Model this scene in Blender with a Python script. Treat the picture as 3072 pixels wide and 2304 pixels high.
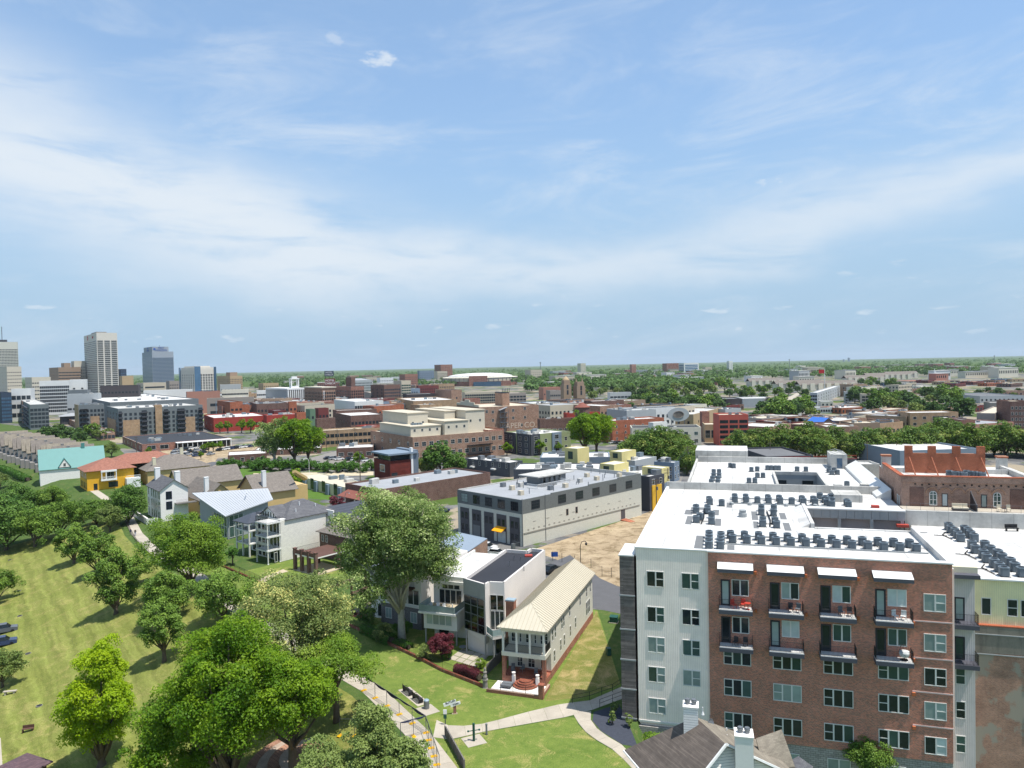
import bpy, math, random
import numpy as np
from mathutils import Vector
sc = bpy.context.scene
for o in list(bpy.data.objects): bpy.data.objects.remove(o)
R = math.radians
# ---------------------------------------------------------------- camera (an aerial view from 41 m up)
F, PW, PH, CZ = 2205.0, 3072, 2304, 41.0
ROLL = math.atan(0.0215); PITCH = math.atan((1152-1096)*math.cos(ROLL)/F)
cam = bpy.data.cameras.new('camera'); cam.sensor_width = 36; cam.lens = 36*F/PW
cam.clip_start = 1; cam.clip_end = 60000
co = bpy.data.objects.new('camera', cam); sc.collection.objects.link(co)
co.location = (0, 0, CZ); co.rotation_mode = 'XYZ'
from mathutils import Matrix
co.rotation_euler = (Matrix.Rotation(math.pi/2-PITCH, 3, 'X') @ Matrix.Rotation(-ROLL, 3, 'Z')).to_euler()
sc.camera = co
# ---------------------------------------------------------------- sun, sky, exposure
SUN = Vector((0.32, -0.165, 1.0)).normalized()
sl = bpy.data.lights.new('sun', 'SUN'); sl.energy = 4.2; sl.angle = R(0.55); sl.color = (1.0, 0.955, 0.89)
so = bpy.data.objects.new('sun', sl); sc.collection.objects.link(so)
so.rotation_euler = SUN.to_track_quat('Z', 'Y').to_euler(); so.location = (60, -40, 200)
sc.view_settings.view_transform = 'Standard'; sc.view_settings.look = 'None'
sc.view_settings.exposure = 0.54; sc.view_settings.gamma = 1.0; sc.view_settings.use_curve_mapping = False
try:
    sc.cycles.use_denoising = True; sc.cycles.max_bounces = 6; sc.cycles.diffuse_bounces = 3
    sc.cycles.transparent_max_bounces = 6; sc.cycles.volume_bounces = 0; sc.cycles.volume_step_rate = 4
    sc.cycles.sample_clamp_indirect = 6
except Exception: pass
world = bpy.data.worlds.new('World'); sc.world = world; world.use_nodes = True
def build_sky():
    nt = world.node_tree; N = nt.nodes; L = nt.links; N.clear()
    out = N.new('ShaderNodeOutputWorld'); bg = N.new('ShaderNodeBackground'); bg.inputs[1].default_value = 0.14
    L.new(bg.outputs[0], out.inputs[0])
    sky = N.new('ShaderNodeTexSky'); sky.sky_type = 'NISHITA'; sky.sun_disc = False
    sky.sun_elevation = math.asin(SUN.z); sky.sun_rotation = math.atan2(SUN.x, SUN.y)
    sky.altitude = 100; sky.air_density = 1.0; sky.dust_density = 0.6; sky.ozone_density = 2.0
    tc = N.new('ShaderNodeTexCoord'); sep = N.new('ShaderNodeSeparateXYZ'); L.new(tc.outputs['Generated'], sep.inputs[0])
    def m(op, a, b=None, c=None, clamp=False):
        n = N.new('ShaderNodeMath'); n.operation = op; n.use_clamp = clamp
        for i, v in enumerate((a, b, c)):
            if v is None: continue
            if isinstance(v, (int, float)): n.inputs[i].default_value = v
            else: L.new(v, n.inputs[i])
        return n.outputs[0]
    X, Y, Z = sep.outputs
    az = m('ARCTAN2', X, Y); el = m('ARCSINE', Z)
    def comb(a, b, c=0.0):
        n = N.new('ShaderNodeCombineXYZ')
        for i, v in enumerate((a, b, c)):
            if isinstance(v, (int, float)): n.inputs[i].default_value = v
            else: L.new(v, n.inputs[i])
        return n.outputs[0]
    def noise(vec, scale, detail=6, rough=0.55, dist=0.0):
        n = N.new('ShaderNodeTexNoise'); n.inputs['Scale'].default_value = scale; n.inputs['Detail'].default_value = detail
        n.inputs['Roughness'].default_value = rough; n.inputs['Distortion'].default_value = dist; L.new(vec, n.inputs['Vector']); return n.outputs['Fac']
    def ramp(v, a, b):
        n = N.new('ShaderNodeMapRange'); n.interpolation_type = 'SMOOTHSTEP'; L.new(v, n.inputs[0])
        n.inputs[1].default_value = a; n.inputs[2].default_value = b; return n.outputs[0]
    # wide sheet of cirrus sweeping across the sky
    wob = m('MULTIPLY', m('SUBTRACT', noise(comb(az, m('MULTIPLY', el, 2.0)), 3.2, 5), 0.5), 0.16)
    azs = m('SUBTRACT', az, 0.05)
    el0 = m('ADD', m('MULTIPLY', m('MULTIPLY', azs, azs), 0.30), 0.128)
    dd = m('SUBTRACT', m('ADD', el, wob), el0)
    wid = m('ADD', 0.040, m('MULTIPLY', ramp(az, 0.1, -0.6), 0.045))
    q = m('DIVIDE', dd, wid)
    band = m('EXPONENT', m('MULTIPLY', m('MULTIPLY', q, q), -1.0))
    st = noise(comb(m('ADD', az, m('MULTIPLY', el, 0.9)), m('MULTIPLY', el, 5.0)), 5.5, 8, 0.62, 0.35)
    band = m('MULTIPLY', band, ramp(st, 0.16, 0.56))
    band = m('MULTIPLY', band, m('ADD', 0.66, m('MULTIPLY', ramp(az, 0.15, -0.35), 0.26)))
    # thin high veil everywhere
    veil = ramp(noise(comb(m('ADD', az, m('MULTIPLY', el, -1.2)), m('MULTIPLY', el, 3.2), 4.0), 4.2, 9, 0.66, 0.5), 0.42, 0.80)
    veil = m('MULTIPLY', veil, m('ADD', 0.30, m('MULTIPLY', ramp(m('ABSOLUTE', m('SUBTRACT', el, 0.24)), 0.28, 0.0), 0.25)))
    haze = m('ADD', 0.42, m('MULTIPLY', ramp(el, 0.42, 0.01), 0.55))
    # small fair-weather puffs near the horizon
    pv = comb(m('MULTIPLY', az, 1.0), m('MULTIPLY', el, 3.4), 9.0)
    puff = ramp(noise(pv, 24.0, 5, 0.5), 0.60, 0.74)
    puff = m('MULTIPLY', puff, m('MULTIPLY', ramp(el, 0.012, 0.04), ramp(el, 0.17, 0.07)))
    puff = m('MULTIPLY', puff, 0.5)
    # one or two isolated puffs higher up
    def blob(a0, e0, wa, we, amt):
        qa = m('DIVIDE', m('SUBTRACT', az, a0), wa); qe = m('DIVIDE', m('SUBTRACT', el, e0), we)
        r2 = m('ADD', m('MULTIPLY', qa, qa), m('MULTIPLY', qe, qe))
        n = noise(comb(m('MULTIPLY', az, 1.0), m('MULTIPLY', el, 2.0), a0*7), 40, 6, 0.6)
        return m('MULTIPLY', ramp(m('SUBTRACT', m('MULTIPLY', n, 1.7), m('MULTIPLY', r2, 0.55)), 0.45, 1.0), amt)
    bl = blob(-0.168, 0.390, 0.040, 0.012, 0.75)
    bl = m('MAXIMUM', bl, blob(0.338, 0.222, 0.030, 0.008, 0.8))
    bl = m('MAXIMUM', bl, blob(-0.226, 0.410, 0.018, 0.012, 0.4))
    bl = m('MAXIMUM', bl, blob(0.385, 0.175, 0.030, 0.006, 0.45))
    f = m('MAXIMUM', m('MAXIMUM', band, veil), m('MAXIMUM', puff, bl))
    f = m('MULTIPLY', f, ramp(el, -0.02, 0.015), clamp=True)
    mix = N.new('ShaderNodeMix'); mix.data_type = 'RGBA'
    L.new(f, mix.inputs['Factor'])
    tint = N.new('ShaderNodeMix'); tint.data_type = 'RGBA'; tint.blend_type = 'MULTIPLY'; tint.inputs['Factor'].default_value = 1
    L.new(sky.outputs[0], tint.inputs[6]); tint.inputs[7].default_value = (0.82, 0.95, 1.06, 1)
    low = N.new('ShaderNodeMix'); low.data_type = 'RGBA'; L.new(haze, low.inputs['Factor']); L.new(tint.outputs[2], low.inputs[6]); low.inputs[7].default_value = (2.0, 2.86, 3.75, 1)
    L.new(low.outputs[2], mix.inputs[6]); mix.inputs[7].default_value = (3.9, 4.25, 4.6, 1)
    L.new(mix.outputs[2], bg.inputs[0])
build_sky()

# ---------------------------------------------------------------- from a pixel of the photograph to a place
def ray(px, py):
    u = (px-PW/2)/F; v = (PH/2-py)/F; c, s = math.cos(ROLL), math.sin(ROLL)
    x = c*u+s*v; y = -s*u+c*v; cp, sp = math.cos(PITCH), math.sin(PITCH)
    return (x, cp+sp*y, -sp+cp*y)
def G(px, py, z=0.0):                       # where the line of sight meets the level z
    d = ray(px, py); t = (z-CZ)/d[2]; return Vector((d[0]*t, d[1]*t, z))
def DY(px, py, Y):                          # where it meets the distance Y
    d = ray(px, py); t = Y/d[1]; return Vector((d[0]*t, Y, CZ+d[2]*t))
# ---------------------------------------------------------------- terrain
BLUFF = np.array([(-1, 30), (-6, 62), (-8.6, 72), (-12.5, 80), (-20, 92), (-34, 107), (-52, 128), (-66, 147), (-79, 160),
                  (-98, 186), (-116, 215), (-150, 258), (-190, 300), (-250, 350), (-420, 470)], float)
def bluff_d(x, y):                          # metres beyond the bluff edge, to the left of it
    P = np.stack([np.asarray(x, float), np.asarray(y, float)], -1); best = np.full(P.shape[:-1], 1e9); sg = np.zeros(P.shape[:-1])
    for a, b in zip(BLUFF[:-1], BLUFF[1:]):
        ab = b-a; t = np.clip(((P-a)@ab)/(ab@ab), 0, 1); q = a+t[..., None]*ab; dv = P-q; d = np.hypot(dv[..., 0], dv[..., 1])
        s = ab[0]*dv[..., 1]-ab[1]*dv[..., 0]; c = d < best-1e-9; best = np.where(c, d, best); sg = np.where(c, s, sg)
    return np.where(sg > 0, best, -best)
def sm(a, b, v):
    t = np.clip((np.asarray(v, float)-a)/(b-a), 0, 1); return t*t*(3-2*t)
def hz(x, y):
    d = bluff_d(x, y); fall = 15.0*(1-np.exp(-np.clip(d-1.5, 0, None)*0.36/15.0))*sm(620, 380, y)
    dip = 8.0*sm(12.5, 18, x)*sm(84.6, 82.4, np.asarray(y)+0.3027*(np.asarray(x)-13.68)-5.5*sm(43, 46, x))*sm(120, 60, x)
    return -fall-dip
def T(px, py):                              # where the line of sight meets the ground
    d = ray(px, py); z = 0.0
    for _ in range(60):
        t = (z-CZ)/d[2]; z2 = float(hz(d[0]*t, d[1]*t)); 
        if abs(z2-z) < 1e-3: break
        z = z+(z2-z)*0.5
    t = (z-CZ)/d[2]; return Vector((d[0]*t, d[1]*t, z))

# ---------------------------------------------------------------- helpers
COL = sc.collection
def link(o, parent=None):
    COL.objects.link(o)
    if parent is not None: o.parent = parent
    return o
def tag(o, label=None, cat=None, group=None, kind=None):
    if label: o['label'] = label
    if cat: o['category'] = cat
    if group: o['group'] = group
    if kind: o['kind'] = kind
    return o
def thing(name, label, cat, loc=(0, 0, 0), rz=0.0, group=None):
    o = bpy.data.objects.new(name, None); o.empty_display_size = 0.5; COL.objects.link(o)
    o.location = loc; o.rotation_euler = (0, 0, rz); return tag(o, label, cat, group)
def inst(name, me, parent=None, loc=(0, 0, 0), rz=0.0, sca=None):
    o = bpy.data.objects.new(name, me); o.location = loc; o.rotation_euler = (0, 0, rz)
    if sca: o.scale = sca
    return link(o, parent)
def copy_tree(o, parent=None):
    c = o.copy(); COL.objects.link(c); c.parent = parent
    for ch in list(o.children): copy_tree(ch, c)
    return c
class MB:                                   # gathers faces, then links them as ONE mesh
    def __init__(s): s.v = []; s.f = []; s.m = []
    def face(s, pts, m=0):
        n = len(s.v); s.v += [tuple(p) for p in pts]; s.f.append(tuple(range(n, n+len(pts)))); s.m.append(m); return s
    def box(s, x0, x1, y0, y1, z0, z1, m=0, mt=None):
        n = len(s.v); s.v += [(x0,y0,z0),(x1,y0,z0),(x1,y1,z0),(x0,y1,z0),(x0,y0,z1),(x1,y0,z1),(x1,y1,z1),(x0,y1,z1)]
        s.f += [(n,n+3,n+2,n+1),(n+4,n+5,n+6,n+7),(n,n+1,n+5,n+4),(n+1,n+2,n+6,n+5),(n+2,n+3,n+7,n+6),(n+3,n,n+4,n+7)]
        s.m += [m, m if mt is None else mt, m, m, m, m]; return s
    def prism(s, poly, z0, z1, m=0, mt=None, bottom=True):      # z0, z1 numbers or lists
        k = len(poly); n = len(s.v); Z0 = z0 if hasattr(z0, '__len__') else [z0]*k; Z1 = z1 if hasattr(z1, '__len__') else [z1]*k
        s.v += [(p[0], p[1], a) for p, a in zip(poly, Z0)]+[(p[0], p[1], a) for p, a in zip(poly, Z1)]
        for i in range(k):
            j = (i+1) % k; s.f.append((n+i, n+j, n+k+j, n+k+i)); s.m.append(m)
        s.f.append(tuple(range(n+k, n+2*k))); s.m.append(m if mt is None else mt)
        if bottom: s.f.append(tuple(range(n+k-1, n-1, -1))); s.m.append(m)
        return s
    def tube(s, pts, rad, k=6, m=0, cap=True):
        pts = [Vector(p) for p in pts]; rad = rad if hasattr(rad, '__len__') else [rad]*len(pts); n0 = len(s.v); up = Vector((0.31, 0.2, 0.93))
        for i, p in enumerate(pts):
            d = (pts[min(i+1, len(pts)-1)]-pts[max(i-1, 0)]).normalized()
            if abs(d.dot(up)) > 0.98: up = Vector((1, 0, 0))
            a = d.cross(up).normalized(); b = d.cross(a)
            for j in range(k):
                t = 2*math.pi*(j+0.5)/k; q = p+(a*math.cos(t)+b*math.sin(t))*rad[i]; s.v.append((q.x, q.y, q.z))
        for i in range(len(pts)-1):
            for j in range(k):
                a = n0+i*k+j; b = n0+i*k+(j+1) % k; s.f.append((a, a+k, b+k, b)); s.m.append(m)
        if cap:
            s.f.append(tuple(n0+j for j in range(k))); s.m.append(m); s.f.append(tuple(n0+(len(pts)-1)*k+j for j in range(k-1, -1, -1))); s.m.append(m)
        return s
    def lathe(s, cx, cy, prof, k=12, m=0):                      # prof: (radius, z)
        n0 = len(s.v)
        for r, z in prof:
            for j in range(k):
                t = 2*math.pi*j/k; s.v.append((cx+r*math.cos(t), cy+r*math.sin(t), z))
        for i in range(len(prof)-1):
            for j in range(k):
                a = n0+i*k+j; b = n0+i*k+(j+1) % k; s.f.append((a, b, b+k, a+k)); s.m.append(m)
        s.f.append(tuple(n0+(len(prof)-1)*k+j for j in range(k))); s.m.append(m)
        s.f.append(tuple(n0+j for j in range(k-1, -1, -1))); s.m.append(m); return s
    def mesh(s, name, mats, smooth=False):
        me = bpy.data.meshes.new(name); me.from_pydata(s.v, [], s.f)
        if not isinstance(mats, (list, tuple)): mats = [mats]
        for q in mats: me.materials.append(q)
        if len(mats) > 1: me.polygons.foreach_set('material_index', np.array(s.m, dtype=np.int32))
        if smooth: me.polygons.foreach_set('use_smooth', np.ones(len(s.f), dtype=bool))
        me.update(); return me
    def build(s, name, mats, parent=None, smooth=False): return inst(name, s.mesh(name, mats, smooth), parent)
class Fr:                                   # a plan frame: origin and angle
    def __init__(s, o, a): s.o = Vector((o[0], o[1])); s.a = a; s.c = math.cos(a); s.s = math.sin(a)
    def L(s, p): x, y = p[0]-s.o.x, p[1]-s.o.y; return (s.c*x+s.s*y, -s.s*x+s.c*y)
    def W(s, u, v, z=0.0): return Vector((s.o.x+s.c*u-s.s*v, s.o.y+s.s*u+s.c*v, z))
RNG = random.Random(11)
_U = 'first second third fourth fifth sixth seventh eighth ninth tenth eleventh twelfth thirteenth fourteenth fifteenth sixteenth seventeenth eighteenth nineteenth'.split()
def ordw(i):                                # ordinal word, from 0
    if i < 19: return _U[i]
    t, u = divmod(i+1, 10); return ('twentieth', 'thirtieth', 'fortieth')[t-2] if u == 0 else ('twenty', 'thirty', 'forty')[t-2]+'-'+_U[u-1]

# ---------------------------------------------------------------- materials
def lin(c): return tuple(((v/255)/12.92 if v/255 <= 0.04045 else ((v/255+0.055)/1.055)**2.4) for v in c)
MATS = {}
class NG:
    def __init__(s, name, rough=0.85, spec=0.3):
        s.mat = bpy.data.materials.new(name); s.mat.use_nodes = True; s.nt = s.mat.node_tree; s.N = s.nt.nodes; s.Lk = s.nt.links
        s.b = s.N['Principled BSDF']; s.b.inputs['Roughness'].default_value = rough
        s.b.inputs['Specular IOR Level'].default_value = spec; s.tc = s.N.new('ShaderNodeTexCoord')
        s.pos = s.tc.outputs['Object']
    def world(s): g = s.N.new('ShaderNodeNewGeometry'); s.pos = g.outputs['Position']; return s
    def lk(s, a, b): s.Lk.new(a, b)
    def val(s, v, sock):
        if isinstance(v, (int, float)): sock.default_value = v
        elif isinstance(v, tuple): sock.default_value = (*v, 1) if len(v) == 3 and sock.type == 'RGBA' else v
        else: s.lk(v, sock)
    def m(s, op, a, b=0.0, clamp=False):
        n = s.N.new('ShaderNodeMath'); n.operation = op; n.use_clamp = clamp; s.val(a, n.inputs[0]); s.val(b, n.inputs[1]); return n.outputs[0]
    def noise(s, scale, detail=4, rough=0.55, vec=None, dist=0.0, stretch=None):
        n = s.N.new('ShaderNodeTexNoise'); n.inputs['Scale'].default_value = scale; n.inputs['Detail'].default_value = detail
        n.inputs['Roughness'].default_value = rough; n.inputs['Distortion'].default_value = dist; v = vec or s.pos
        if stretch:
            mp = s.N.new('ShaderNodeMapping'); mp.inputs['Scale'].default_value = stretch; s.lk(v, mp.inputs[0]); v = mp.outputs[0]
        s.lk(v, n.inputs['Vector']); return n.outputs['Fac']
    def mr(s, v, a, b, c=0.0, d=1.0):
        n = s.N.new('ShaderNodeMapRange'); s.val(v, n.inputs[0])
        for i, q in enumerate((a, b, c, d)): n.inputs[i+1].default_value = q
        return n.outputs[0]
    def mix(s, f, a, b, mode='MIX'):
        n = s.N.new('ShaderNodeMix'); n.data_type = 'RGBA'; n.blend_type = mode; s.val(f, n.inputs['Factor']); s.val(a, n.inputs[6]); s.val(b, n.inputs[7]); return n.outputs[2]
    def xyz(s):
        n = s.N.new('ShaderNodeSeparateXYZ'); s.lk(s.pos, n.inputs[0]); return n.outputs
    def comb(s, a, b, c=0.0):
        n = s.N.new('ShaderNodeCombineXYZ')
        for i, q in enumerate((a, b, c)): s.val(q, n.inputs[i])
        return n.outputs[0]
    def col(s, c): s.val(c, s.b.inputs['Base Color']); return s
    def bump(s, h, st=0.3, dist=0.02):
        n = s.N.new('ShaderNodeBump'); n.inputs['Strength'].default_value = st; n.inputs['Distance'].default_value = dist
        s.val(h, n.inputs['Height']); s.lk(n.outputs[0], s.b.inputs['Normal']); return s
def sc3(c, k): return tuple(min(1, v*k) for v in c)
def plain(key, c, rough=0.8, var=0.16, scale=0.7, spec=0.3, stain=0.0, metal=0.0):
    if key in MATS: return MATS[key]
    g = NG(key, rough, spec); c = lin(c)
    f = g.m('ADD', g.m('MULTIPLY', g.noise(scale, 5, 0.6), 0.6), g.m('MULTIPLY', g.noise(scale*9, 3), 0.4))
    cc = g.mix(g.mr(f, 0.3, 0.7), sc3(c, 1-var), sc3(c, 1+var*0.7))
    if stain > 0:
        s = g.mr(g.noise(0.8, 5, 0.65, stretch=(1.3, 1.3, 0.18)), 0.52, 0.75); cc = g.mix(g.m('MULTIPLY', s, stain), cc, sc3(c, 0.45))
    g.b.inputs['Metallic'].default_value = metal
    g.col(cc); MATS[key] = g.mat; return g.mat
def brick(key, c1, c2, mortar, bw=0.24, bh=0.085, var=0.3, ms=0.012, rough=0.9, patch=None):
    if key in MATS: return MATS[key]
    g = NG(key, rough, 0.2); x, y, z = g.xyz(); v = g.comb(g.m('ADD', x, y), z)
    t = g.N.new('ShaderNodeTexBrick'); g.lk(v, t.inputs['Vector']); t.inputs['Scale'].default_value = 1.0
    t.inputs['Brick Width'].default_value = bw; t.inputs['Row Height'].default_value = bh; t.inputs['Mortar Size'].default_value = ms
    t.inputs['Color1'].default_value = (*lin(c1), 1); t.inputs['Color2'].default_value = (*lin(c2), 1); t.inputs['Mortar'].default_value = (*lin(mortar), 1)
    t.inputs['Bias'].default_value = -0.1
    f = g.mr(g.noise(0.45, 6, 0.65), 0.3, 0.7, 1-var, 1+var*0.6)
    cc = g.mix(1.0, t.outputs['Color'], g.comb(f, f, f), 'MULTIPLY')
    fine = g.mr(g.noise(14, 2), 0.3, 0.7, 0.8, 1.2); cc = g.mix(1.0, cc, g.comb(fine, fine, fine), 'MULTIPLY')
    if patch:
        s = g.mr(g.noise(0.30, 6, 0.6, stretch=(1, 1, 0.8)), 0.545, 0.585); cc = g.mix(s, cc, lin(patch))
    g.col(cc); g.bump(t.outputs['Fac'], 0.25, -0.01); MATS[key] = g.mat; return g.mat
def ribbed(key, c, pitch=0.2, rough=0.55, axis='h', depth=0.03, var=0.08, metal=0.0, diag=False):
    if key in MATS: return MATS[key]
    g = NG(key, rough, 0.4); x, y, z = g.xyz(); a = g.m('ADD', x, y) if axis == 'h' else z
    if axis == 'x': a = x
    if axis == 'y': a = y
    w = g.m('SINE', g.m('MULTIPLY', a, 2*math.pi/pitch)); c = lin(c)
    f = g.mr(g.noise(0.6, 5, 0.6), 0.3, 0.7, 1-var, 1+var)
    groove = g.mr(w, -1, -0.6, 0.86, 1.0); cc = g.mix(1.0, tuple(c), g.comb(g.m('MULTIPLY', f, groove), g.m('MULTIPLY', f, groove), g.m('MULTIPLY', f, groove)), 'MULTIPLY')
    g.b.inputs['Metallic'].default_value = metal; g.col(cc); g.bump(w, 0.5, depth); MATS[key] = g.mat; return g.mat
def boards(key, c1, c2, h=0.16, length=2.4, mortar=(40, 38, 38), vertical=False, rough=0.7, var=0.2, planar=False):
    if key in MATS: return MATS[key]
    g = NG(key, rough, 0.3); x, y, z = g.xyz(); a = g.m('ADD', x, y); v = g.comb(z, a) if vertical else g.comb(a, z)
    if planar: v = g.comb(x, y)
    t = g.N.new('ShaderNodeTexBrick'); g.lk(v, t.inputs['Vector']); t.inputs['Scale'].default_value = 1.0
    t.inputs['Brick Width'].default_value = length; t.inputs['Row Height'].default_value = h; t.inputs['Mortar Size'].default_value = h*0.07
    t.inputs['Color1'].default_value = (*lin(c1), 1); t.inputs['Color2'].default_value = (*lin(c2), 1); t.inputs['Mortar'].default_value = (*lin(mortar), 1)
    f = g.mr(g.noise(1.6, 5, 0.6), 0.3, 0.7, 1-var, 1+var*0.6); g.col(g.mix(1.0, t.outputs['Color'], g.comb(f, f, f), 'MULTIPLY'))
    g.bump(t.outputs['Fac'], 0.3, -0.01); MATS[key] = g.mat; return g.mat
def glassm(key, c, rough=0.06, spec=0.5, var=0.35):
    if key in MATS: return MATS[key]
    g = NG(key, rough, spec); c = lin(c); oi = g.N.new('ShaderNodeObjectInfo')
    f = g.mr(oi.outputs['Random'], 0, 1, 1-var, 1+var); f2 = g.mr(g.noise(0.5, 3), 0.3, 0.7, 0.8, 1.2); f = g.m('MULTIPLY', f, f2)
    g.col(g.mix(1.0, tuple(c), g.comb(f, f, f), 'MULTIPLY')); MATS[key] = g.mat; return g.mat
def leafm(key, c1, c2, c3=None, trans=0.25):
    if key in MATS: return MATS[key]
    g = NG(key, 0.55, 0.25); at = g.N.new('ShaderNodeAttribute'); at.attribute_name = 'tint'; oi = g.N.new('ShaderNodeObjectInfo')
    f = g.m('ADD', g.m('MULTIPLY', at.outputs['Fac'], 0.75), g.m('MULTIPLY', oi.outputs['Random'], 0.25)); cc = g.mix(f, lin(c1), lin(c2))
    if c3: cc = g.mix(g.mr(at.outputs['Fac'], 0.80, 0.95), cc, lin(c3))
    g.col(cc)
    tr = g.N.new('ShaderNodeBsdfTranslucent'); g.lk(cc, tr.inputs[0]); ad = g.N.new('ShaderNodeMixShader'); ad.inputs[0].default_value = trans
    g.lk(g.b.outputs[0], ad.inputs[1]); g.lk(tr.outputs[0], ad.inputs[2]); g.lk(ad.outputs[0], g.N['Material Output'].inputs[0])
    MATS[key] = g.mat; return g.mat
def M(key): return MATS[key]
# ---------------------------------------------------------------- shared surfaces
plain('white_paint', (225, 225, 222), 0.6, 0.05); plain('white_trim', (215, 214, 208), 0.6, 0.05); plain('cream', (205, 198, 172), 0.7, 0.06)
def membrane(key, c):                       # welded roof sheets with seams, ponding marks and dirt
    g = NG(key, 0.75, 0.2); x, y, z = g.xyz(); t = g.N.new('ShaderNodeTexBrick'); g.lk(g.comb(y, x), t.inputs['Vector']); t.inputs['Scale'].default_value = 1; c = lin(c)
    for k, v in (('Brick Width', 14.0), ('Row Height', 2.6), ('Mortar Size', 0.05)): t.inputs[k].default_value = v
    t.inputs['Color1'].default_value = (*c, 1); t.inputs['Color2'].default_value = (*sc3(c, 0.95), 1); t.inputs['Mortar'].default_value = (*sc3(c, 0.74), 1)
    f = g.mr(g.noise(0.22, 7, 0.68), 0.42, 0.72, 1.0, 0.62); f2 = g.mr(g.noise(1.3, 6, 0.7), 0.35, 0.7, 1.03, 0.86); f = g.m('MULTIPLY', f, f2)
    g.col(g.mix(1.0, t.outputs['Color'], g.comb(f, f, g.m('MULTIPLY', f, 0.99)), 'MULTIPLY')); MATS[key] = g.mat
membrane('roof_white', (212, 210, 206)); membrane('roof_white2', (194, 192, 186)); plain('roof_grey', (150, 152, 154), 0.8, 0.14, 0.25)
plain('roof_tan', (190, 180, 160), 0.8, 0.10, 0.25); plain('roof_dark', (52, 54, 58), 0.8, 0.20, 0.3); plain('roof_mid', (105, 105, 106), 0.85, 0.18, 0.3)
plain('iron', (34, 34, 36), 0.5, 0.1); plain('steel', (120, 124, 128), 0.45, 0.1, metal=0.4); plain('dark_trim', (58, 56, 60), 0.6, 0.1)
plain('asphalt', (92, 92, 94), 0.9, 0.16, 0.5); plain('wood_pole', (105, 92, 78), 0.9, 0.2, 1.5); plain('wood_grey', (112, 108, 104), 0.9, 0.25, 1.5)
glassm('glass', (38, 46, 50)); glassm('glass_blue', (70, 98, 122)); glassm('glass_green', (62, 84, 80)); glassm('blind', (146, 160, 155), 0.25, 0.5, 0.18)
glassm('blind_white', (190, 200, 198), 0.3, 0.5, 0.1); glassm('glass_far', (48, 54, 60), 0.25, 0.4)
plain('bark', (92, 82, 70), 0.95, 0.35, 2.5); plain('bark_pale', (170, 166, 152), 0.9, 0.35, 2.2)
brick('brick_red', (148, 84, 66), (116, 66, 54), (170, 150, 136)); brick('brick_dark', (112, 76, 66), (88, 62, 56), (134, 118, 108))
brick('brick_tan', (170, 136, 100), (152, 118, 86), (170, 156, 138)); brick('brick_brown', (156, 116, 94), (128, 94, 76), (170, 152, 136))
brick('brick_orange', (166, 90, 62), (146, 78, 54), (170, 126, 102), patch=None)
plain('red_paint', (158, 62, 52), 0.7, 0.12, 0.5, stain=0.2); plain('salmon', (176, 88, 76), 0.75, 0.10, 0.5, stain=0.25)
def concrete(key, c, var=0.14):
    g = NG(key, 0.9, 0.2).world(); c = lin(c)
    f = g.mr(g.noise(0.5, 6, 0.65), 0.3, 0.7, 1-var, 1+var*0.7); f2 = g.mr(g.noise(9, 3), 0.3, 0.7, 0.92, 1.08); f = g.m('MULTIPLY', f, f2)
    oi = g.N.new('ShaderNodeObjectInfo'); f = g.m('MULTIPLY', f, g.mr(oi.outputs['Random'], 0, 1, 0.93, 1.05))
    g.col(g.mix(1.0, tuple(c), g.comb(f, f, f), 'MULTIPLY')); MATS[key] = g.mat
concrete('concrete', (172, 163, 148)); concrete('concrete_dark', (128, 124, 118)); concrete('concrete_tan', (186, 172, 146))
def grass_mat(key, c1, c2, dry, dryamt, stripes=False, blades=60):
    g = NG(key, 0.95, 0.1).world(); n1 = g.noise(0.16, 6, 0.62); n2 = g.noise(1.1, 5, 0.65); n3 = g.noise(blades/8, 3, 0.7)
    f = g.m('ADD', g.m('MULTIPLY', n1, 0.5), g.m('MULTIPLY', n2, 0.5)); cc = g.mix(g.mr(f, 0.36, 0.64), lin(c1), lin(c2))
    d = g.mr(g.m('ADD', g.m('MULTIPLY', g.noise(0.33, 6, 0.7, dist=0.6), 0.7), g.m('MULTIPLY', n3, 0.3)), 0.56-dryamt*0.2, 0.68-dryamt*0.1); cc = g.mix(g.m('MULTIPLY', d, 0.85), cc, lin(dry))
    if stripes:
        x, y, z = g.xyz(); a = g.m('ADD', g.m('MULTIPLY', x, 0.80), g.m('MULTIPLY', y, 0.60)); a = g.m('ADD', a, g.m('MULTIPLY', n1, 3.0))
        w = g.mr(g.m('SINE', g.m('MULTIPLY', a, 2.3)), -1, 1, 0.90, 1.10); cc = g.mix(1.0, cc, g.comb(w, w, w), 'MULTIPLY')
        ln = g.mr(g.noise(1.0, 4, 0.7, vec=g.comb(g.m('MULTIPLY', a, 1.3), g.m('MULTIPLY', y, 0.06))), 0.35, 0.65, 0.82, 1.22); cc = g.mix(1.0, cc, g.comb(ln, ln, ln), 'MULTIPLY')
    fine = g.mr(n3, 0.3, 0.7, 0.78, 1.25); cc = g.mix(1.0, cc, g.comb(fine, fine, fine), 'MULTIPLY')
    g.col(cc); g.bump(n3, 0.6, 0.05); MATS[key] = g.mat
grass_mat('grass_bluff', (102, 110, 50), (122, 126, 66), (146, 136, 84), 0.25, True)
grass_mat('grass_park', (86, 106, 46), (112, 126, 60), (160, 146, 94), 0.16)
grass_mat('grass_lush', (72, 98, 42), (84, 114, 46), (120, 124, 66), 0.0)
grass_mat('grass_worn', (96, 106, 50), (118, 114, 62), (166, 146, 104), 0.45)
grass_mat('grass_far', (58, 84, 38), (84, 100, 52), (120, 112, 76), 0.1)
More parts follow.
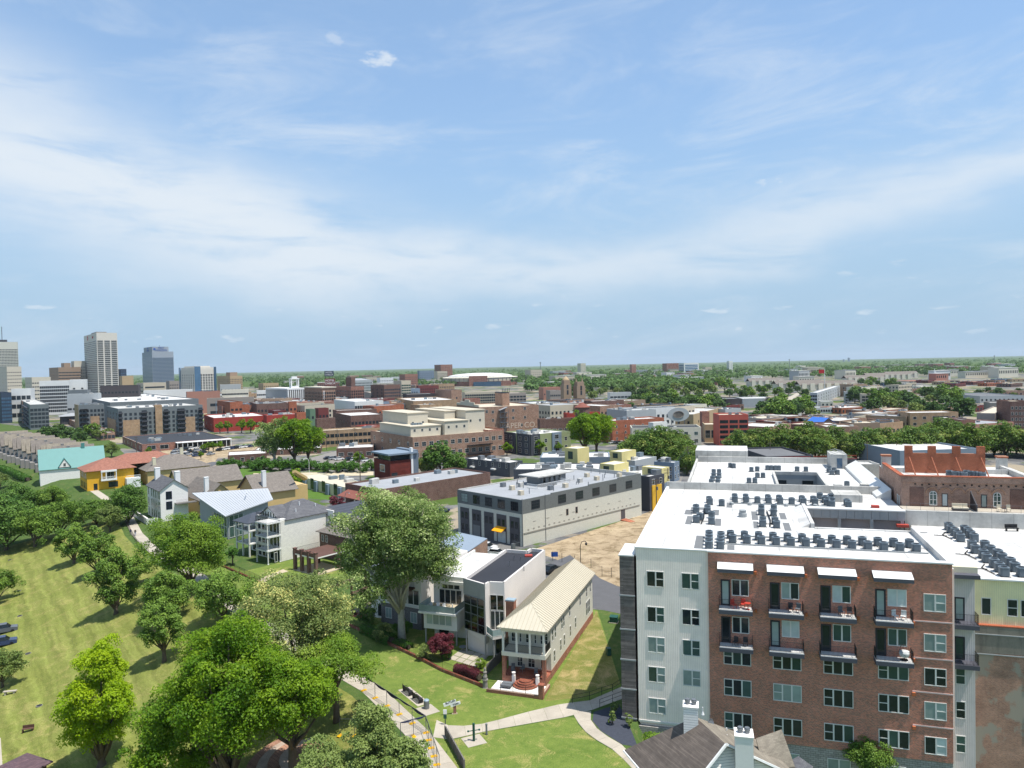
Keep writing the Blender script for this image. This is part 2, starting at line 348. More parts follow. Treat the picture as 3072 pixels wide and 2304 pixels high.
def dirt_mat():
    g = NG('dirt', 0.95, 0.1).world(); n = g.noise(0.12, 7, 0.68); n2 = g.noise(0.35, 7, 0.72, dist=0.5); n3 = g.noise(6, 4, 0.7)
    cc = g.mix(g.mr(n, 0.35, 0.65), lin((176, 158, 130)), lin((154, 136, 110))); cc = g.mix(g.mr(n2, 0.46, 0.66), cc, lin((112, 96, 72)))
    gr = g.mr(g.noise(0.22, 6, 0.7), 0.60, 0.68); cc = g.mix(g.m('MULTIPLY', gr, g.mr(n3, 0.4, 0.6)), cc, lin((96, 98, 54)))
    f = g.mr(n3, 0.3, 0.7, 0.84, 1.16); g.col(g.mix(1.0, cc, g.comb(f, f, f), 'MULTIPLY')); g.bump(n3, 0.5, 0.06); MATS['dirt'] = g.mat
dirt_mat()
def city_mat():
    g = NG('city', 0.95, 0.1).world(); n = g.noise(0.018, 6, 0.6); n2 = g.noise(0.11, 5, 0.6); n3 = g.noise(1.5, 4, 0.6)
    cc = g.mix(g.mr(n2, 0.44, 0.56), lin((118, 116, 112)), lin((92, 92, 94))); cc = g.mix(g.mr(n, 0.52, 0.56), cc, lin((150, 138, 118)))
    cc = g.mix(g.mr(g.noise(0.03, 6, 0.7), 0.52, 0.56), cc, lin((78, 96, 46))); f = g.mr(n3, 0.3, 0.7, 0.85, 1.12)
    g.col(g.mix(1.0, cc, g.comb(f, f, f), 'MULTIPLY')); MATS['city'] = g.mat
city_mat()
# ---------------------------------------------------------------- ground
def ground():
    xs = np.concatenate([np.linspace(-16000, -600, 14), np.linspace(-500, -190, 14), np.arange(-180, 70, 2.5), np.linspace(75, 500, 20), np.linspace(600, 16000, 14)])
    ys = np.concatenate([np.linspace(-3000, 0, 6), np.linspace(10, 50, 8), np.arange(52, 330, 2.5), np.linspace(340, 700, 22), np.linspace(800, 20000, 20)])
    X, Y = np.meshgrid(xs, ys); Z = hz(X, Y)-0.2*sm(2, 4, bluff_d(X, Y)); nx, ny = len(xs), len(ys)
    me = bpy.data.meshes.new('ground'); v = np.stack([X, Y, Z], -1).reshape(-1, 3)
    i = np.arange(nx*ny).reshape(ny, nx); f = np.stack([i[:-1, :-1], i[:-1, 1:], i[1:, 1:], i[1:, :-1]], -1).reshape(-1, 4)
    me.from_pydata(v.tolist(), [], f.tolist()); me.polygons.foreach_set('use_smooth', np.ones(len(f), dtype=bool)); me.materials.append(M('grass_far')); me.update()
    tag(inst('ground', me), 'grassy ground reaching out to the wooded horizon', kind='structure')
ground()
def sheet(name, pts, mat, lift, label, kind='structure', step=None):     # a flat sheet over level ground; pts in metres
    mb = MB(); mb.face([(p[0], p[1], lift) for p in pts]); o = mb.build(name, mat); return tag(o, label, kind=kind)
def gp(*px, z=0.0): return [G(a, b, z) for a, b in px]
# the lawn falling from the bluff edge towards the river
def lawn_sheet():
    b = [BLUFF[0]+(0, -10)]+list(BLUFF[:11]); rows = []
    # resample the bluff edge
    pts = []
    for p, q in zip(b[:-1], b[1:]):
        k = max(1, int(np.hypot(*(q-p))/3)); pts += [p+(q-p)*t/k for t in range(k)]
    pts.append(b[-1]); pts = np.array(pts); off = np.concatenate([[1.2], np.arange(2.5, 60, 2.5), [70, 90, 120, 160]])
    d = np.gradient(pts, axis=0)
    for _ in range(6): d = (np.roll(d, 1, 0)+d+np.roll(d, -1, 0))/3
    d /= np.linalg.norm(d, axis=1)[:, None]; n = np.stack([-d[:, 1], d[:, 0]], -1)
    V = pts[:, None, :]+n[:, None, :]*off[None, :, None]; Z = hz(V[..., 0], V[..., 1])+0.006
    a, c = V.shape[:2]; v = np.concatenate([V, Z[..., None]], -1).reshape(-1, 3); i = np.arange(a*c).reshape(a, c)
    f = np.stack([i[:-1, 1:], i[:-1, :-1], i[1:, :-1], i[1:, 1:]], -1).reshape(-1, 4)[:, ::-1]
    me = bpy.data.meshes.new('bluff_lawn'); me.from_pydata(v.tolist(), [], f.tolist()); me.materials.append(M('grass_bluff')); me.polygons.foreach_set('use_smooth', np.ones(len(f), dtype=bool)); me.update()
    tag(inst('bluff_lawn', me), 'mown yellow-green lawn sloping down from the bluff walk', kind='structure')
lawn_sheet()
sheet('city_ground', [(-95, 235), (-60, 196), (-30, 168), (-8, 140), (12, 122), (60, 105), (140, 100), (600, 300), (1500, 1700), (-400, 2100), (-1400, 1500), (-260, 470), (-170, 330)], M('city'), 0.004, 'paved and patchy city ground between the blocks')
sheet('park_lawn', [(-8.8, 73), (-7.2, 80.4), (-3.7, 82.3), (0.6, 84.2), (5.6, 86), (8.4, 86.6), (13, 90), (13.4, 121), (5, 128), (-22, 122), (-50, 143), (-72, 168), (-80, 161.5), (-67, 148), (-53, 129), (-35, 108.5), (-20.6, 94.4), (-14, 86)], M('grass_park'), 0.008, 'green park lawn between the bluff walk and the houses')
sheet('front_lawn', [(-7.6, 70), (-7.8, 79.6), (-3.8, 81.4), (0.6, 82.7), (5.7, 84.4), (6.5, 84.2), (6.7, 82.6), (7.7, 79.8), (10.3, 76.2), (11.8, 72), (11.8, 60), (-4.5, 60)], M('grass_park'), 0.006, 'green lawn patch in front of the concrete path')
sheet('worn_lawn', [(3.9, 91.4), (3.2, 88.6), (8.2, 89.4), (13.0, 92.8), (13.2, 121), (12.6, 119)], M('grass_worn'), 0.012, 'worn grass strip beside the cream house')
# dirt lot, streets
sheet('dirt_lot', gp((1590, 1652), (1920, 1545), (1990, 1520), (2010, 1545), (1960, 1640), (1860, 1760), (1780, 1745), (1700, 1690), (1640, 1668)), M('dirt'), 0.016, 'bare sandy dirt lot beside the grey warehouse')
sheet('alley', gp((1940, 1545), (2030, 1395), (2060, 1395), (2010, 1545)), M('concrete_dark'), 0.014, 'narrow grey alley beside the white-roofed apartments')
sheet('side_street', gp((1650, 1690), (1710, 1665), (1800, 1735), (1900, 1780), (1900, 1850), (1770, 1822), (1765, 1790)), M('asphalt'), 0.020, 'grey asphalt street end behind the cream house')
sheet('house_street', [(-1, 137), (10, 128), (5, 121), (-6, 131), (-22, 148), (-45, 175), (-75, 207), (-112, 245), (-106, 250), (-70, 213), (-40, 181), (-17, 154)], M('asphalt'), 0.018, 'asphalt lane running behind the bluff houses')
sheet('sand_parking', gp((480, 1352), (560, 1335), (1000, 1340), (900, 1352), (655, 1372), (640, 1392), (540, 1392)), M('dirt'), 0.016, 'sandy parking lot with rows of parked cars')
sheet('parking_asphalt', gp((925, 1375), (1020, 1350), (1125, 1372), (1125, 1410), (1000, 1420)), M('concrete_dark'), 0.015, 'grey parking yard behind the loading building')
sheet('cross_street', gp((555, 1402), (640, 1385), (665, 1388), (600, 1412)), M('asphalt'), 0.022, 'grey street beside the sandy parking lot')
sheet('green_yard', gp((560, 1420), (760, 1400), (1120, 1450), (990, 1500), (840, 1490)), M('grass_lush'), 0.020, 'green yard with young trees behind the bluff houses')
sheet('yard_path', gp((760, 1420), (1120, 1415), (1120, 1426), (760, 1432)), M('concrete_tan'), 0.030, 'pale path along the green yard')
sheet('rail_verge', gp((1800, 1375), (2250, 1335), (2260, 1346), (2000, 1372), (1800, 1395)), M('grass_park'), 0.020, 'grassy verge of the railway')
sheet('rail_bed', gp((1800, 1392), (2000, 1358), (2250, 1344), (2250, 1350), (2000, 1366), (1800, 1402)), M('concrete_tan'), 0.028, 'pale gravel bed of the railway')
sheet('rear_lot', gp((2600, 1460), (2600, 1425), (2665, 1425), (2665, 1530), (2690, 1560)), M('concrete_tan'), 0.016, 'tan paved yard between the apartments and the old brick building')
sheet('avenue', gp((2325, 1235), (2350, 1235), (2380, 1195), (2440, 1160), (2425, 1160), (2360, 1195)), M('concrete'), 0.022, 'pale avenue running away between apartment blocks')
sheet('gravel_bed', [(9.1, 81.0), (8.4, 83.4), (8.8, 85.5), (10.4, 86.5), (12.0, 87.2), (12.4, 82.8), (12.6, 77.4), (11.0, 78.0)], plain('gravel', (62, 66, 76), 0.95, 0.3, 3.0), 0.016, 'dark gravel bed at the foot of the apartment building')
# ---------------------------------------------------------------- foliage
leafm('leaf_maple', (80, 120, 18), (140, 170, 36), trans=0.42); leafm('leaf_bright', (88, 124, 32), (148, 174, 62), trans=0.42); leafm('leaf_dark', (64, 100, 38), (108, 140, 58))
leafm('leaf_oak', (74, 108, 36), (128, 156, 62)); leafm('leaf_syc', (92, 118, 54), (160, 180, 102), (192, 204, 140), 0.38); leafm('leaf_pale', (104, 122, 62), (142, 156, 88), (200, 196, 118))
leafm('leaf_gold', (118, 156, 16), (176, 196, 26), (232, 210, 40), 0.42); leafm('leaf_sumac', (72, 104, 40), (122, 146, 60), (150, 158, 80)); leafm('leaf_olive', (96, 118, 56), (140, 156, 84))
leafm('leaf_far', (60, 90, 44), (98, 126, 62)); leafm('leaf_red', (84, 34, 44), (116, 52, 60)); leafm('leaf_hedge', (60, 100, 32), (92, 132, 48))
def leaf_mesh(name, P, Nn, size, mat, rs, tint=None):
    n = len(P); t = rs.normal(size=(n, 3)); a = np.cross(Nn, t); a /= np.linalg.norm(a, axis=1)[:, None]+1e-9; b = np.cross(Nn, a)
    s = size*rs.uniform(0.6, 1.35, n)[:, None]; w = s*rs.uniform(0.45, 0.75, n)[:, None]
    dr = Nn*(-0.25*s)
    v = np.stack([P-a*s*0.5+dr*0.4, P+b*w*0.5, P+a*s*0.5+dr, P-b*w*0.5], 1).reshape(-1, 3)
    me = bpy.data.meshes.new(name); me.vertices.add(4*n); me.vertices.foreach_set('co', v.astype(np.float32).ravel())
    me.loops.add(4*n); me.loops.foreach_set('vertex_index', np.arange(4*n, dtype=np.int32)); me.polygons.add(n)
    me.polygons.foreach_set('loop_start', np.arange(0, 4*n, 4, dtype=np.int32)); me.polygons.foreach_set('loop_total', np.full(n, 4, dtype=np.int32))
    at = me.attributes.new('tint', 'FLOAT', 'FACE'); at.data.foreach_set('value', (rs.uniform(0, 1, n) if tint is None else tint).astype(np.float32))
    me.materials.append(mat); me.update(calc_edges=True); return me
def crown_points(rs, R, Hc, nl, n, lob=(0.20, 0.32), flat=0.8, bottom=-0.75, shell=0.9, taper=0.0):
    # lobes through an uneven crown, then leaves over each lobe
    d = rs.normal(size=(nl*3, 3)); d /= np.linalg.norm(d, axis=1)[:, None]; d = d[d[:, 2] > bottom][:nl]
    r = rs.uniform(0.35, 1.0, len(d))**0.5*shell*(1+0.12*np.sin(3*np.arctan2(d[:, 1], d[:, 0])+rs.uniform(0, 6)))
    for _ in range(4): kv = rs.normal(size=3)*3.2; r = r*(1+.09*np.sin(d@kv+rs.uniform(0, 6)))
    r = r/np.quantile(r, .93)*shell
    C = d*r[:, None]; k = 1-taper*np.clip(C[:, 2], 0, 1); C[:, :2] *= k[:, None]; C = C*np.array([R, R, Hc/2])
    lr = rs.uniform(lob[0], lob[1], len(d))*R
    pick = rs.choice(len(d), n, p=lr**2/(lr**2).sum()); q = rs.normal(size=(n, 3)); q[:, 2] += 0.65; q /= np.linalg.norm(q, axis=1)[:, None]
    rad = lr[pick]*rs.uniform(0.55, 1.08, n); P = C[pick]+q*rad[:, None]*np.array([1, 1, flat])
    Nn = q*0.7+rs.normal(size=(n, 3))*0.55+np.array([0.12, -0.1, 0.75]); Nn /= np.linalg.norm(Nn, axis=1)[:, None]
    tint = np.clip(0.5+1.0*(rs.uniform(0, 1, len(d))[pick]-0.5)+rs.normal(size=n)*0.22, 0, 1)
    return P, Nn, tint, C, lr
def trunk_mesh(rs, H, R, th, r0, C, mat, nb=9, lean=0.0):
    mb = MB(); top = Vector((lean*R, 0, th+0.35*(H-th))); mb.tube([(0, 0, -0.4), (0.05*r0, 0, th*0.25), (lean*R*0.3, 0.1*r0, th*0.7), (lean*R*0.6, 0, th), top], [r0*1.35, r0*1.05, r0*0.9, r0*0.8, r0*0.35], 8)
    idx = rs.choice(len(C), min(nb, len(C)), replace=False); zc = th+(H-th)*0.5
    for i in idx:
        e = Vector(C[i])+Vector((0, 0, zc)); s = Vector((lean*R*0.5, 0, th*(0.75+0.35*rs.uniform()))); mid = s.lerp(e, 0.45)+Vector((0, 0, 0.12*(H-th)))*(-0.4+rs.uniform())
        q1 = s.lerp(mid, 0.5)+Vector((rs.normal()*0.03*R, rs.normal()*0.03*R, 0)); mb.tube([s, q1, mid, e], [r0*0.5, r0*0.4, r0*0.27, r0*0.07], 5)
    return mb.mesh('trunk', mat, True)
def make_tree(seed, H, R, th, leaf, nl, n, ls, bark='bark', r0=None, lob=(0.2, 0.32), flat=0.8, bottom=-0.75, taper=0.0, nb=9, lean=0.0, tintf=None):
    rs = np.random.RandomState(seed); P, Nn, ti, C, lr = crown_points(rs, R, H-th, nl, n, lob, flat, bottom, taper=taper)
    P = P+np.array([lean*R, 0, th+(H-th)*0.5])
    if tintf is not None: ti = tintf(P, ti, rs)
    return trunk_mesh(rs, H, R, th, r0 or 0.035*H, C, M(bark), nb, lean), leaf_mesh('crown', P, Nn, ls, M(leaf), rs, ti)
def plant_tree(name, label, meshes, loc, rz=0.0, s=1.0, cat='tree', group=None, sz=None):
    t = thing(name, label, cat, loc, rz, group); t.scale = (s, s, sz or s)
    inst('trunk', meshes[0], t); inst('crown', meshes[1], t); return t
TP = {}
# ---------------------------------------------------------------- windows
WM = {}
def win_mesh(w, h, nx, ny, fm, gm, t=0.07, pr=0.05):            # one mesh: frame, bars and glass; its face looks along -y
    k = ('w', round(w, 2), round(h, 2), nx, ny, fm, gm, t)
    if k in WM: return WM[k]
    mb = MB(); mb.box(-w/2, w/2, -pr, 0.02, 0, t); mb.box(-w/2, w/2, -pr, 0.02, h-t, h); mb.box(-w/2, -w/2+t, -pr, 0.02, t, h-t); mb.box(w/2-t, w/2, -pr, 0.02, t, h-t)
    b = t*0.55
    for i in range(1, nx): x = -w/2+w*i/nx; mb.box(x-b/2, x+b/2, -pr*0.8, 0.02, t, h-t)
    for j in range(1, ny): z = h*j/ny; mb.box(-w/2+t, w/2-t, -pr*0.7, 0.02, z-b/2, z+b/2)
    mb.face([(-w/2+t, -0.015, t), (w/2-t, -0.015, t), (w/2-t, -0.015, h-t), (-w/2+t, -0.015, h-t)], 1)
    WM[k] = mb.mesh('window', [M(fm), M(gm)]); return WM[k]
def fpos(p0, p1, s, out=0.0):
    dx, dy = p1[0]-p0[0], p1[1]-p0[1]; L = math.hypot(dx, dy); dx /= L; dy /= L
    return (p0[0]+dx*s+dy*out, p0[1]+dy*s-dx*out), math.atan2(dy, dx)
def put_win(par, p0, p1, s, z, w, h, nx=1, ny=1, fm='white_trim', gm='glass', name='window', t=0.07):
    (x, y), a = fpos(p0, p1, s); return inst(name, win_mesh(w, h, nx, ny, fm, gm, t), par, (x, y, z), a)
def near_win(par, p0, p1, s, z, w, h, cols, fm='white_trim', glasses=('glass',), t=0.075, name='window', sill=None):
    # a frame with each pane a piece of its own; cols = [(share of width, rows)]
    k = ('n', w, h, tuple(cols), fm)
    lay = []; x = -w/2
    for fr, ny in cols:
        x1 = x+fr*w
        for j in range(ny): lay.append((x+t*0.5, x1-t*0.5, h*j/ny+t*0.5, h*(j+1)/ny-t*0.5))
        x = x1
    if k not in WM:
        mb = MB(); mb.box(-w/2-t/2, w/2+t/2, -0.06, 0.02, -t/2, t/2); mb.box(-w/2-t/2, w/2+t/2, -0.06, 0.02, h-t/2, h+t/2); x = -w/2
        xs = [-w/2]
        for fr, ny in cols:
            x1 = x+fr*w
            for j in range(1, ny): mb.box(x+t/2, x1-t/2, -0.05, 0.02, h*j/ny-t/2, h*j/ny+t/2)
            x = x1; xs.append(x)
        for x in xs: mb.box(x-t*(0.5 if x in (xs[0], xs[-1]) else 1.0), x+t*(0.5 if x in (xs[0], xs[-1]) else 1.0), -0.055, 0.02, t/2, h-t/2)
        WM[k] = mb.mesh('window', M(fm))
    (x, y), a = fpos(p0, p1, s); o = inst(name, WM[k], par, (x, y, z), a); same = RNG.random() < 0.55; g0 = RNG.choice(glasses)
    for (a0, a1, b0, b1) in lay:
        g = g0 if same else RNG.choice(glasses); pk = ('p', round(a0, 3), round(a1, 3), round(b0, 3), round(b1, 3), g)
        if pk not in WM: WM[pk] = MB().face([(a0, -0.012, b0), (a1, -0.012, b0), (a1, -0.012, b1), (a0, -0.012, b1)]).mesh('pane', M(g))
        inst('pane', WM[pk], o)
    return o
def rail_mesh(mb, pts, h=1.05, gap=0.13, r=0.014, top=0.022, z=0.0, post=None):
    for p, q in zip(pts[:-1], pts[1:]):
        p = Vector((*p, z)) if len(p) == 2 else Vector(p); q = Vector((*q, z)) if len(q) == 2 else Vector(q); L = (q-p).length; up = Vector((0, 0, h))
        mb.tube([p+up, q+up], top, 4); mb.tube([p+up*0.1, q+up*0.1], top*0.8, 4); n = max(1, int(L/gap))
        for i in range(n+1): a = p.lerp(q, i/n); mb.tube([a, a+up], r, 3, cap=False)
        if post:
            k = max(1, int(round(L/post)))
            for i in range(k+1): a = p.lerp(q, i/k); mb.tube([a, a+up*1.04], r*2.0, 4)
    return mb
# ---------------------------------------------------------------- the apartment building in front, right
ribbed('wall_white_rib', (253, 238, 226), 0.20, 0.6, 'h', 0.008); ribbed('wall_yellow_rib', (236, 226, 180), 0.20, 0.6, 'h', 0.008); ribbed('wall_grey_rib', (206, 198, 194), 0.2, 0.6, 'h', 0.008)
boards('wall_dark_board', (100, 92, 90), (134, 124, 120), 0.14, 3.2, (36, 34, 36)); brick('brick_apt', (198, 106, 80), (112, 62, 50), (204, 180, 160), 0.23, 0.082, 0.18)
boards('stone_base', (158, 152, 146), (176, 170, 164), 0.22, 0.5, (92, 90, 88)); plain('fascia', (150, 154, 154), 0.6, 0.1); plain('ledge_grey', (84, 84, 92), 0.6, 0.1)
plain('coping', (214, 214, 210), 0.5, 0.06); plain('rubber_mat', (112, 114, 115), 0.9, 0.12); plain('ac_grey', (112, 124, 132), 0.5, 0.1)
ribbed('ac_louver', (88, 100, 108), 0.07, 0.5, 'z', 0.02); plain('ac_black', (24, 26, 28), 0.6, 0.2); plain('skin_red', (170, 70, 58), 0.6, 0.1); plain('stucco_old', (140, 132, 120), 0.9, 0.2, 0.8, stain=0.7)
A0 = G(1908, 1643, 20); A1 = G(2850, 1691, 20); AP = Fr(A0, math.atan2(A1.y-A0.y, A1.x-A0.x))
ap = thing('apartment_building', 'large white-roofed apartment building with red brick, white and dark board front', 'building', (A0.x, A0.y, 0), AP.a)
ZR = 19.4
mb = MB(); mb.prism([(0, 0.25), (32, 0.25), (32, 17.2), (20.5, 17.2), (20.5, 30.9), (33.5, 30.9), (33.5, 43), (0, 43)], -9, ZR, 0, 1)
mb.build('main_block', [M('wall_white_rib'), M('roof_white')], ap)
MB().box(0, 7.9, -0.05, 0.25, 0.3, 20, 0).build('white_wall', M('wall_white_rib'), ap)
MB().box(7.9, 31.7, -0.3, 0.25, -0.35, 20, 0).build('brick_wall', M('brick_apt'), ap)
MB().box(0.02, 31.7, -0.22, 0.24, -9, -0.352, 0).build('stone_base', M('stone_base'), ap)
MB().box(0.0, 7.9, -0.12, -0.052, 0.1, 0.32).build('base_trim', M('white_trim'), ap)
MB().box(7.8, 31.8, -0.42, 0.5, 20, 20.14).build('coping', M('coping'), ap); MB().box(-0.1, 7.8, -0.14, 0.45, 20.0, 20.13).build('coping', M('coping'), ap)
MB().box(31.45, 31.82, 0.5, 16.8, ZR, 20.1).build('parapet', M('roof_white'), ap)
MB().box(-0.25, 0.2, 0.46, 42.2, ZR-0.5, 20.05).build('parapet', M('coping'), ap)
for s in ((20.05, 20.5, 17.0, 30.7), (20.5, 33.3, 16.75, 17.2)): MB().prism([(s[0], s[2]), (s[1], s[2]), (s[1], s[3]), (s[0], s[3])], ZR, 20.0 if s[3] > 20 else 19.52).build('parapet', M('roof_white'), ap)
MB().prism([(18.9, 16.9), (20.03, 17.4), (20.03, 30.3), (18.9, 30.3)], ZR, [ZR+0.02, 19.9, 19.9, ZR+0.02], 0).build('roof_cricket', M('roof_white'), ap)
MB().box(-0.3, 33.5, 44.2, 44.6, 8, 20.5).build('rear_parapet', M('roof_white2'), ap)
# roofs behind the parapet, round the second courtyard
mb = MB(); mb.box(-0.2, 33.5, 43.01, 44.19, 8, 19.3, 0, 1)
for b in ((3.2, 18, 44.61, 81), (25.4, 32.7, 44.61, 81), (18, 25.4, 64, 81), (18, 25.4, 44.61, 49.5)): mb.box(*b, -1, 19.2, 0, 1)
mb.build('rear_block', [M('fascia'), M('roof_white')], ap)
MB().box(2.6, 13.5, 81.01, 91, -1, 21.6, 0, 1).build('rear_tower', [M('roof_white2'), M('roof_white')], ap)
MB().box(3.2, 32.7, 80.4, 80.99, 19.2, 20.4).build('parapet', M('roof_white2'), ap); MB().box(2.8, 3.2, 44.7, 80.9, 17, 19.9).build('parapet', M('roof_white2'), ap)
MB().prism([(31.6, 40.0), (33.6, 40.0), (33.6, 74), (31.6, 74)], 17, [19.7, 20.9, 20.9, 19.7]).build('side_parapet', M('coping'), ap)
for s in ((17.6, 18, 49.3, 63.9), (25.4, 25.8, 49.3, 63.9), (18.0, 25.4, 63.95, 64.4)): MB().box(*s, 19.2, 19.8).build('parapet', M('roof_white2'), ap)
for i, u in enumerate((18.2, 22.9)): MB().box(u, u+1.9, 63.86, 63.96, 14.0, 18.2).build('courtyard_opening', M('glass'), ap)
MB().box(26.2, 27.4, 44.7, 46.2, 19.2, 20.6, 0).build('roof_bulkhead', M('roof_white2'), ap); MB().box(30.2, 31.4, 45.2, 46.8, 19.2, 20.7).build('roof_bulkhead', M('roof_white2'), ap)
sb = MB().box(29.0, 32.0, 73.6, 79.6, 19.2, 22.0).build('stair_bulkhead', M('roof_white2'), ap); inst('door', win_mesh(1.1, 2.1, 1, 1, 'fascia', 'glass_blue'), sb, (30.6, 73.59, 19.25), 0)
for k in range(4): MB().tube([(29.0+0.0, 73.6+k*2, 22.0), (30.5, 73.6+k*2, 22.5), (32.0, 73.6+k*2, 22.0)], 0.06, 4).build('roof_rib', M('fascia'), sb)
# courtyard: fascia panels over posts, with doors in the shade
for k in range(12): u = 20.55+k*1.08; MB().box(u, u+1.05, 29.7, 30.85, 18.2, 19.42).build('fascia_panel', M('fascia'), ap)
MB().box(20.5, 33.5, 29.6, 30.9, 19.43, 19.6).build('coping', M('coping'), ap)
for u in (21.0, 25.0, 29.2, 33.1): MB().box(u-0.22, u+0.22, 29.75, 30.2, 8, 18.19).build('post', M('fascia'), ap)
MB().box(20.6, 33.4, 30.82, 30.895, 10, 18.15).build('courtyard_wall', plain('court_grey', (150, 148, 152), 0.8, 0.1), ap)
for u, w in ((23.0, 1.5), (27.9, 1.3), (30.6, 1.3)): put_win(ap, (20.5, 30.815), (33.5, 30.815), u-20.5, 14.4, w, 2.2, 1, 1, 'iron', 'glass', 'door', 0.12)
for u in (22.0, 24.1): put_win(ap, (20.5, 30.815), (33.5, 30.815), u-20.5, 15.0, 0.5, 1.4, 1, 1, 'iron', 'glass', 'window', 0.05)
MB().box(25.1, 29.0, 36.0, 40.5, ZR, 20.5).build('roof_bulkhead', M('roof_white2'), ap)
for (u, v, w, d) in ((32.3, 29.0, 1.5, 0.9), (29.6, 32.0, 1.0, 0.8)): MB().box(u, u+w, v, v+d, ZR if v > 30 else 17.4, (ZR if v > 30 else 17.4)+0.35).build('roof_hatch', M('skin_red'), ap)
# dark board corner wing
MB().box(-1.9, -0.26, -0.1, 5.2, -1, 19.0, 0, 1).build('dark_wing', [M('wall_dark_board'), M('roof_white')], ap)
for z in (0.25, 3.6, 7.0, 10.5, 14.4): MB().box(-1.98, -0.2, -0.18, -0.1, z, z+0.16).build('band', M('fascia'), ap); MB().box(-1.98, -1.9, -0.1, 5.2, z, z+0.16).build('band', M('fascia'), ap)
MB().box(-2.0, -0.26, -0.2, 5.3, 19.0, 19.14).build('coping', M('coping'), ap)
# right part: balconied recess and the yellow upper storey on old masonry
MB().box(32.0, 34.3, 2.0, 17, -9, 18.6, 0, 1).build('recess_block', [M('wall_grey_rib'), M('roof_white')], ap)
MB().box(32.0, 34.5, 0.8, 2.0, 18.3, 18.7, 0).build('canopy', M('ledge_grey'), ap); MB().box(32.0, 34.5, 1.7, 2.2, 18.7, 19.3).build('parapet', M('cream'), ap)
MB().box(34.3, 52, 4.4, 34.4, 12.7, 17.4, 0, 1).build('yellow_storey', [M('wall_yellow_rib'), M('roof_white')], ap)
MB().box(34.3, 52, 4.15, 4.5, 17.4, 17.55).build('coping', M('coping'), ap)
MB().box(34.4, 52, 4.0, 30, -9, 12.6).build('old_masonry_wall', brick('brick_ruin', (182, 130, 106), (148, 104, 86), (190, 172, 154), 0.24, 0.085, 0.35, patch=(166, 154, 138)), ap)
MB().box(34.35, 52, 3.9, 4.4, 12.6, 12.72).build('brick_ledge', M('brick_orange'), ap); MB().box(34.35, 52, 3.92, 4.02, 9.8, 12.58).build('stucco_band', M('stucco_old'), ap)
for z in (9.6, 11.7): MB().box(34.35, 52, 3.84, 3.93, z, z+0.1).build('band', M('fascia'), ap)
for i, z in enumerate((13.6, 9.5)):
    bl = MB().box(32.0, 34.35, 0.6, 2.0, z-0.45, z, 0).build('balcony', M('ledge_grey'), ap); rail_mesh(MB(), [(32.05, 0.68), (34.28, 0.68), (34.28, 1.95)], 1.1, 0.12, z=z).build('railing', M('iron'), bl)
    put_win(ap, (32, 2.0), (34.3, 2.0), 0.9, z+0.06, 0.95, 2.4, 1, 1, 'dark_trim', 'blind' if i == 0 else 'glass_green', 'door', 0.14)
for z in (7.0, 3.4, -0.2): near_win(ap, (32, 2.0), (34.3, 2.0), 0.95, z, 0.85, 1.75, [(1, 2)], glasses=('glass', 'glass_green'))
for u, w, c in ((36.0, 0.85, [(1, 1)]), (38.4, 0.9, [(1, 2)]), (39.6, 0.9, [(1, 1)]), (43, 0.9, [(1, 2)])): near_win(ap, (34.3, 4.4), (52, 4.4), u-34.3, 13.7, w, 1.75, c, 'white_trim', ('glass', 'glass_green'))
for z in (6.2, 1.0): put_win(ap, (34.4, 4.0), (52, 4.0), 5.6, z, 1.3, 2.6, 2, 3, 'white_trim', 'glass')
# front windows
GL = ('glass', 'glass', 'blind', 'glass_green', 'blind_white')
for i, z in enumerate((15.7, 11.65, 8.2, 4.8, 1.2)):
    gl = ('glass', 'glass_green') if i < 2 else ('blind', 'blind', 'glass_green')
    for u in (2.1, 5.95):
        if i == 4 and u > 5: continue
        near_win(ap, (0, -0.05), (8, -0.05), u, z, 1.85, 1.72, [(0.53, 1), (0.47, 2)], 'white_trim', gl)
for z in (15.1, 11.0, 7.5, 4.0, 0.4): near_win(ap, (8, -0.3), (32, -0.3), 30.1-8, z, 1.95, 1.75, [(0.52, 1), (0.48, 2)], 'white_trim', ('blind', 'blind_white', 'glass'))
BAYS = (10.75, 15.85, 20.9, 26.15)
def awning(u):
    mb = MB(); mb.prism([(u-1.85, -1.55), (u+1.85, -1.55), (u+1.85, -0.3), (u-1.85, -0.3)], [18.15, 18.15, 18.5, 18.5], [18.55, 18.55, 19.0, 19.0], 0, 1); return mb.build('awning', [M('ledge_grey'), M('coping')], ap)
plain('orange_box', (190, 110, 70), 0.7, 0.1)
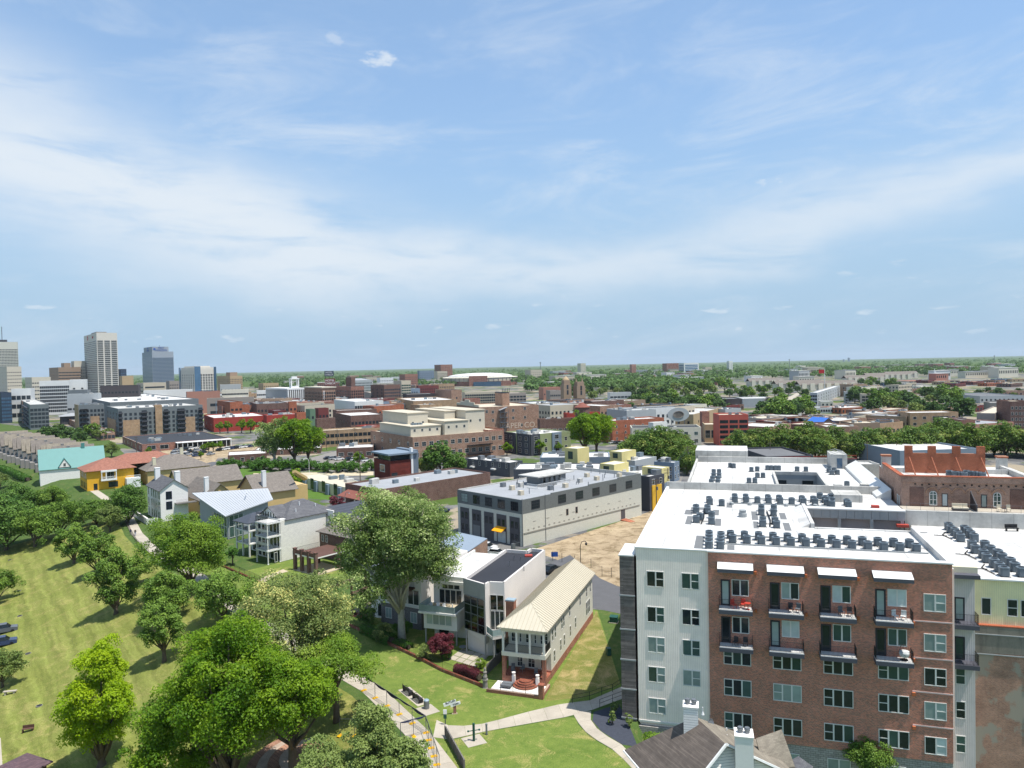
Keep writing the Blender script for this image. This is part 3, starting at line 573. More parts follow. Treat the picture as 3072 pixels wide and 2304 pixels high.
for k, u in enumerate(BAYS):
    awning(u)
    for i, z in enumerate((14.2, 10.1)):
        bl = MB().box(u-1.75, u+1.75, -1.75, -0.3, z-0.5, z-0.06, 0).box(u-1.72, u+1.72, -1.72, -0.3, z-0.06, z, 1).build('balcony', [M('ledge_grey'), M('coping')], ap)
        rail_mesh(MB(), [(u-1.7, -0.36), (u-1.7, -1.68), (u+1.7, -1.68), (u+1.7, -0.36)], 1.1, 0.12, z=z).build('railing', M('iron'), bl)
        put_win(ap, (8, -0.3), (32, -0.3), u-1.05-8, z+0.03, 1.0, 2.85, 1, 1, 'dark_trim', RNG.choice(('blind', 'glass', 'glass')), 'door', 0.17)
        near_win(ap, (8, -0.3), (32, -0.3), u+0.5-8, z+1.2, 1.7, 1.72, [(0.5, 1), (0.5, 1)], 'white_trim', GL)
        if k < 3: MB().box(u+1.98, u+2.22, -0.5, -0.3, z+3.6, z+3.95).build('wall_light', M('orange_box'), ap)
    for z in (7.75, 4.3, 0.6): near_win(ap, (8, -0.3), (32, -0.3), u+0.1-8, z, 2.8, 1.78, [(0.32, 2), (0.34, 1), (0.34, 1)], 'white_trim', ('glass', 'glass', 'blind', 'glass_green'))
    if k > 0: near_win(ap, (8, -0.22), (32, -0.22), u+0.1-8, -3.0, 2.2, 1.6, [(0.5, 1), (0.5, 1)], 'white_trim', ('blind',))
for z in (14.0, 10.2, 6.7, 3.2): MB().box(28.0, 31.7, -0.36, -0.3, z-0.05, z+0.08).build('string_course', plain('pink_stone', (196, 176, 170), 0.7, 0.1), ap); MB().box(27.95, 28.25, -0.55, -0.3, z-0.4, z-0.05).build('wall_light', M('orange_box'), ap)
# ---------------------------------------------------------------- condensers on the roof
def make_ac():
    t = thing('condenser_unit', 'tmp', 'condenser'); w = 0.39; c = 0.14; oc = [(-w+c, -w), (w-c, -w), (w, -w+c), (w, w-c), (w-c, w), (-w+c, w), (-w, w-c), (-w, -w+c)]
    MB().prism(oc, 0.06, 0.86).build('casing', M('ac_louver'), t)
    cap = MB().prism([(a*1.04, b*1.04) for a, b in oc], 0.862, 0.90).lathe(0, 0, [(0.36, 0.90), (0.36, 0.955), (0.30, 0.955), (0.30, 0.915)], 14).build('top_cap', M('ac_grey'), t)
    MB().lathe(0, 0, [(0.29, 0.903), (0.29, 0.92)], 12).build('fan', M('ac_black'), cap)
    MB().box(-0.43, 0.43, -0.43, -0.36, 0, 0.06).box(-0.43, 0.43, 0.36, 0.43, 0, 0.06).build('base_rail', M('ac_black'), t); return t
AC0 = make_ac(); acn = [0]
def ac(u, v, z, label, group, s=1.0, fr=AP):
    o = AC0 if acn[0] == 0 else copy_tree(AC0); acn[0] += 1; p = fr.W(u, v, z); o.location = p; o.rotation_euler = (0, 0, fr.a+RNG.choice((0, 1.571, 3.1416))+RNG.uniform(-.06, .06)); o.scale = (s*1.08, s*1.08, s*1.02)
    tag(o, label, 'condenser', group)
g1 = 'condensers in the double row behind the brick parapet'; l1 = 'grey condenser in the double row behind the brick front parapet'
for k in range(13):
    u = 10.5+k*1.62; ac(u, 7.25-0.04*k, ZR, f'grey condenser, {ordw(k)} from the left in the front line behind the brick parapet', g1); ac(u-0.25, 9.3-0.04*k, ZR, f'grey condenser, {ordw(k)} from the left in the second line behind the brick parapet', g1)
g2 = 'condensers at the roof corner by the white front'; l2 = 'grey condenser in the two short rows at the roof corner near the white front'
for k in range(4): ac(7.9-0.05*k, 3.6+1.75*k, ZR, f'grey condenser, {ordw(k)} from the front in the left short row at the white corner', g2); ac(9.15, 3.8+1.55*k, ZR, f'grey condenser, {ordw(k)} from the front in the right short row at the white corner', g2)
def ac_cluster(pts, z, what, group, thr, s=1.0):
    for side in (0, 1):
        col = sorted([p for p in pts if (p[0] >= thr) == bool(side)], key=lambda p: p[1])
        for k, (u, v) in enumerate(col): ac(u, v, z, f'{what}, {("left", "right")[side]} column, {ordw(k)} from front', group, s)
g3 = 'condensers in the left square cluster'; l3 = 'grey condenser in the square cluster left of the roof vent'
ac_cluster(((5.5, 23.7), (7.1, 23.6), (5.8, 17.5), (6.2, 19.3), (7.8, 16.9), (7.7, 20.8), (7.2, 30.6), (8.9, 29.9), (5.4, 25.4), (7.0, 32.2), (7.0, 25.3)), ZR, 'grey condenser in the cluster left of the roof vent', g3, 6.6)
g4 = 'condensers in the right square cluster'; l4 = 'grey condenser in the square cluster right of the roof vent'
ac_cluster(((14.3, 24.2), (15.9, 24.1), (14.2, 16.6), (15.9, 16.3), (14.4, 27.0), (16.1, 27.3), (14.3, 18.6), (15.8, 18.4)), ZR, 'grey condenser in the cluster right of the roof vent', g4, 15)
g5 = 'condensers in the row before the rear parapet'; l5 = 'grey condenser in the row in front of the rear white parapet'
for k in range(9): ac(10.8+1.62*k, 33.2, ZR, f'grey condenser, {ordw(k)} from the left in the line before the rear parapet', g5); ac(10.75+1.62*k, 35.2, ZR, f'grey condenser hidden behind the {ordw(k)} one of the line before the rear parapet', g5) if k not in (2, 5) else None
ac_cluster(((23.3, 38.2), (24.3, 31.9), (24.8, 37.5), (26.5, 33.5), (23.9, 36.0), (26.5, 31.8), (24.6, 34.6)), ZR, 'condenser by the low roof bulkhead above the courtyard', 'condensers by the roof bulkhead', 24.5)
g6 = 'condensers on the roofs round the rear courtyard'; l6 = 'small dark condenser on the white roofs round the rear courtyard'
ac_cluster(((6.9, 63.2), (7.9, 63.4), (7.0, 58.5), (8.0, 58.6), (6.9, 54.6), (7.9, 54.8), (6.8, 51.0), (7.9, 51.1)), 19.2, 'small condenser of the double column, rear left roof', g6, 7.4, .95)
ac_cluster(((9.9, 72.6), (10.6, 71.9)), 19.2, 'small condenser of the pair below the rear white tower', g6, 10.3, .95); ac_cluster(((13.9, 67.1), (15.0, 68.0), (14.8, 59.7), (15.8, 59.8), (13.2, 53.2), (14.2, 53.3)), 19.2, 'small condenser in pairs left of the rear courtyard', g6, 14.5, .95)
for k, u in enumerate((17.0, 17.7, 18.5, 19.1)): ac(u, 70.0, 19.2, f'small dark condenser, {ordw(k)} from the left in the row of four behind the rear courtyard', g6, .95)
ac_cluster(((22.4, 69), (24, 69)), 19.2, 'small condenser of the low pair behind the rear courtyard', g6, 23, .95); ac_cluster(((28.0, 68), (29, 68.5), (28.2, 65.2), (29.2, 65.6), (28.4, 71), (29.0, 52)), 19.2, 'small dark condenser right of the rear courtyard', g6, 28.7, .95)
C7 = [0, 0]; g7 = 'condensers in two columns on the lower right roof'; l7 = 'grey condenser in the two columns on the lower right roof'
for u, v in ((38.5, 28.8), (38.3, 26.9), (38.4, 25.4), (38.3, 23.8), (38.2, 22.1), (40.0, 27.2), (40.0, 25.7), (39.9, 24.2), (39.8, 22.4), (38.5, 18.5), (38.2, 16.1), (39.9, 18.6), (39.8, 16.2), (38.4, 13.9), (38.2, 12.0), (40.0, 14.3), (39.9, 12.6), (38.3, 9.8), (38.3, 8.1), (38.2, 6.4), (40.1, 10.6), (39.9, 8.6), (39.9, 6.6)): ac(u, v-0.2, 17.4, f'grey condenser on the lower right roof, {ordw(C7[u < 39])} from the back in the {("right", "left")[u < 39]} column', g7, 1.08); C7[u < 39] += 1
# mats, curbs and pipes
for (u0, u1, v0, v1) in ((4.6, 6.9, 26.3, 28.0), (3.9, 5.0, 22.6, 26.0), (4.4, 5.2, 16.2, 21.5), (8.2, 9.0, 16.0, 20.5), (9.6, 10.4, 28.8, 32.5), (7.8, 8.6, 22.8, 26.6), (13.0, 13.8, 20.6, 26.4), (16.7, 17.5, 21.8, 26.0), (13.1, 13.7, 15.4, 19.6), (16.8, 17.6, 14.9, 19.4), (6.2, 7.2, 2.4, 9.8), (9.9, 10.7, 2.9, 5.8), (6.5, 7.4, 1.0, 1.8)):
    MB().box(u0, u1, v0, v1, ZR+0.004, ZR+0.03).build('roof_mat', M('rubber_mat'), ap)
for (u0, u1, v0, v1) in ((9.6, 31.0, 6.0, 6.15), (9.6, 30.6, 10.4, 10.6), (10.0, 24.0, 31.8, 32.0), (10.0, 24.5, 36.2, 36.4)): MB().box(u0, u1, v0, v1, ZR+0.001, ZR+0.16).build('roof_curb', M('fascia'), ap)
mb = MB()
for k in range(13): u = 10.5+k*1.62; mb.tube([(u+0.5, 8.3, ZR+0.1), (u+1.1, 8.35, ZR+0.1), (u+1.3, 7.4, ZR+0.1)], 0.035, 4)
for u in (6.5, 15.1): mb.tube([(u, 16.4, ZR+0.15), (u+0.2, 20, ZR+0.15), (u, 26.5, ZR+0.15)], 0.09, 5); mb.tube([(u-0.6, 18, ZR+0.1), (u+0.8, 18.2, ZR+0.1)], 0.05, 4); mb.tube([(u-0.6, 23, ZR+0.1), (u+0.8, 23.2, ZR+0.1)], 0.05, 4)
for v in (24.0, 14.2, 8.0): mb.tube([(37.6, v+2.5, 17.5), (36.9, v+1, 17.5), (37.4, v-1.5, 17.5)], 0.07, 4); mb.tube([(35.8, v+0.6, 17.5), (37.3, v+0.4, 17.5)], 0.06, 4)
tag(mb.build('roof_pipes', M('ac_black'), ap), kind='stuff')
MB().lathe(11.8, 22.4, [(0.55, ZR), (0.55, ZR+0.5), (0.45, ZR+0.55), (0.45, ZR+0.9), (0.5, ZR+0.95)], 12).build('roof_vent', M('fascia'), ap)
for u, v in ((10.3, 31.0), (12.9, 31.2), (18, 31.2), (19.5, 30.9), (22, 31.5)): MB().lathe(u, v, [(0.32, ZR), (0.32, ZR+0.35), (0.22, ZR+0.42)], 8).build('roof_vent', M('fascia'), ap)
# balcony and terrace furniture
def make_chair(m):
    t = thing('chair', 'tmp', 'chair'); MB().box(-.24, .24, -.24, .24, .40, .45).build('seat', m, t); MB().prism([(-.24, .2), (.24, .2), (.24, .26), (-.24, .26)], .451, .95).build('backrest', m, t)
    for x in (-.21, .21):
        for y in (-.21, .21): MB().box(x-.02, x+.02, y-.02, y+.02, 0, .399).build('leg', m, t)
    return t
def make_table(m, r=.4, h=.7):
    t = thing('table', 'tmp', 'table'); MB().lathe(0, 0, [(r, h-.04), (r, h)], 12).build('tabletop', m, t); MB().lathe(0, 0, [(.03, .02), (.03, h-.041)], 6).build('stem', m, t); MB().lathe(0, 0, [(.22, 0), (.2, .02)], 10).build('base', m, t); return t
plain('chair_red', (196, 72, 60), 0.5, 0.08); plain('chair_dark', (62, 58, 62), 0.6, 0.1); plain('chair_white', (220, 220, 216), 0.5, 0.05); plain('chair_grey', (108, 112, 116), 0.6, 0.1); plain('cushion', (200, 190, 168), 0.8, 0.08)
def put(o, fr, u, v, z, rz, label, cat, group=None): o.location = fr.W(u, v, z); o.rotation_euler = (0, 0, fr.a+rz); return tag(o, label, cat, group)
put(make_chair(M('chair_red')), AP, 10.55, -1.0, 14.2, 0.6, 'red chair left of the red table on the top left balcony', 'chair')
put(make_chair(M('chair_red')), AP, 11.5, -0.75, 14.2, -0.2, 'red chair behind the red table on the top left balcony', 'chair')
put(make_table(M('chair_red'), .36), AP, 12.0, -1.1, 14.2, 0, 'round red table on the top left balcony', 'table')
for k, (b, i, du, col, nm) in enumerate(((0, 1, -0.1, 'chair_dark', 'left of two dark chairs on the lower left balcony'), (0, 1, 0.95, 'chair_dark', 'right of two dark chairs on the lower left balcony'), (1, 0, 0.5, 'chair_dark', 'dark chair left of a grey one on the second top balcony'), (1, 0, 1.2, 'chair_grey', 'grey chair at the right end of the second top balcony'), (2, 0, 0.4, 'chair_grey', 'grey chair by the window on the third top balcony'), (2, 0, 1.2, 'chair_dark', 'dark chair at the right end of the third top balcony'), (3, 0, 0.2, 'chair_white', 'left of two white lounge chairs on the fourth top balcony'), (3, 0, 0.95, 'chair_white', 'right of two white lounge chairs on the fourth top balcony'))):
    put(make_chair(M(col)), AP, BAYS[b]+du, -0.95, (14.2, 10.1)[i], RNG.uniform(-.5, .5), nm, 'chair')
eg = thing('egg_chair', 'white hanging egg chair on the lower right balcony', 'chair', AP.W(26.15+1.0, -1.0, 10.1), AP.a)
mb = MB(); mb.lathe(0, 0, [(.1, .25), (.42, .4), (.5, .7), (.46, .95)], 12); mb.build('bowl', M('chair_white'), eg, True)
mb = MB()
for k in range(5): a = math.pi*k/4; mb.tube([(.48*math.cos(a), .48*math.sin(a), .9), (.34*math.cos(a), .34*math.sin(a)+.06, 1.4), (0, .1, 1.62)], .018, 4)
mb.build('cage', M('wood_pole'), eg); MB().lathe(0, .1, [(.4, 0), (.36, .05), (.05, .06), (.04, .25)], 10).build('foot', M('iron'), eg)
# ---------------------------------------------------------------- old brick building behind the roof terrace
brick('brick_old', (154, 106, 86), (112, 76, 64), (184, 164, 148), 0.30, 0.10, 0.35, 0.02)
ob = thing('old_brick_building', 'old brown brick building with arched windows above a roof terrace', 'building', (A0.x, A0.y, 0), AP.a)
MB().box(34.0, 53, 34.5, 52, -1, 22.9, 0, 1).build('wall', [M('brick_old'), M('roof_white')], ob)
MB().box(33.8, 53.2, 34.3, 34.75, 22.9, 23.75).build('parapet', M('brick_old'), ob); MB().box(33.7, 53.3, 34.2, 34.85, 23.75, 23.9).build('coping', M('brick_orange'), ob)
MB().box(33.8, 34.25, 34.76, 48, 22.9, 23.75).build('parapet', M('brick_old'), ob); MB().box(33.7, 34.35, 34.86, 48, 23.75, 23.9).build('coping', M('brick_orange'), ob)
for u in (33.8, 50.2): MB().box(u, u+1.3, 48.01, 49.2, 22.9, 24.9).build('pier', M('roof_white2'), ob); MB().box(u-.1, u+1.4, 47.95, 49.3, 24.9, 25.15).build('pier_cap', M('brick_orange'), ob)
MB().box(50.4, 50.9, 34.9, 48, 22.9, 23.7).build('parapet', M('roof_white2'), ob)
MB().box(36.3, 47.3, 44.0, 44.4, 22.9, 26.0).build('gable_wall', M('brick_orange'), ob)
MB().box(34.4, 36.29, 44.0, 44.3, 22.9, 23.6).build('low_wall', M('roof_white2'), ob); MB().box(47.31, 50.3, 44.0, 44.3, 22.9, 23.6).build('low_wall', M('roof_white2'), ob)
for u in (36.3, 39.55, 42.9, 46.2): MB().box(u, u+1.1, 43.96, 44.44, 26.0, 27.1).build('merlon', M('brick_orange'), ob)
for u in (36.9, 40.0, 43.3, 46.7): MB().tube([(u, 43.95, 25.4), (u+0.35, 41.6, 22.95)], 0.10, 6).tube([(u-.5, 43.95, 23.6), (u+0.3, 42.0, 23.3)], 0.06, 6).build('brace', M('brick_orange'), ob)
ac_cluster(((41.6, 40.6), (42.1, 39.7), (42.8, 39.4), (43.1, 38.9), (44.0, 41.0), (44.3, 40.3), (44.8, 39.9), (45.2, 39.5), (45.5, 39.0)), 22.9, 'blue-grey condenser on the old brick building roof', 'condensers on the old brick roof', 43.5)
# arches: a row of six brick arches with window, door or blind wall within
def arch_ring(cu, z, r, t, d, m, parent, name='arch'):
    mb = MB(); k = 10
    for i in range(k):
        a, b = math.pi*i/k, math.pi*(i+1)/k; q = [(cu+math.cos(a)*r, z+math.sin(a)*r), (cu+math.cos(b)*r, z+math.sin(b)*r), (cu+math.cos(b)*(r+t), z+math.sin(b)*(r+t)), (cu+math.cos(a)*(r+t), z+math.sin(a)*(r+t))]
        mb.face([(x, d, zz) for x, zz in q][::-1]); mb.face([(q[2][0], d, q[2][1]), (q[3][0], d, q[3][1]), (q[3][0], 34.5, q[3][1]), (q[2][0], 34.5, q[2][1])]); mb.face([(q[0][0], d, q[0][1]), (q[1][0], d, q[1][1]), (q[1][0], 34.5, q[1][1]), (q[0][0], 34.5, q[0][1])])
    return mb.build(name, m, parent)
brick('brick_arch', (178, 134, 104), (150, 108, 84), (170, 150, 132), 0.1, 0.2)
for i in range(6): arch_ring(37.9+i*1.66, 21.4, 0.72, 0.16, 34.36, M('brick_arch'), ob)
def arch_win(u, z, w, h, fm='white_trim'):
    mb = MB(); r = w/2; t = .08; mb.box(u-r, u-r+t, 34.38, 34.5, z, z+h).box(u+r-t, u+r, 34.38, 34.5, z, z+h).box(u-.04, u+.04, 34.4, 34.5, z, z+h+r*.9).box(u-r, u+r, 34.38, 34.5, z-.06, z+.04).box(u-r, u+r, 34.4, 34.5, z+h*.5-.03, z+h*.5+.03).box(u-r, u+r, 34.4, 34.5, z+h-.03, z+h+.03); k = 8
    for i in range(k):
        a, b = math.pi*i/k, math.pi*(i+1)/k; mb.tube([(u+math.cos(a)*(r-.04), 34.44, z+h+math.sin(a)*(r-.04)), (u+math.cos(b)*(r-.04), 34.44, z+h+math.sin(b)*(r-.04))], .05, 4)
    o = mb.build('arched_window', M(fm), ob); MB().face([(u-r, 34.47, z), (u+r, 34.47, z), (u+r, 34.47, z+h)]+[(u+math.cos(math.pi*i/8)*r, 34.47, z+h+math.sin(math.pi*i/8)*r) for i in range(1, 8)]+[(u-r, 34.47, z+h)]).build('pane', M('glass_green'), o)
arch_win(38.0, 19.7, 1.0, 1.5); arch_win(46.0, 19.7, 1.0, 1.5); put_win(ob, (34, 34.5), (53, 34.5), 5.5, 19.55, .75, 1.8, 1, 1, 'dark_trim', 'blind_white', 'door', .08); put_win(ob, (34, 34.5), (53, 34.5), 10.4, 19.55, .75, 1.8, 1, 1, 'dark_trim', 'blind', 'door', .1)
for u0, u1 in ((35.0, 36.8), (47.6, 49.6)): MB().box(u0, u1, 34.40, 34.5, 19.5, 22.2).build('blind_panel', M('brick_dark'), ob)
for v in (37.0, 38.2): put_win(ob, (34, 40), (34, 34.5), v-34.5, 18.2, .6, 2.4, 1, 2, 'white_trim', 'blind', 'window')
for k in range(16): MB().box(35.6+k*.9, 35.82+k*.9, 34.42, 34.5, 22.55-(k % 2)*.12, 22.75-(k % 2)*.12).build('tie_plate', M('iron'), ob)
# the terrace and its white retaining wall
tr = thing('roof_terrace', 'roof terrace behind a long white wall and thin railing', 'terrace', (A0.x, A0.y, 0), AP.a)
MB().box(33.6, 53, 30.6, 31.2, 12, 19.5).build('white_wall', M('roof_white2'), tr); MB().box(33.6, 53, 31.21, 34.3, 12, 19.45).build('floor', M('concrete'), tr)
rail_mesh(MB(), [(33.9, 31.0), (53, 31.0)], 1.0, 1.6, 0.02, 0.02, 19.5).build('railing', M('steel'), tr)
MB().prism([(42.6, 31.4), (42.75, 31.4), (42.75, 34.2), (42.6, 34.2)], 19.45, [20.4, 20.4, 21.9, 21.9]).build('divider', M('dark_trim'), tr)
sf = thing('sofa', 'cream cushioned sofa on the roof terrace left of the divider', 'sofa', AP.W(40.8, 32.0, 19.45), AP.a)
MB().box(-1, 1, -.4, .4, .1, .3).build('frame', M('chair_dark'), sf); MB().box(-.95, -.02, -.4, .25, .301, .5).build('seat_cushion', M('cushion'), sf); MB().box(.02, .95, -.4, .25, .301, .5).build('seat_cushion', M('cushion'), sf); MB().box(-.95, .95, .26, .42, .301, .95).build('back_cushion', M('cushion'), sf)
put(make_chair(M('cushion')), AP, 45.6, 32.2, 19.45, 0.2, 'left cream chair on the roof terrace right of the divider', 'chair'); put(make_chair(M('cushion')), AP, 46.7, 32.2, 19.45, -0.1, 'right cream chair on the roof terrace right of the divider', 'chair'); put(make_table(M('chair_dark'), .3, .5), AP, 46.15, 31.9, 19.45, 0, 'small dark table between two cream terrace chairs', 'table')
bn = thing('bench', 'iron bench standing before the white terrace wall on the roof', 'bench', AP.W(46.2, 29.4, 17.4), AP.a+.2)
MB().box(-.8, .8, -.25, .2, .4, .45).build('seat', M('iron'), bn); MB().box(-.8, .8, .2, .25, .46, .9).build('backrest', M('iron'), bn)
for x in (-.7, .7): MB().box(x-.03, x+.03, -.2, .2, 0, .399).build('leg', M('iron'), bn)
# ---------------------------------------------------------------- roofs
def shingles(key, c1, c2, bw=0.34, bh=0.16):
    if key in MATS: return MATS[key]
    g = NG(key, 0.9, 0.15); x, y, z = g.xyz(); v = g.comb(g.m('ADD', x, g.m('MULTIPLY', y, 0.22)), g.m('ADD', g.m('MULTIPLY', z, 1.7), g.m('MULTIPLY', y, 0.13)))
    t = g.N.new('ShaderNodeTexBrick'); g.lk(v, t.inputs['Vector']); t.inputs['Scale'].default_value = 1
    t.inputs['Brick Width'].default_value = bw; t.inputs['Row Height'].default_value = bh; t.inputs['Mortar Size'].default_value = 0.008
    t.inputs['Color1'].default_value = (*lin(c1), 1); t.inputs['Color2'].default_value = (*lin(c2), 1); t.inputs['Mortar'].default_value = (*sc3(lin(c1), 0.6), 1)
    f = g.mr(g.noise(1.2, 6, 0.65), 0.3, 0.7, 0.82, 1.15); g.col(g.mix(1.0, t.outputs['Color'], g.comb(f, f, f), 'MULTIPLY')); MATS[key] = g.mat; return g.mat
shingles('sh_brown', (112, 102, 94), (92, 84, 78)); shingles('sh_grey', (104, 104, 106), (88, 88, 92)); shingles('sh_tan', (140, 132, 118), (124, 116, 104)); shingles('sh_taupe', (128, 120, 112), (112, 106, 100))
shingles('sh_terra', (152, 106, 90), (138, 94, 80), 0.3, 0.25); plain('roof_teal', (78, 132, 128), 0.5, 0.08, 0.5); plain('roof_blue', (60, 110, 190), 0.5, 0.08); plain('metal_cream', (188, 180, 160), 0.5, 0.05, 0.5); plain('metal_white', (172, 175, 178), 0.5, 0.05, 0.5)
ribbed('metal_black', (66, 70, 78), 0.5, 0.4, 'x', 0.05); plain('yellow_wall', (216, 164, 44), 0.7, 0.06, stain=0.1); plain('stucco_tan', (196, 168, 116), 0.8, 0.07); plain('siding_cream', (208, 204, 190), 0.65, 0.04)
boards('siding', (206, 203, 190), (210, 207, 194), 0.15, 30, (168, 165, 154), var=0.05); boards('siding_white', (238, 233, 227), (240, 236, 230), 0.22, 30, (160, 162, 164), var=0.04)
boards('house_brick_white', (234, 229, 217), (226, 221, 210), 0.2, 0.5, (188, 186, 178), var=0.08); boards('house_brick_grey', (116, 112, 112), (98, 94, 96), 0.085, 0.24, (142, 138, 134)); plain('concrete_wall', (150, 150, 148), 0.8, 0.12, 0.6, stain=0.25)
brick('brick_house', (150, 84, 62), (130, 70, 54), (164, 140, 122)); plain('deck_brown', (92, 66, 56), 0.8, 0.15); plain('stucco_white', (234, 229, 222), 0.75, 0.05, stain=0.08)
def hip_mesh(x0, x1, y0, y1, z, rise, ov=0.5, gable=None, run=None, th=0.14, mats=None):
    # gable: None = hipped, 'x' = ridge along x with gables at both ends, 'y' = ridge along y
    X0, X1, Y0, Y1 = x0-ov, x1+ov, y0-ov, y1+ov; mb = MB(); ze = z-0.02
    if gable == 'x' or (gable is None and X1-X0 >= Y1-Y0):
        r = (0 if gable else (run if run is not None else (Y1-Y0)/2)); ym = (Y0+Y1)/2; a, b = (X0+r, ym, ze+rise), (X1-r, ym, ze+rise)
        c = [(X0, Y0, ze), (X1, Y0, ze), (X1, Y1, ze), (X0, Y1, ze)]; mb.face([c[0], c[1], b, a]); mb.face([c[2], c[3], a, b]); mb.face([c[1], c[2], b]); mb.face([c[3], c[0], a])
    else:
        r = (0 if gable else (run if run is not None else (X1-X0)/2)); xm = (X0+X1)/2; a, b = (xm, Y0+r, ze+rise), (xm, Y1-r, ze+rise)
        c = [(X0, Y0, ze), (X1, Y0, ze), (X1, Y1, ze), (X0, Y1, ze)]; mb.face([c[1], c[2], b, a]); mb.face([c[3], c[0], a, b]); mb.face([c[0], c[1], a]); mb.face([c[2], c[3], b])
    mb.box(X0, X1, Y0, Y1, ze-th, ze-0.004); return mb
def slab(pts, t=0.15, m=0, mt=None):       # a tilted slab under four or more roof points
    mb = MB(); mb.prism([(p[0], p[1]) for p in pts], [p[2]-t for p in pts], [p[2] for p in pts], m, mt); return mb
def house(name, label, corner, ang, L1, L2, h, rise, wall, roof, ov=0.5, gable=None, base=-0.5, cat='house', group=None, run=None):
    t = thing(name, label, cat, (corner[0], corner[1], corner[2] if len(corner) > 2 else 0), ang, group)
    mb = MB(); mb.box(0, L1, 0, L2, base, h)
    if gable == 'x':
        mb.face([(0, 0, h), (0, L2, h), (0, L2/2, h+rise-0.06)]); mb.face([(L1, 0, h), (L1, L2, h), (L1, L2/2, h+rise-0.06)])
    if gable == 'y':
        mb.face([(0, 0, h), (L1, 0, h), (L1/2, 0, h+rise-0.06)]); mb.face([(0, L2, h), (L1, L2, h), (L1/2, L2, h+rise-0.06)])
    mb.build('wall', M(wall), t)
    if gable:
        m2 = MB(); X0, X1, Y0, Y1 = -ov, L1+ov, -ov, L2+ov
        if gable == 'x':
            k = rise/(L2/2)*ov; ym = L2/2; a = slab([(X0, Y0, h-k), (X1, Y0, h-k), (X1, ym, h+rise), (X0, ym, h+rise)]); b = slab([(X0, ym, h+rise), (X1, ym, h+rise), (X1, Y1, h-k), (X0, Y1, h-k)])
        else:
            k = rise/(L1/2)*ov; xm = L1/2; a = slab([(X0, Y0, h-k), (xm, Y0, h+rise), (xm, Y1, h+rise), (X0, Y1, h-k)]); b = slab([(xm, Y0, h+rise), (X1, Y0, h-k), (X1, Y1, h-k), (xm, Y1, h+rise)])
        for q in (a, b): q.build('roof_slope', M(roof), t)
    else: hip_mesh(0, L1, 0, L2, h, rise, ov, None, run).build('roof', M(roof), t)
    return t
def wins(t, p0, p1, ss, z, w, h, nx=1, ny=2, fm='white_trim', gm='glass', name='window'):
    for s in ss: put_win(t, p0, p1, s, z, w, h, nx, ny, fm, gm, name)
def chimney(t, x, y, z0, z1, w, d, m, pots=0, name='chimney'):
    c = MB().box(x-w/2, x+w/2, y-d/2, y+d/2, z0, z1).build(name, M(m), t); MB().box(x-w/2-.06, x+w/2+.06, y-d/2-.06, y+d/2+.06, z1, z1+.12).build('cap', M(m), c)
    for i in range(pots): MB().lathe(x+(i-(pots-1)/2)*.5, y, [(.2, z1+.12), (.2, z1+.45), (.26, z1+.46), (.26, z1+.52), (.2, z1+.53), (.2, z1+.62)], 10).build('flue', M('steel'), c)
    return c
# ---------------------------------------------------------------- cream house with the standing-seam roof
C0 = G(*(1637.5, 2060), 0); CH = Fr((C0.x, C0.y), R(-19.3))
ch = thing('cream_house', 'long cream house with ribbed metal hip roof and double front porch', 'house', (C0.x, C0.y, 0), CH.a); Wd, Ln = 5.9, 26.5
MB().box(-Wd, 0, 2.6, Ln, 1.0, 7.1).build('wall', M('siding'), ch); MB().box(-Wd-.03, .03, 2.5, Ln+.03, -.5, 1.0).build('brick_base', M('brick_house'), ch)
def seam_roof():
    z, rise, ov = 7.2, 2.1, .45; x0, x1, y0, y1 = -Wd-ov, ov, -ov, Ln+ov; xm = (x0+x1)/2; r = (x1-x0)/2*1.25
    a, b = Vector((xm, y0+r, z+rise)), Vector((xm, y1, z+rise)); mb = MB(); c = [Vector((x0, y0, z)), Vector((x1, y0, z)), Vector((x1, y1, z)), Vector((x0, y1, z))]
    mb.face([c[1], c[2], b, a]); mb.face([c[3], c[0], a, b]); mb.face([c[0], c[1], a]); mb.face([c[2], c[3], b]); mb.box(x0, x1, y0, y1, z-.16, z-.004); ro = mb.build('roof', M('metal_cream'), ch)
    mb = MB(); y = y0+.45
    mb.tube([a, b], .05, 4); mb.tube([a, c[1]], .05, 4); mb.tube([a, c[0]], .05, 4); mb.build('ridge_cap', M('metal_cream'), ro)
    lift = Vector((0, 0, .02)); n = 0
    while y < y1:
        k = min(1, (y-y0)/r); 
        for xe in (x0, x1):
            p = Vector((xe, y, z)); q = Vector((xe+(xm-xe)*k, y, z+rise*k)); MB().tube([p+lift, q+lift], .045, 4).build('seam', plain('seam_tan', (158, 150, 130), .5, .05), ro)
        y += .62
    x = x0+.5
    while x < x1-.2:
        k = 1-abs(x-xm)/(x1-xm); MB().tube([Vector((x, y0, z))+lift, Vector((x, y0+r*k, z+rise*k))+lift], .045, 4).build('seam', plain('seam_tan', (158, 150, 130), .5, .05), ro); x += .55
seam_roof()
MB().box(-Wd, 0, 0, 2.59, .55, .8).build('porch_floor', M('brick_house'), ch); MB().box(-Wd, 0, -.02, .18, -.5, .55).box(-Wd, -Wd+.2, .18, 2.5, -.5, .55).box(-.2, 0, .18, 2.5, -.5, .55).build('porch_base', M('brick_house'), ch)
MB().box(-Wd-.02, .02, -.03, 2.6, 3.4, 3.95).build('balcony', M('siding_cream'), ch); MB().box(-Wd, 0, .0, 2.6, 6.55, 7.03).build('porch_beam', M('siding_cream'), ch)
for u in (-Wd+.25, -.25): MB().box(u-.24, u+.24, .03, .5, .8, 3.4).build('pier', M('brick_house'), ch)
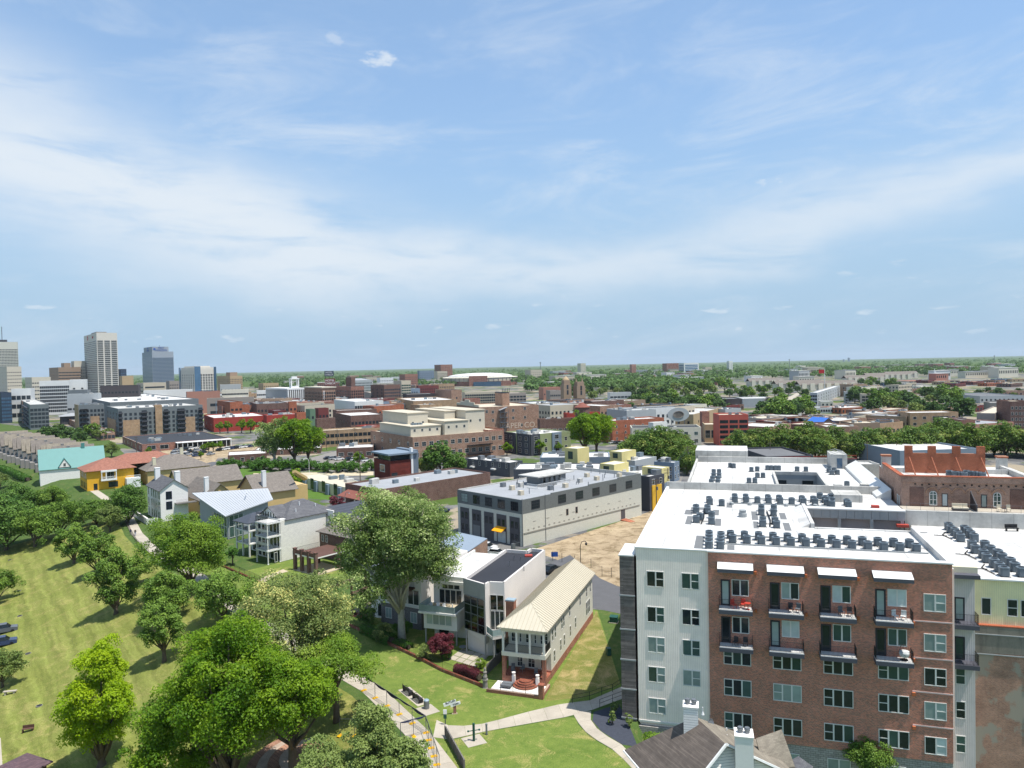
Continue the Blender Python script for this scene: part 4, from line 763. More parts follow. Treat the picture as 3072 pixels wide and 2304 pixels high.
for u in (-Wd+.2, -Wd+2.05, -2.05, -.2): MB().box(u-.13, u+.13, .02, .28, 3.95, 6.55).build('post', M('white_trim'), ch)
pr = rail_mesh(MB(), [(-Wd+.1, 2.5), (-Wd+.1, .15), (-.1, .15), (-.1, 2.5)], 1.0, .11, .02, .03, 3.96).build('railing', M('iron'), ch)
for s, w, nx in ((.85, .8, 2), (1.75, .35, 1), (2.9, .9, 2), (3.8, .35, 1), (5.0, 1.1, 2)): put_win(ch, (-Wd, 2.6), (0, 2.6), s, 4.35, w, 1.7, nx, 3, 'white_trim', 'glass')
for s, w, nx in ((1.6, .8, 2), (3.2, 1.0, 2), (4.9, .9, 2)): put_win(ch, (-Wd, 2.6), (0, 2.6), s, 1.1, w, 1.9, nx, 3, 'white_trim', 'glass')
for s, z in ((3.4, 4.6), (4.7, 4.6), (8.0, 4.6), (9.0, 4.6), (12.2, 5.0), (18.3, 4.6), (22.5, 4.6), (25.0, 4.6), (4.1, 1.6), (7.2, 1.9), (9.1, 1.9), (12.4, 2.0), (15.4, 2.2)): put_win(ch, (0, 0), (0, Ln), s, z, .75, 1.6, 1, 2, 'white_trim', 'glass')
for s in (22.3, 23.2, 24.1): put_win(ch, (0, 0), (0, Ln), s, 1.7, .8, 2.2, 1, 2, 'white_trim', 'glass')
MB().box(-7.6, -5.92, 7.5, 13.0, -.3, 5.6).build('side_bay', M('siding'), ch); slab([(-8.0, 7.1, 5.6), (-5.85, 7.1, 7.0), (-5.85, 13.4, 7.0), (-8.0, 13.4, 5.6)], .12).build('side_roof', M('metal_cream'), ch)
cc = chimney(ch, -7.0, 7.0, -.3, 8.2, 1.2, 1.0, 'brick_house'); MB().box(-7.65, -6.35, 6.45, 7.55, 8.33, 8.5).build('cap_plate', plain('zinc', (140, 158, 168), .4, .1), cc)
wr = thing('walled_patio', 'small white-paved front patio edged by a low brick wall and iron fence', 'patio', (C0.x, C0.y, 0), CH.a)
MB().box(-Wd-.6, .3, -3.4, -.03, .02, .06).build('paving', M('stucco_white'), wr)
MB().box(-Wd-.8, .5, -3.65, -3.4, -.3, .42).build('front_wall', M('brick_house'), wr); MB().box(.28, .6, -3.39, -.03, -.3, .42).build('side_wall', M('brick_house'), wr)
MB().box(.15, .75, -3.7, -3.1, -.3, 1.7).build('pier', M('brick_house'), wr); MB().box(.08, .82, -3.77, -3.03, 1.7, 1.82).build('pier_cap', M('brick_house'), wr); rail_mesh(MB(), [(-Wd-.6, -3.52), (.1, -3.52)], 1.0, .14, .014, .02, .42, 1.8).build('fence', M('iron'), wr)
for i, r in enumerate((1.7, 1.4, 1.1, .8)): MB().lathe(-2.6, -.32, [(r, .061+i*.17), (r, .06+(i+1)*.17)], 18).build('step', M('brick_house'), wr)
for u in (-4.2, -1.0): MB().box(u-.2, u+.2, -.5, -.1, .06, 1.15).lathe(u, -.3, [(.18, 1.151), (.26, 1.5), (.1, 1.55)], 8).build('planter', M('stucco_white'), wr)
MB().box(-5.4, -4.0, -2.2, -.9, .3, .5).build('bench_box', M('chair_grey'), wr)
for k, (u, v, rz) in enumerate(((-4.9, 1.6, .4), (-3.7, 1.7, -.3), (-1.6, 1.0, .2), (-4.6, .8, .9))): put(make_chair(M('chair_grey')), CH, u, v, .8, rz, ('grey porch chair by the left brick pier, rear one', 'grey porch chair left of the steps under the window', 'grey porch chair right of the steps', 'grey porch chair by the left brick pier, front one')[k], 'chair')
# ---------------------------------------------------------------- dark-roofed glass house
GH = [(-7.6, 105.5), (-4.4, 102.3), (-3.8, 103.5), (-1.7, 103.0), (4.9, 121.0), (2.5, 122.2), (1.8, 120.6), (-1.7, 121.9)]
gh = thing('glass_house', 'tall modern house with black flat roof and dark glass corner', 'house', (0, 0, 0))
plain('roof_black', (46, 48, 54), .85, .2, .35); plain('plaster_pale', (212, 206, 200), .8, .05, .6, stain=.08); glassm('black_glass', (16, 22, 24), .04, .6, .2)
MB().prism(GH, [3.0, 1.9, 2.0, .0, -.3, -.3, -.3, 2.0], 9.9, 0, 1).build('wall', [M('plaster_pale'), M('roof_black')], gh)
mb = MB(); k = len(GH); cx = sum(p[0] for p in GH)/k; cy = sum(p[1] for p in GH)/k
for i in range(k):
    p, q = Vector(GH[i]), Vector(GH[(i+1) % k]); d = (q-p).normalized(); n = Vector((-d.y, d.x))*.28; mb.prism([p, q, q+n, p+n], 9.9, 10.4)
mb.build('parapet', M('plaster_pale'), gh)
def glazing(t, p, q, z0, z1, nx, ny, gm, fm, out=.06, name='glazing', bar=.09):
    p, q = Vector(p), Vector(q); d = (q-p); L = d.length; a = math.atan2(d.y, d.x); n = Vector((d.y, -d.x)).normalized(); e = thing_part(name, t, (p.x+n.x*out*.5, p.y+n.y*out*.5, z0), a)
    H = z1-z0; mb = MB()
    for i in range(nx+1): x = L*i/nx; mb.box(max(0, x-bar/2), min(L, x+bar/2), -out*.8, .03, 0, H)
    for j in range(ny+1): z = H*j/ny; mb.box(bar, L-bar, -out*.6, .02, max(0, z-bar/2), min(H, z+bar/2))
    o = mb.mesh(name, M(fm)); e.data = o
    for i in range(nx):
        for j in range(ny):
            w, h = L/nx, H/ny; pk = ('gz', round(w, 3), round(h, 3), gm)
            if pk not in WM: WM[pk] = MB().face([(.03, -.012, .03), (w-.03, -.012, .03), (w-.03, -.012, h-.03), (.03, -.012, h-.03)]).mesh('pane', M(gm))
            inst('pane', WM[pk], e, (w*i, 0, h*j))
    return e
def thing_part(name, par, loc, rz):
    me = bpy.data.meshes.new(name); o = bpy.data.objects.new(name, me); o.location = loc; o.rotation_euler = (0, 0, rz); return link(o, par)
MB().face([(-7.66, 105.44, 8.2), (-4.42, 102.2, 8.2), (-4.42, 102.2, 10.38), (-7.66, 105.44, 10.38)]).build('concrete_band', M('concrete_wall'), gh)
glazing(gh, (-7.5, 105.3), (-4.5, 102.3), 3.2, 8.15, 3, 4, 'black_glass', 'steel', .1)
glazing(gh, (-3.75, 103.42), (-1.8, 102.98), 6.4, 8.6, 2, 1, 'black_glass', 'white_trim', .08, 'window')
glazing(gh, (-3.75, 103.42), (-1.8, 102.98), 3.6, 6.3, 3, 1, 'glass', 'white_trim', .08, 'balcony_door'); glazing(gh, (-3.6, 103.4), (-1.9, 103.0), .2, 2.8, 3, 1, 'glass', 'dark_trim', .08, 'patio_door')
bp = [(-4.3, 102.3), (-3.4, 100.4), (-1.7, 101.2), (-1.5, 103.0), (-3.7, 103.4)]
bl = MB().prism(bp, 3.2, 3.55).build('balcony', M('plaster_pale'), gh); rail_mesh(MB(), [Vector((*p, 3.55)) for p in bp[:4]], 1.0, .8, .02, .03).build('railing', M('white_trim'), bl)
for i in range(3):
    p, q = Vector((*bp[i], 3.6)), Vector((*bp[i+1], 3.6)); MB().face([p, q, q+Vector((0, 0, .95)), p+Vector((0, 0, .95))]).build('glass_guard', glassm('guard_glass', (150, 170, 168), .1, .5), bl)
for p in ((-7.3, 104.4), (-4.5, 102.0), (-3.3, 100.8), (-2.1, 101.4)): MB().lathe(p[0], p[1], [(.11, 0), (.11, 3.25)], 8).build('column', M('concrete_wall'), gh)
MB().prism([(-7.2, 105.6), (-4.3, 103.0), (-1.8, 103.4), (.5, 110), (-4, 112)], 0, 3.0).build('lower_wall', M('plaster_pale'), gh)
for (x, y, h) in ((-1.0, 113, .9), (-.3, 116.5, .5), (-.2, 117.3, .5), (.8, 116.3, .6), (1.2, 110.3, .7)): MB().lathe(x, y, [(.06, 9.9), (.06, 9.9+h), (.1, 9.9+h)], 6).build('roof_vent', M('steel'), gh)
MB().box(1.5, 2.7, 118.3, 119.2, 9.9, 10.15).build('roof_hatch', M('skin_red'), gh)
# ---------------------------------------------------------------- white house with the glass terrace
WH = Fr((-8.75, 106.6), R(-20)); wh = thing('white_house', 'white modern house with flat white roof and glass-railed terrace', 'house', (-8.75, 106.6, 0), WH.a)
MB().box(-5.4, -.05, 3.4, 19.5, -.3, 8.7, 0, 1).build('wall', [M('stucco_white'), M('roof_white')], wh); MB().box(-5.7, 0, 3.1, 3.39, 8.05, 8.5).build('cornice', M('white_trim'), wh)
for b in ((-5.5, -.02, 3.35, 3.65), (-.32, -.02, 3.66, 19.5), (-5.5, -5.2, 3.66, 19.5)): MB().box(*b, 8.7, 9.2).build('parapet', M('white_trim'), wh)
MB().box(-5.5, -.1, .1, 3.39, 2.2, 4.7).build('bay', M('white_trim'), wh); MB().box(-5.9, .1, -.9, 3.38, 4.7, 5.0).build('terrace', M('white_trim'), wh); MB().box(-5.5, -.3, -.5, 3.3, 5.005, 5.03).build('terrace_floor', M('concrete_tan'), wh)
glazing(wh, (-5.0, .1), (-.9, .1), 2.9, 4.55, 4, 1, 'blind', 'white_trim', .08, 'bay_window'); glazing(wh, (-4.4, 3.4), (-.7, 3.4), 5.1, 7.2, 4, 1, 'glass', 'white_trim', .1, 'terrace_door'); glazing(wh, (-3.9, 3.4), (-1.0, 3.4), 7.3, 8.0, 3, 1, 'glass', 'white_trim', .1, 'transom')
for p, q in (((-5.8, -.8), (-.1, -.8)), ((-5.8, -.8), (-5.8, 3.2)), ((-.1, -.8), (0, 3.2))): MB().face([(*p, 5.05), (*q, 5.05), (*q, 6.0), (*p, 6.0)]).build('glass_guard', M('guard_glass'), wh)
MB().box(-5.4, -.1, 3.41, 10, -.3, 2.19).build('lower_wall', M('house_brick_grey'), wh)
for u in (-5.3, -.3): MB().box(u-.1, u+.1, .2, .4, 0, 2.2).build('column', M('concrete_wall'), wh)
put_win(wh, (-5.4, 3.4), (0, 3.4), 1.6, .1, 1.6, 2.0, 2, 1, 'dark_trim', 'glass', 'patio_door')
for k, u in enumerate((-4.6, -3.3, -2.2, -1.2)): put(make_chair(M('chair_white')), WH, u, .5, 5.03, RNG.uniform(-1, 1), ('white terrace chair nearest the sycamore trunk', 'second white terrace chair from the sycamore', 'third white terrace chair from the sycamore', 'white terrace chair nearest the dark glass house')[k], 'chair')
# ---------------------------------------------------------------- grey brick house behind the sycamore
BH = Fr((-14.9, 113.6), R(-31)); bh = thing('grey_brick_house', 'grey brick and white house with wide windows behind the sycamore', 'house', (-14.9, 113.6, 0), BH.a)
MB().box(-8.2, 0, 0, 13, -.3, 3.3).build('lower_wall', M('house_brick_grey'), bh); MB().box(-8.25, .05, -.05, 13, 3.3, 3.6).build('sill_band', M('white_trim'), bh); MB().box(-8.2, 0, .1, 13, 3.6, 9.6, 0, 1).build('upper_wall', [M('stucco_white'), M('roof_white')], bh)
for s in (1.6, 4.2, 6.7): glazing(bh, (-8.2+s-1.1, .1), (-8.2+s+1.1, .1), 3.8, 6.1, 2, 1, 'glass', 'white_trim', .1, 'window'); put_win(bh, (-8.2, 0), (0, 0), s, .9, 1.3, 1.7, 2, 1, 'white_trim', 'blind')
b2 = MB().box(-6.5, -1.2, -1.2, .09, 6.3, 6.55).build('balcony', M('deck_brown'), bh); rail_mesh(MB(), [(-6.4, .0), (-6.4, -1.1), (-1.3, -1.1), (-1.3, 0)], 1.0, .14, z=6.55).build('railing', M('iron'), b2)
for s in (2.8, 5.2): put_win(bh, (-8.2, .1), (0, .1), s, 6.7, 1.4, 2.0, 2, 1, 'white_trim', 'glass', 'balcony_door')
PO = Fr((-21.6, 119.2), R(-28)); ph = thing('porch_house', 'white house with brown-posted side porch left of the sycamore', 'house', (-21.6, 119.2, 0), PO.a)
MB().box(-2.8, 0, 0, 11, -.3, 8.4, 0, 1).build('wall', [M('stucco_white'), M('roof_grey')], ph); MB().box(-7.4, -2.81, .2, 4.2, 3.0, 3.25).build('porch_deck', M('deck_brown'), ph); MB().box(-7.4, -2.81, -.1, 5, 0, .25).build('terrace', M('brick_dark'), ph)
for u, v in ((-7.2, .4), (-7.2, 4.0)): MB().box(u-.14, u+.14, v-.14, v+.14, .25, 3.0).box(u-.14, u+.14, v-.14, v+.14, 3.25, 5.6).build('post', M('deck_brown'), ph)
for i in range(3): MB().box(-6.2, -3.4, -.1-.4*(i+1), -.1-.4*i-.002, 0, .19-.06*i).build('step', M('brick_house'), ph)
put_win(ph, (-2.8, 0), (0, 0), 1.2, 3.6, 1.1, 2.2, 1, 2, 'white_trim', 'glass'); put_win(ph, (-2.8, 0), (0, 0), 1.9, .3, 1.1, 2.1, 1, 1, 'white_trim', 'glass', 'door'); put_win(ph, (-2.8, 11), (-2.8, 0), 9.3, .4, 1.0, 1.7, 1, 2, 'white_trim', 'glass')
# ---------------------------------------------------------------- white three-storey house with stacked porches
SH = Fr((-52.3, 154.2), R(-40)); sh = thing('stacked_porch_house', 'white brick house with stacked corner porches and grey shingle roof', 'house', (-52.3, 154.2, 0), SH.a)
MB().box(-9.5, 0, 3.2, 17, -.5, 8.7).build('wall', M('house_brick_white'), sh); hip_mesh(-9.5, 0, 4.6, 17, 8.8, 3.0, .35).build('roof', M('sh_grey'), sh)
MB().box(-9.4, -.1, 3.21, 4.59, 8.72, 9.0).build('deck_edge', M('white_trim'), sh)
slab([(-8.6, 3.3, 9.2), (-5.0, 3.3, 11.3), (-5.0, 7, 11.3), (-8.6, 7, 9.2)], .12).build('dormer_slope', M('sh_grey'), sh); slab([(-5.0, 3.3, 11.3), (-1.4, 3.3, 9.2), (-1.4, 7, 9.2), (-5.0, 7, 11.3)], .12).build('dormer_slope', M('sh_grey'), sh)
MB().face([(-8.4, 3.6, 8.9), (-1.6, 3.6, 8.9), (-1.6, 3.6, 9.2), (-5, 3.6, 11.15), (-8.4, 3.6, 9.2)]).build('dormer_wall', M('stucco_white'), sh)
for u in (-7.2, -6.2, -5.2, -4.2, -3.2, -2.4): put_win(sh, (-9.5, 3.6), (0, 3.6), u+9.5, 8.95, .6, 1.2 if abs(u+5) < 2.6 else .7, 1, 1, 'white_trim', 'glass')
for z in (0, 2.9, 5.8):
    if z: MB().box(-4.6, .1, -.1, 3.2, z-.25, z).build('porch_deck', M('white_trim'), sh); rail_mesh(MB(), [(-4.5, 0), (0, 0), (0, 3.1)], 1.0, .14, z=z).build('railing', M('iron'), sh)
    for u, v in ((-4.4, .1), (-.1, .1), (-.1, 3.0)): MB().lathe(u, v, [(.2, z), (.14, z+.15), (.13, z+2.5), (.2, z+2.65)], 8).build('column', M('white_trim'), sh)
    wins(sh, (-9.5, 3.2), (0, 3.2), (5.9, 7.35, 8.75), z+.15, 1.2, 2.35, 1, 1, 'white_trim', 'glass'); wins(sh, (-9.5, 3.2), (0, 3.2), (1.2, 2.8, 4.2), z+.2, 1.2, 2.3, 1, 1, 'white_trim', 'glass')  # windows widened so their dark glass also stands for shade inside the porches
MB().box(-4.6, .1, -.1, 3.2, 8.45, 8.7).build('roof_deck', M('white_trim'), sh); rail_mesh(MB(), [(-9.3, 3.0), (-4.5, 3.0), (-4.5, 0), (0, 0), (0, 3.1)], 1.05, .14, .018, .03, z=8.7).build('deck_railing', M('iron'), sh)
# left porch wing
for z in (2.9, 5.8): MB().box(-14.5, -9.0, 1.0, 5.0, z-.25, z).build('wing_deck', M('white_trim'), sh); rail_mesh(MB(), [(-14.4, 1.1), (-9.1, 1.1)], 1.0, .14, z=z).build('railing', M('iron'), sh)
MB().box(-15, -9.51, 5.0, 14, -.5, 7.4).build('wing_wall', M('stucco_white'), sh); hip_mesh(-15, -9.3, 1.0, 14, 7.5, 1.6, .3).build('wing_roof', M('metal_black'), sh)
for u in (-14.4, -11.8, -9.2):
    for z in (0, 2.9, 5.8): MB().box(u-.16, u+.16, 1.0, 1.3, z, z+(2.6 if z < 5 else 1.65)).build('column', M('white_trim'), sh)
for z in (.2, 3.0): wins(sh, (-15, 5.0), (-9.5, 5.0), (1.4, 4.0), z, 1.4, 2.2, 2, 1, 'white_trim', 'glass')
put_win(sh, (0, 3.2), (0, 17), 3.3, .9, 1.2, 1.0, 1, 2, 'white_trim', 'glass_green'); put_win(sh, (0, 3.2), (0, 17), -1.3, .2, .7, 2.1, 1, 1, 'white_trim', 'glass')
for u, v, z in ((-3, 10, 11.4), (-2, 13.5, 10.6), (-1.4, 8, 10.3)): MB().lathe(u, v, [(.12, z-1), (.12, z), (.18, z+.1)], 6).build('roof_vent', M('white_paint'), sh)
# annex with black standing-seam roof behind it
an = thing('black_roof_annex', 'house with steep black ribbed metal roof behind the stacked-porch house', 'house', (-40.5, 164.5, 0), R(-40))
MB().box(-8, 0, 0, 11, -.5, 5.6).build('wall', M('stucco_white'), an); slab([(-8.4, -.6, 5.4), (-3.8, -.6, 9.6), (-3.8, 11.4, 9.6), (-8.4, 11.4, 5.4)], .15).build('roof_slope', M('metal_black'), an); slab([(-3.8, -.6, 9.6), (.6, -.6, 5.4), (.6, 11.4, 5.4), (-3.8, 11.4, 9.6)], .15).build('roof_slope', M('metal_black'), an)
MB().box(-7.9, -.1, -.3, -.02, 6.2, 9.2).build('white_gable', M('stucco_white'), an)
# brown hip-roofed brick house and its brick-pillared deck
hh = house('brick_hip_house', 'dark brick house with brown hipped roof half hidden by the sycamore', (-43.0, 160.6), R(-40), 11, 11, 5.6, 3.0, 'brick_dark', 'sh_taupe', .6)
wins(hh, (0, 0), (11, 0), (1.2, 2.6), 3.4, .8, 1.5); wins(hh, (0, 11), (0, 0), (8, 9.7), 3.4, .8, 1.5)
PG = Fr((-45.2, 149.7), math.atan2(145.4-149.7, -39.8+45.2)); pg = thing('pillared_deck', 'raised deck on tall brown brick pillars in the side yard', 'deck', (-45.2, 149.7, 0), PG.a)
MB().box(-.4, 7.4, -.4, 6.5, .01, .18).build('terrace', M('concrete_tan'), pg); MB().box(-.2, 7.1, -.2, 8.3, 3.3, 3.55, 0, 1).build('deck_floor', [M('stucco_white'), M('deck_brown')], pg)
for u in (0, 2.3, 4.6, 6.9): MB().box(u-.3, u+.3, -.3, .3, .18, 4.5).build('pillar', M('brick_dark'), pg); MB().box(u-.38, u+.38, -.38, .38, 4.5, 4.62).build('pillar_cap', M('brick_dark'), pg)
for u in (0, 6.9): MB().box(u-.3, u+.3, 5.4, 6, .18, 3.3).build('pillar', M('brick_dark'), pg)
for u in (0, 2.3, 4.6): MB().box(u+.31, u+1.99, -.12, .12, 3.56, 4.3).build('parapet', M('brick_dark'), pg)
rail_mesh(MB(), [(-.1, .3), (-.1, 6)], 1.0, .14, z=3.55).build('railing', M('iron'), pg)
# ---------------------------------------------------------------- house with the big white metal roof
def q(px, py, z): return G(400+px/3.16, 1300+py/3.16, z)
mr = thing('metal_roof_house', 'modern glass-fronted house under a large folded white metal roof', 'house', (0, 0, 0))
a, b, c, d = q(555, 565, 9.2), q(1275, 520, 8.6), q(1325, 625, 7.4), q(870, 785, 6.2); e = q(940, 745, 6.4)
rf = slab([d, c, b, a], .22).build('roof', M('metal_white'), mr)
for k in range(1, 24): t = k/24; p0, p1 = d.lerp(c, t), a.lerp(b, t); MB().tube([p0+Vector((0, 0, .03)), p1+Vector((0, 0, .03))], .035, 4).build('seam', M('metal_white'), rf)
ctr = (a+b+c+d)/4; base = [p.lerp(ctr, .16) for p in (d, c, b, a)]
MB().prism([(p.x, p.y) for p in base], -.5, [p.z-.25-(.0) for p in (d.lerp(ctr, .16), c.lerp(ctr, .16), b.lerp(ctr, .16), a.lerp(ctr, .16))]).build('wall', plain('slate_wall', (150, 154, 156), .7, .1), mr)
glazing(mr, base[3].lerp(base[0], .45).xy, base[0].lerp(base[3], .02).xy, .3, 5.6, 6, 2, 'glass_green', 'white_trim', .14, 'glass_front'); glazing(mr, base[0].lerp(base[1], .02).xy, base[0].lerp(base[1], .35).xy, .3, 5.6, 3, 2, 'glass_green', 'white_trim', .14, 'glass_front')
MB().tube([q(1070, 575, 8.6), q(1070, 560, 9.6)], .12, 6).build('roof_vent', M('white_paint'), mr)
# ---------------------------------------------------------------- tan stucco houses beyond
ts = house('tan_house', 'tan stucco house with long sloping brown roof beside the white gabled house', (-86.5, 204), R(40), 9, 20, 5.2, 4.2, 'stucco_tan', 'sh_taupe', .5, 'y'); chimney(ts, 2.0, 4.0, 6, 11.0, 1.1, 1.1, 'white_paint'); put_win(ts, (0, 0), (9, 0), 3, 1.0, 2.4, 2.2, 2, 1, 'dark_trim', 'glass'); put_win(ts, (0, 20), (0, 0), 16, 3.4, 1.2, 1.4, 2, 1, 'dark_trim', 'glass')
t2 = house('tan_house', 'tan stucco house with brown roof and white chimney behind the metal roof', (-77, 219), R(40), 12, 14, 4.8, 4.4, 'stucco_tan', 'sh_taupe', .8, 'x'); chimney(t2, 3.0, 2.0, 4, 10.5, 1.1, 1.1, 'white_paint')
slab([(11.0, -.5, 10.0), (12.0, -.5, 10.2), (17.5, 3, 7.0), (16.5, 3.5, 6.6)], .8).build('gable_fin', M('stucco_tan'), t2); MB().box(12.01, 17, 2, 12, -.5, 4.8).build('rear_wing', M('stucco_tan'), t2)
# white gabled house
wg = house('gabled_white_house', 'tall white house with dark shutters, steep gable and two chimneys', (-97.3, 201.2), R(39), 7.2, 14.5, 8.8, 2.6, 'siding_white', 'sh_grey', .4, 'y'); chimney(wg, 2.4, 12.8, 9.5, 13.4, 1.3, 1.3, 'white_paint'); chimney(wg, 5.4, 3.4, 9.5, 13.0, 1.3, 1.3, 'white_paint')
plain('shutter_navy', (44, 48, 92), .6, .1)
for z in (.4, 3.2, 6.0):
    wins(wg, (0, 14.5), (0, 0), (1.5, 5.0, 7.4, 9.8, 12.2, 13.6), z, 1.0, 2.2, 1, 2, 'white_trim', 'glass')
    if z > 1: put_win(wg, (0, 0), (7.2, 0), 2.2, z, 1.6, 2.2, 2, 1, 'shutter_navy', 'glass')
MB().box(3.6, 9, -2.2, -.01, 4.6, 4.8).build('balcony', M('wood_grey'), wg); rail_mesh(MB(), [(3.6, -2.1), (9, -2.1)], 1.0, .2, z=4.8).build('railing', M('wood_grey'), wg)
wf = thing('white_garden_wall', 'low white garden wall beside the white gabled house', 'wall', (0, 0, 0)); p = T(395, 1545); qq = T(440, 1575); MB().prism([(p.x, p.y), (qq.x, qq.y), (qq.x+.3, qq.y+.3), (p.x+.3, p.y+.3)], -2, 1.8).build('panel', M('siding_white'), wf); p2 = T(470, 1572); MB().prism([(qq.x, qq.y), (p2.x, p2.y), (p2.x+.3, p2.y+.3), (qq.x+.31, qq.y+.31)], -2, 1.7).build('panel', M('siding_white'), wf)
# yellow house
yh = house('yellow_house', 'bright yellow house with white arched balcony and terracotta hip roof', (-149.8, 257.0), R(39), 15, 14, 7.0, 3.6, 'yellow_wall', 'sh_terra', .9); yl = hip_mesh(9, 34, 10, 24, 7.2, 3.4, .8).build('rear_roof', M('sh_terra'), yh); MB().box(9, 34, 14.01, 24, -.5, 7.0).build('rear_wing', M('stucco_tan'), yh)
for z in (.6, 4.0): wins(yh, (0, 14), (0, 0), (2.5, 5.5, 8.5, 11.8), z, 1.4, 2.2, 1, 2, 'dark_trim', 'glass'); put_win(yh, (0, 0), (15, 0), 8.2, z, 3.0, 2.0, 2, 1, 'dark_trim', 'glass') if z < 1 else None
lg = MB().box(4.2, 9.2, -1.5, -.01, 3.2, 3.7).build('loggia', M('white_paint'), yh); rail_mesh(MB(), [(4.3, -1.4), (9.1, -1.4)], .9, .25, .05, .06, 3.7).build('balustrade', M('white_paint'), lg)
for x in (4.4, 5.8, 9.0): MB().lathe(x, -1.3, [(.22, 3.7), (.17, 4.0), (.17, 6.1), (.24, 6.3)], 8).build('column', M('white_paint'), lg)
MB().box(4.2, 9.2, -1.5, -.01, 6.3, 6.9).build('beam', M('white_paint'), lg); put_win(yh, (0, 0), (15, 0), 7.4, 3.8, 2.4, 2.4, 2, 1, 'white_trim', 'glass', 'balcony_door'); put_win(yh, (0, 0), (15, 0), 2.6, .2, 1.2, 2.2, 1, 1, 'dark_trim', 'glass', 'door')
ye = thing('exterior_stair', 'white stair and terrace at the right end of the yellow house', 'stair', (-149.8, 257.0, 0), R(39)); MB().box(12.0, 16.5, -3.0, -.02, 0, 3.4).build('terrace', M('white_paint'), ye); rail_mesh(MB(), [(12, -2.9), (16.5, -2.9)], 1.0, .3, .05, .06, 3.4).build('balustrade', M('white_paint'), ye)
# grey-roofed houses right of the yellow one, teal-roofed house, bluff townhouses
g1h = house('grey_roof_house', 'house with broad grey-brown hip roof right of the yellow house', (-134, 268), R(39), 22, 16, 5.2, 4.6, 'stucco_tan', 'sh_taupe', .6); chimney(g1h, 3, 3, 5, 9.5, 1.1, 1.1, 'cream'); chimney(g1h, 14, 8, 7, 11.8, 1.1, 1.1, 'cream')
g2h = house('grey_roof_house', 'low house with grey-brown roof behind the white gabled house', (-108, 236), R(39), 20, 12, 4.8, 4.2, 'stucco_tan', 'sh_taupe', .6, 'x')
th = house('teal_roof_house', 'house with a steep bright teal roof and small gabled dormer', (-183, 283), R(34), 22, 13, 4.8, 7.0, 'siding_white', 'roof_teal', .4, 'x', base=-4)
sl1 = slab([(6, -.6, 5.0), (8.2, -.6, 8.4), (8.2, 4, 8.4), (6, 4, 5.0)], .15).build('dormer_slope', M('roof_teal'), th); slab([(8.2, -.6, 8.4), (10.4, -.6, 5.0), (10.4, 4, 5.0), (8.2, 4, 8.4)], .15).build('dormer_slope', M('roof_teal'), th); MB().face([(6.2, -.4, 4.9), (10.2, -.4, 4.9), (8.2, -.4, 8.1)]).build('dormer_wall', M('siding_white'), th); put_win(th, (0, -.4), (22, -.4), 8.2, 5.2, .9, 1.3, 2, 1, 'white_trim', 'glass'); chimney(th, 15, 6.5, 11, 13.2, 1.2, 1.2, 'roof_teal')
wins(th, (0, 13), (0, 0), (4, 6.5, 9), 4.6, 1.0, 1.6, 1, 2, 'white_trim', 'glass')
plain('siding_greytan', (138, 134, 130), .8, .06)
def townhouse(i, x, y, ang, label, roof='sh_tan'):
    t = house('townhouse', label, (x, y, float(hz(x, y))), ang, 15, 7.6, 6.0-float(hz(x, y))*.5+(i % 3)*.5, 4.8, 'siding_greytan', roof, .25, 'x', base=-2, group='bluff townhouses in a stepped row'); H = 6.0-float(hz(x, y))*.5+(i % 3)*.5
    chimney(t, 5.5, 1.6, H, H+4.6, 1.1, 1.1, 'siding_greytan'); put_win(t, (0, 7.6), (0, 0), 2.0, H-2.6, 1.0, 1.6, 1, 2, 'white_trim', 'glass'); put_win(t, (0, 7.6), (0, 0), 5.2, H-2.6, 1.4, 2.0, 2, 1, 'white_trim', 'glass'); put_win(t, (0, 7.6), (0, 0), 3.8, H-6.0, 2.6, 2.0, 3, 1, 'white_trim', 'glass')
    MB().prism([(-2.6, 1), (-.01, 1), (-.01, 6.6), (-2.6, 6.6)], -2, H*.45).build('stoop', M('siding_greytan'), t); return t
for i in range(16):
    x = -184-i*6.2; y = 297+i*6.1; townhouse(i, x, y, R(36), f'grey-tan bluff townhouse with steep gable, {ordw(i)} from the teal-roofed house', 'sh_taupe' if i % 4 < 2 else 'sh_tan')
# ---------------------------------------------------------------- house in the lower right corner
NH = Fr((13.2, 55.5), R(-33)); nh = thing('shingle_roof_house', 'white-sided house with brown shingle roof and two chimneys in the lower right', 'house', (0, 0, 0))
r0, r1 = G(2085, 2150, 9.6), G(2178, 2232, 9.6); l0 = G(1874, 2249, 5.4); dl = (r1-r0).normalized(); l1 = Vector((l0.x, l0.y, 5.4))+Vector((dl.x, dl.y, 0))*9.5; r1b = r0+dl*6.0
perp = Vector((-dl.y, dl.x, 0)); perp = perp if perp.x > 0 else -perp; rr0 = G(2290, 2226, 6.6); rr1 = G(2400, 2335, 6.6)
slab([l0, l1, r1, r0], .2).build('roof_slope', M('sh_brown'), nh); slab([r0, r1, rr1, rr0], .2).build('roof_slope', M('sh_tan'), nh)
k0 = Vector((r1.x, r1.y, 0))-dl*.5; MB().prism([(l0.x+1.0, l0.y-1.0), (l1.x+1.2, l1.y-.2), (k0.x+perp.x*3.8, k0.y+perp.y*3.8), (rr0.x-.8, rr0.y-1.2)], -9, 5.0).build('wall', M('siding_white'), nh)
gw = [Vector((l1.x, l1.y, 5.0))+perp*1.2-dl*.5, r1-dl*.5+Vector((0, 0, -.25)), rr1-perp*.3-dl*.5, Vector((rr1.x, rr1.y, 4.8))-dl*.5-perp*.3]; MB().face(gw[::-1]).build('gable_wall', M('siding_white'), nh)
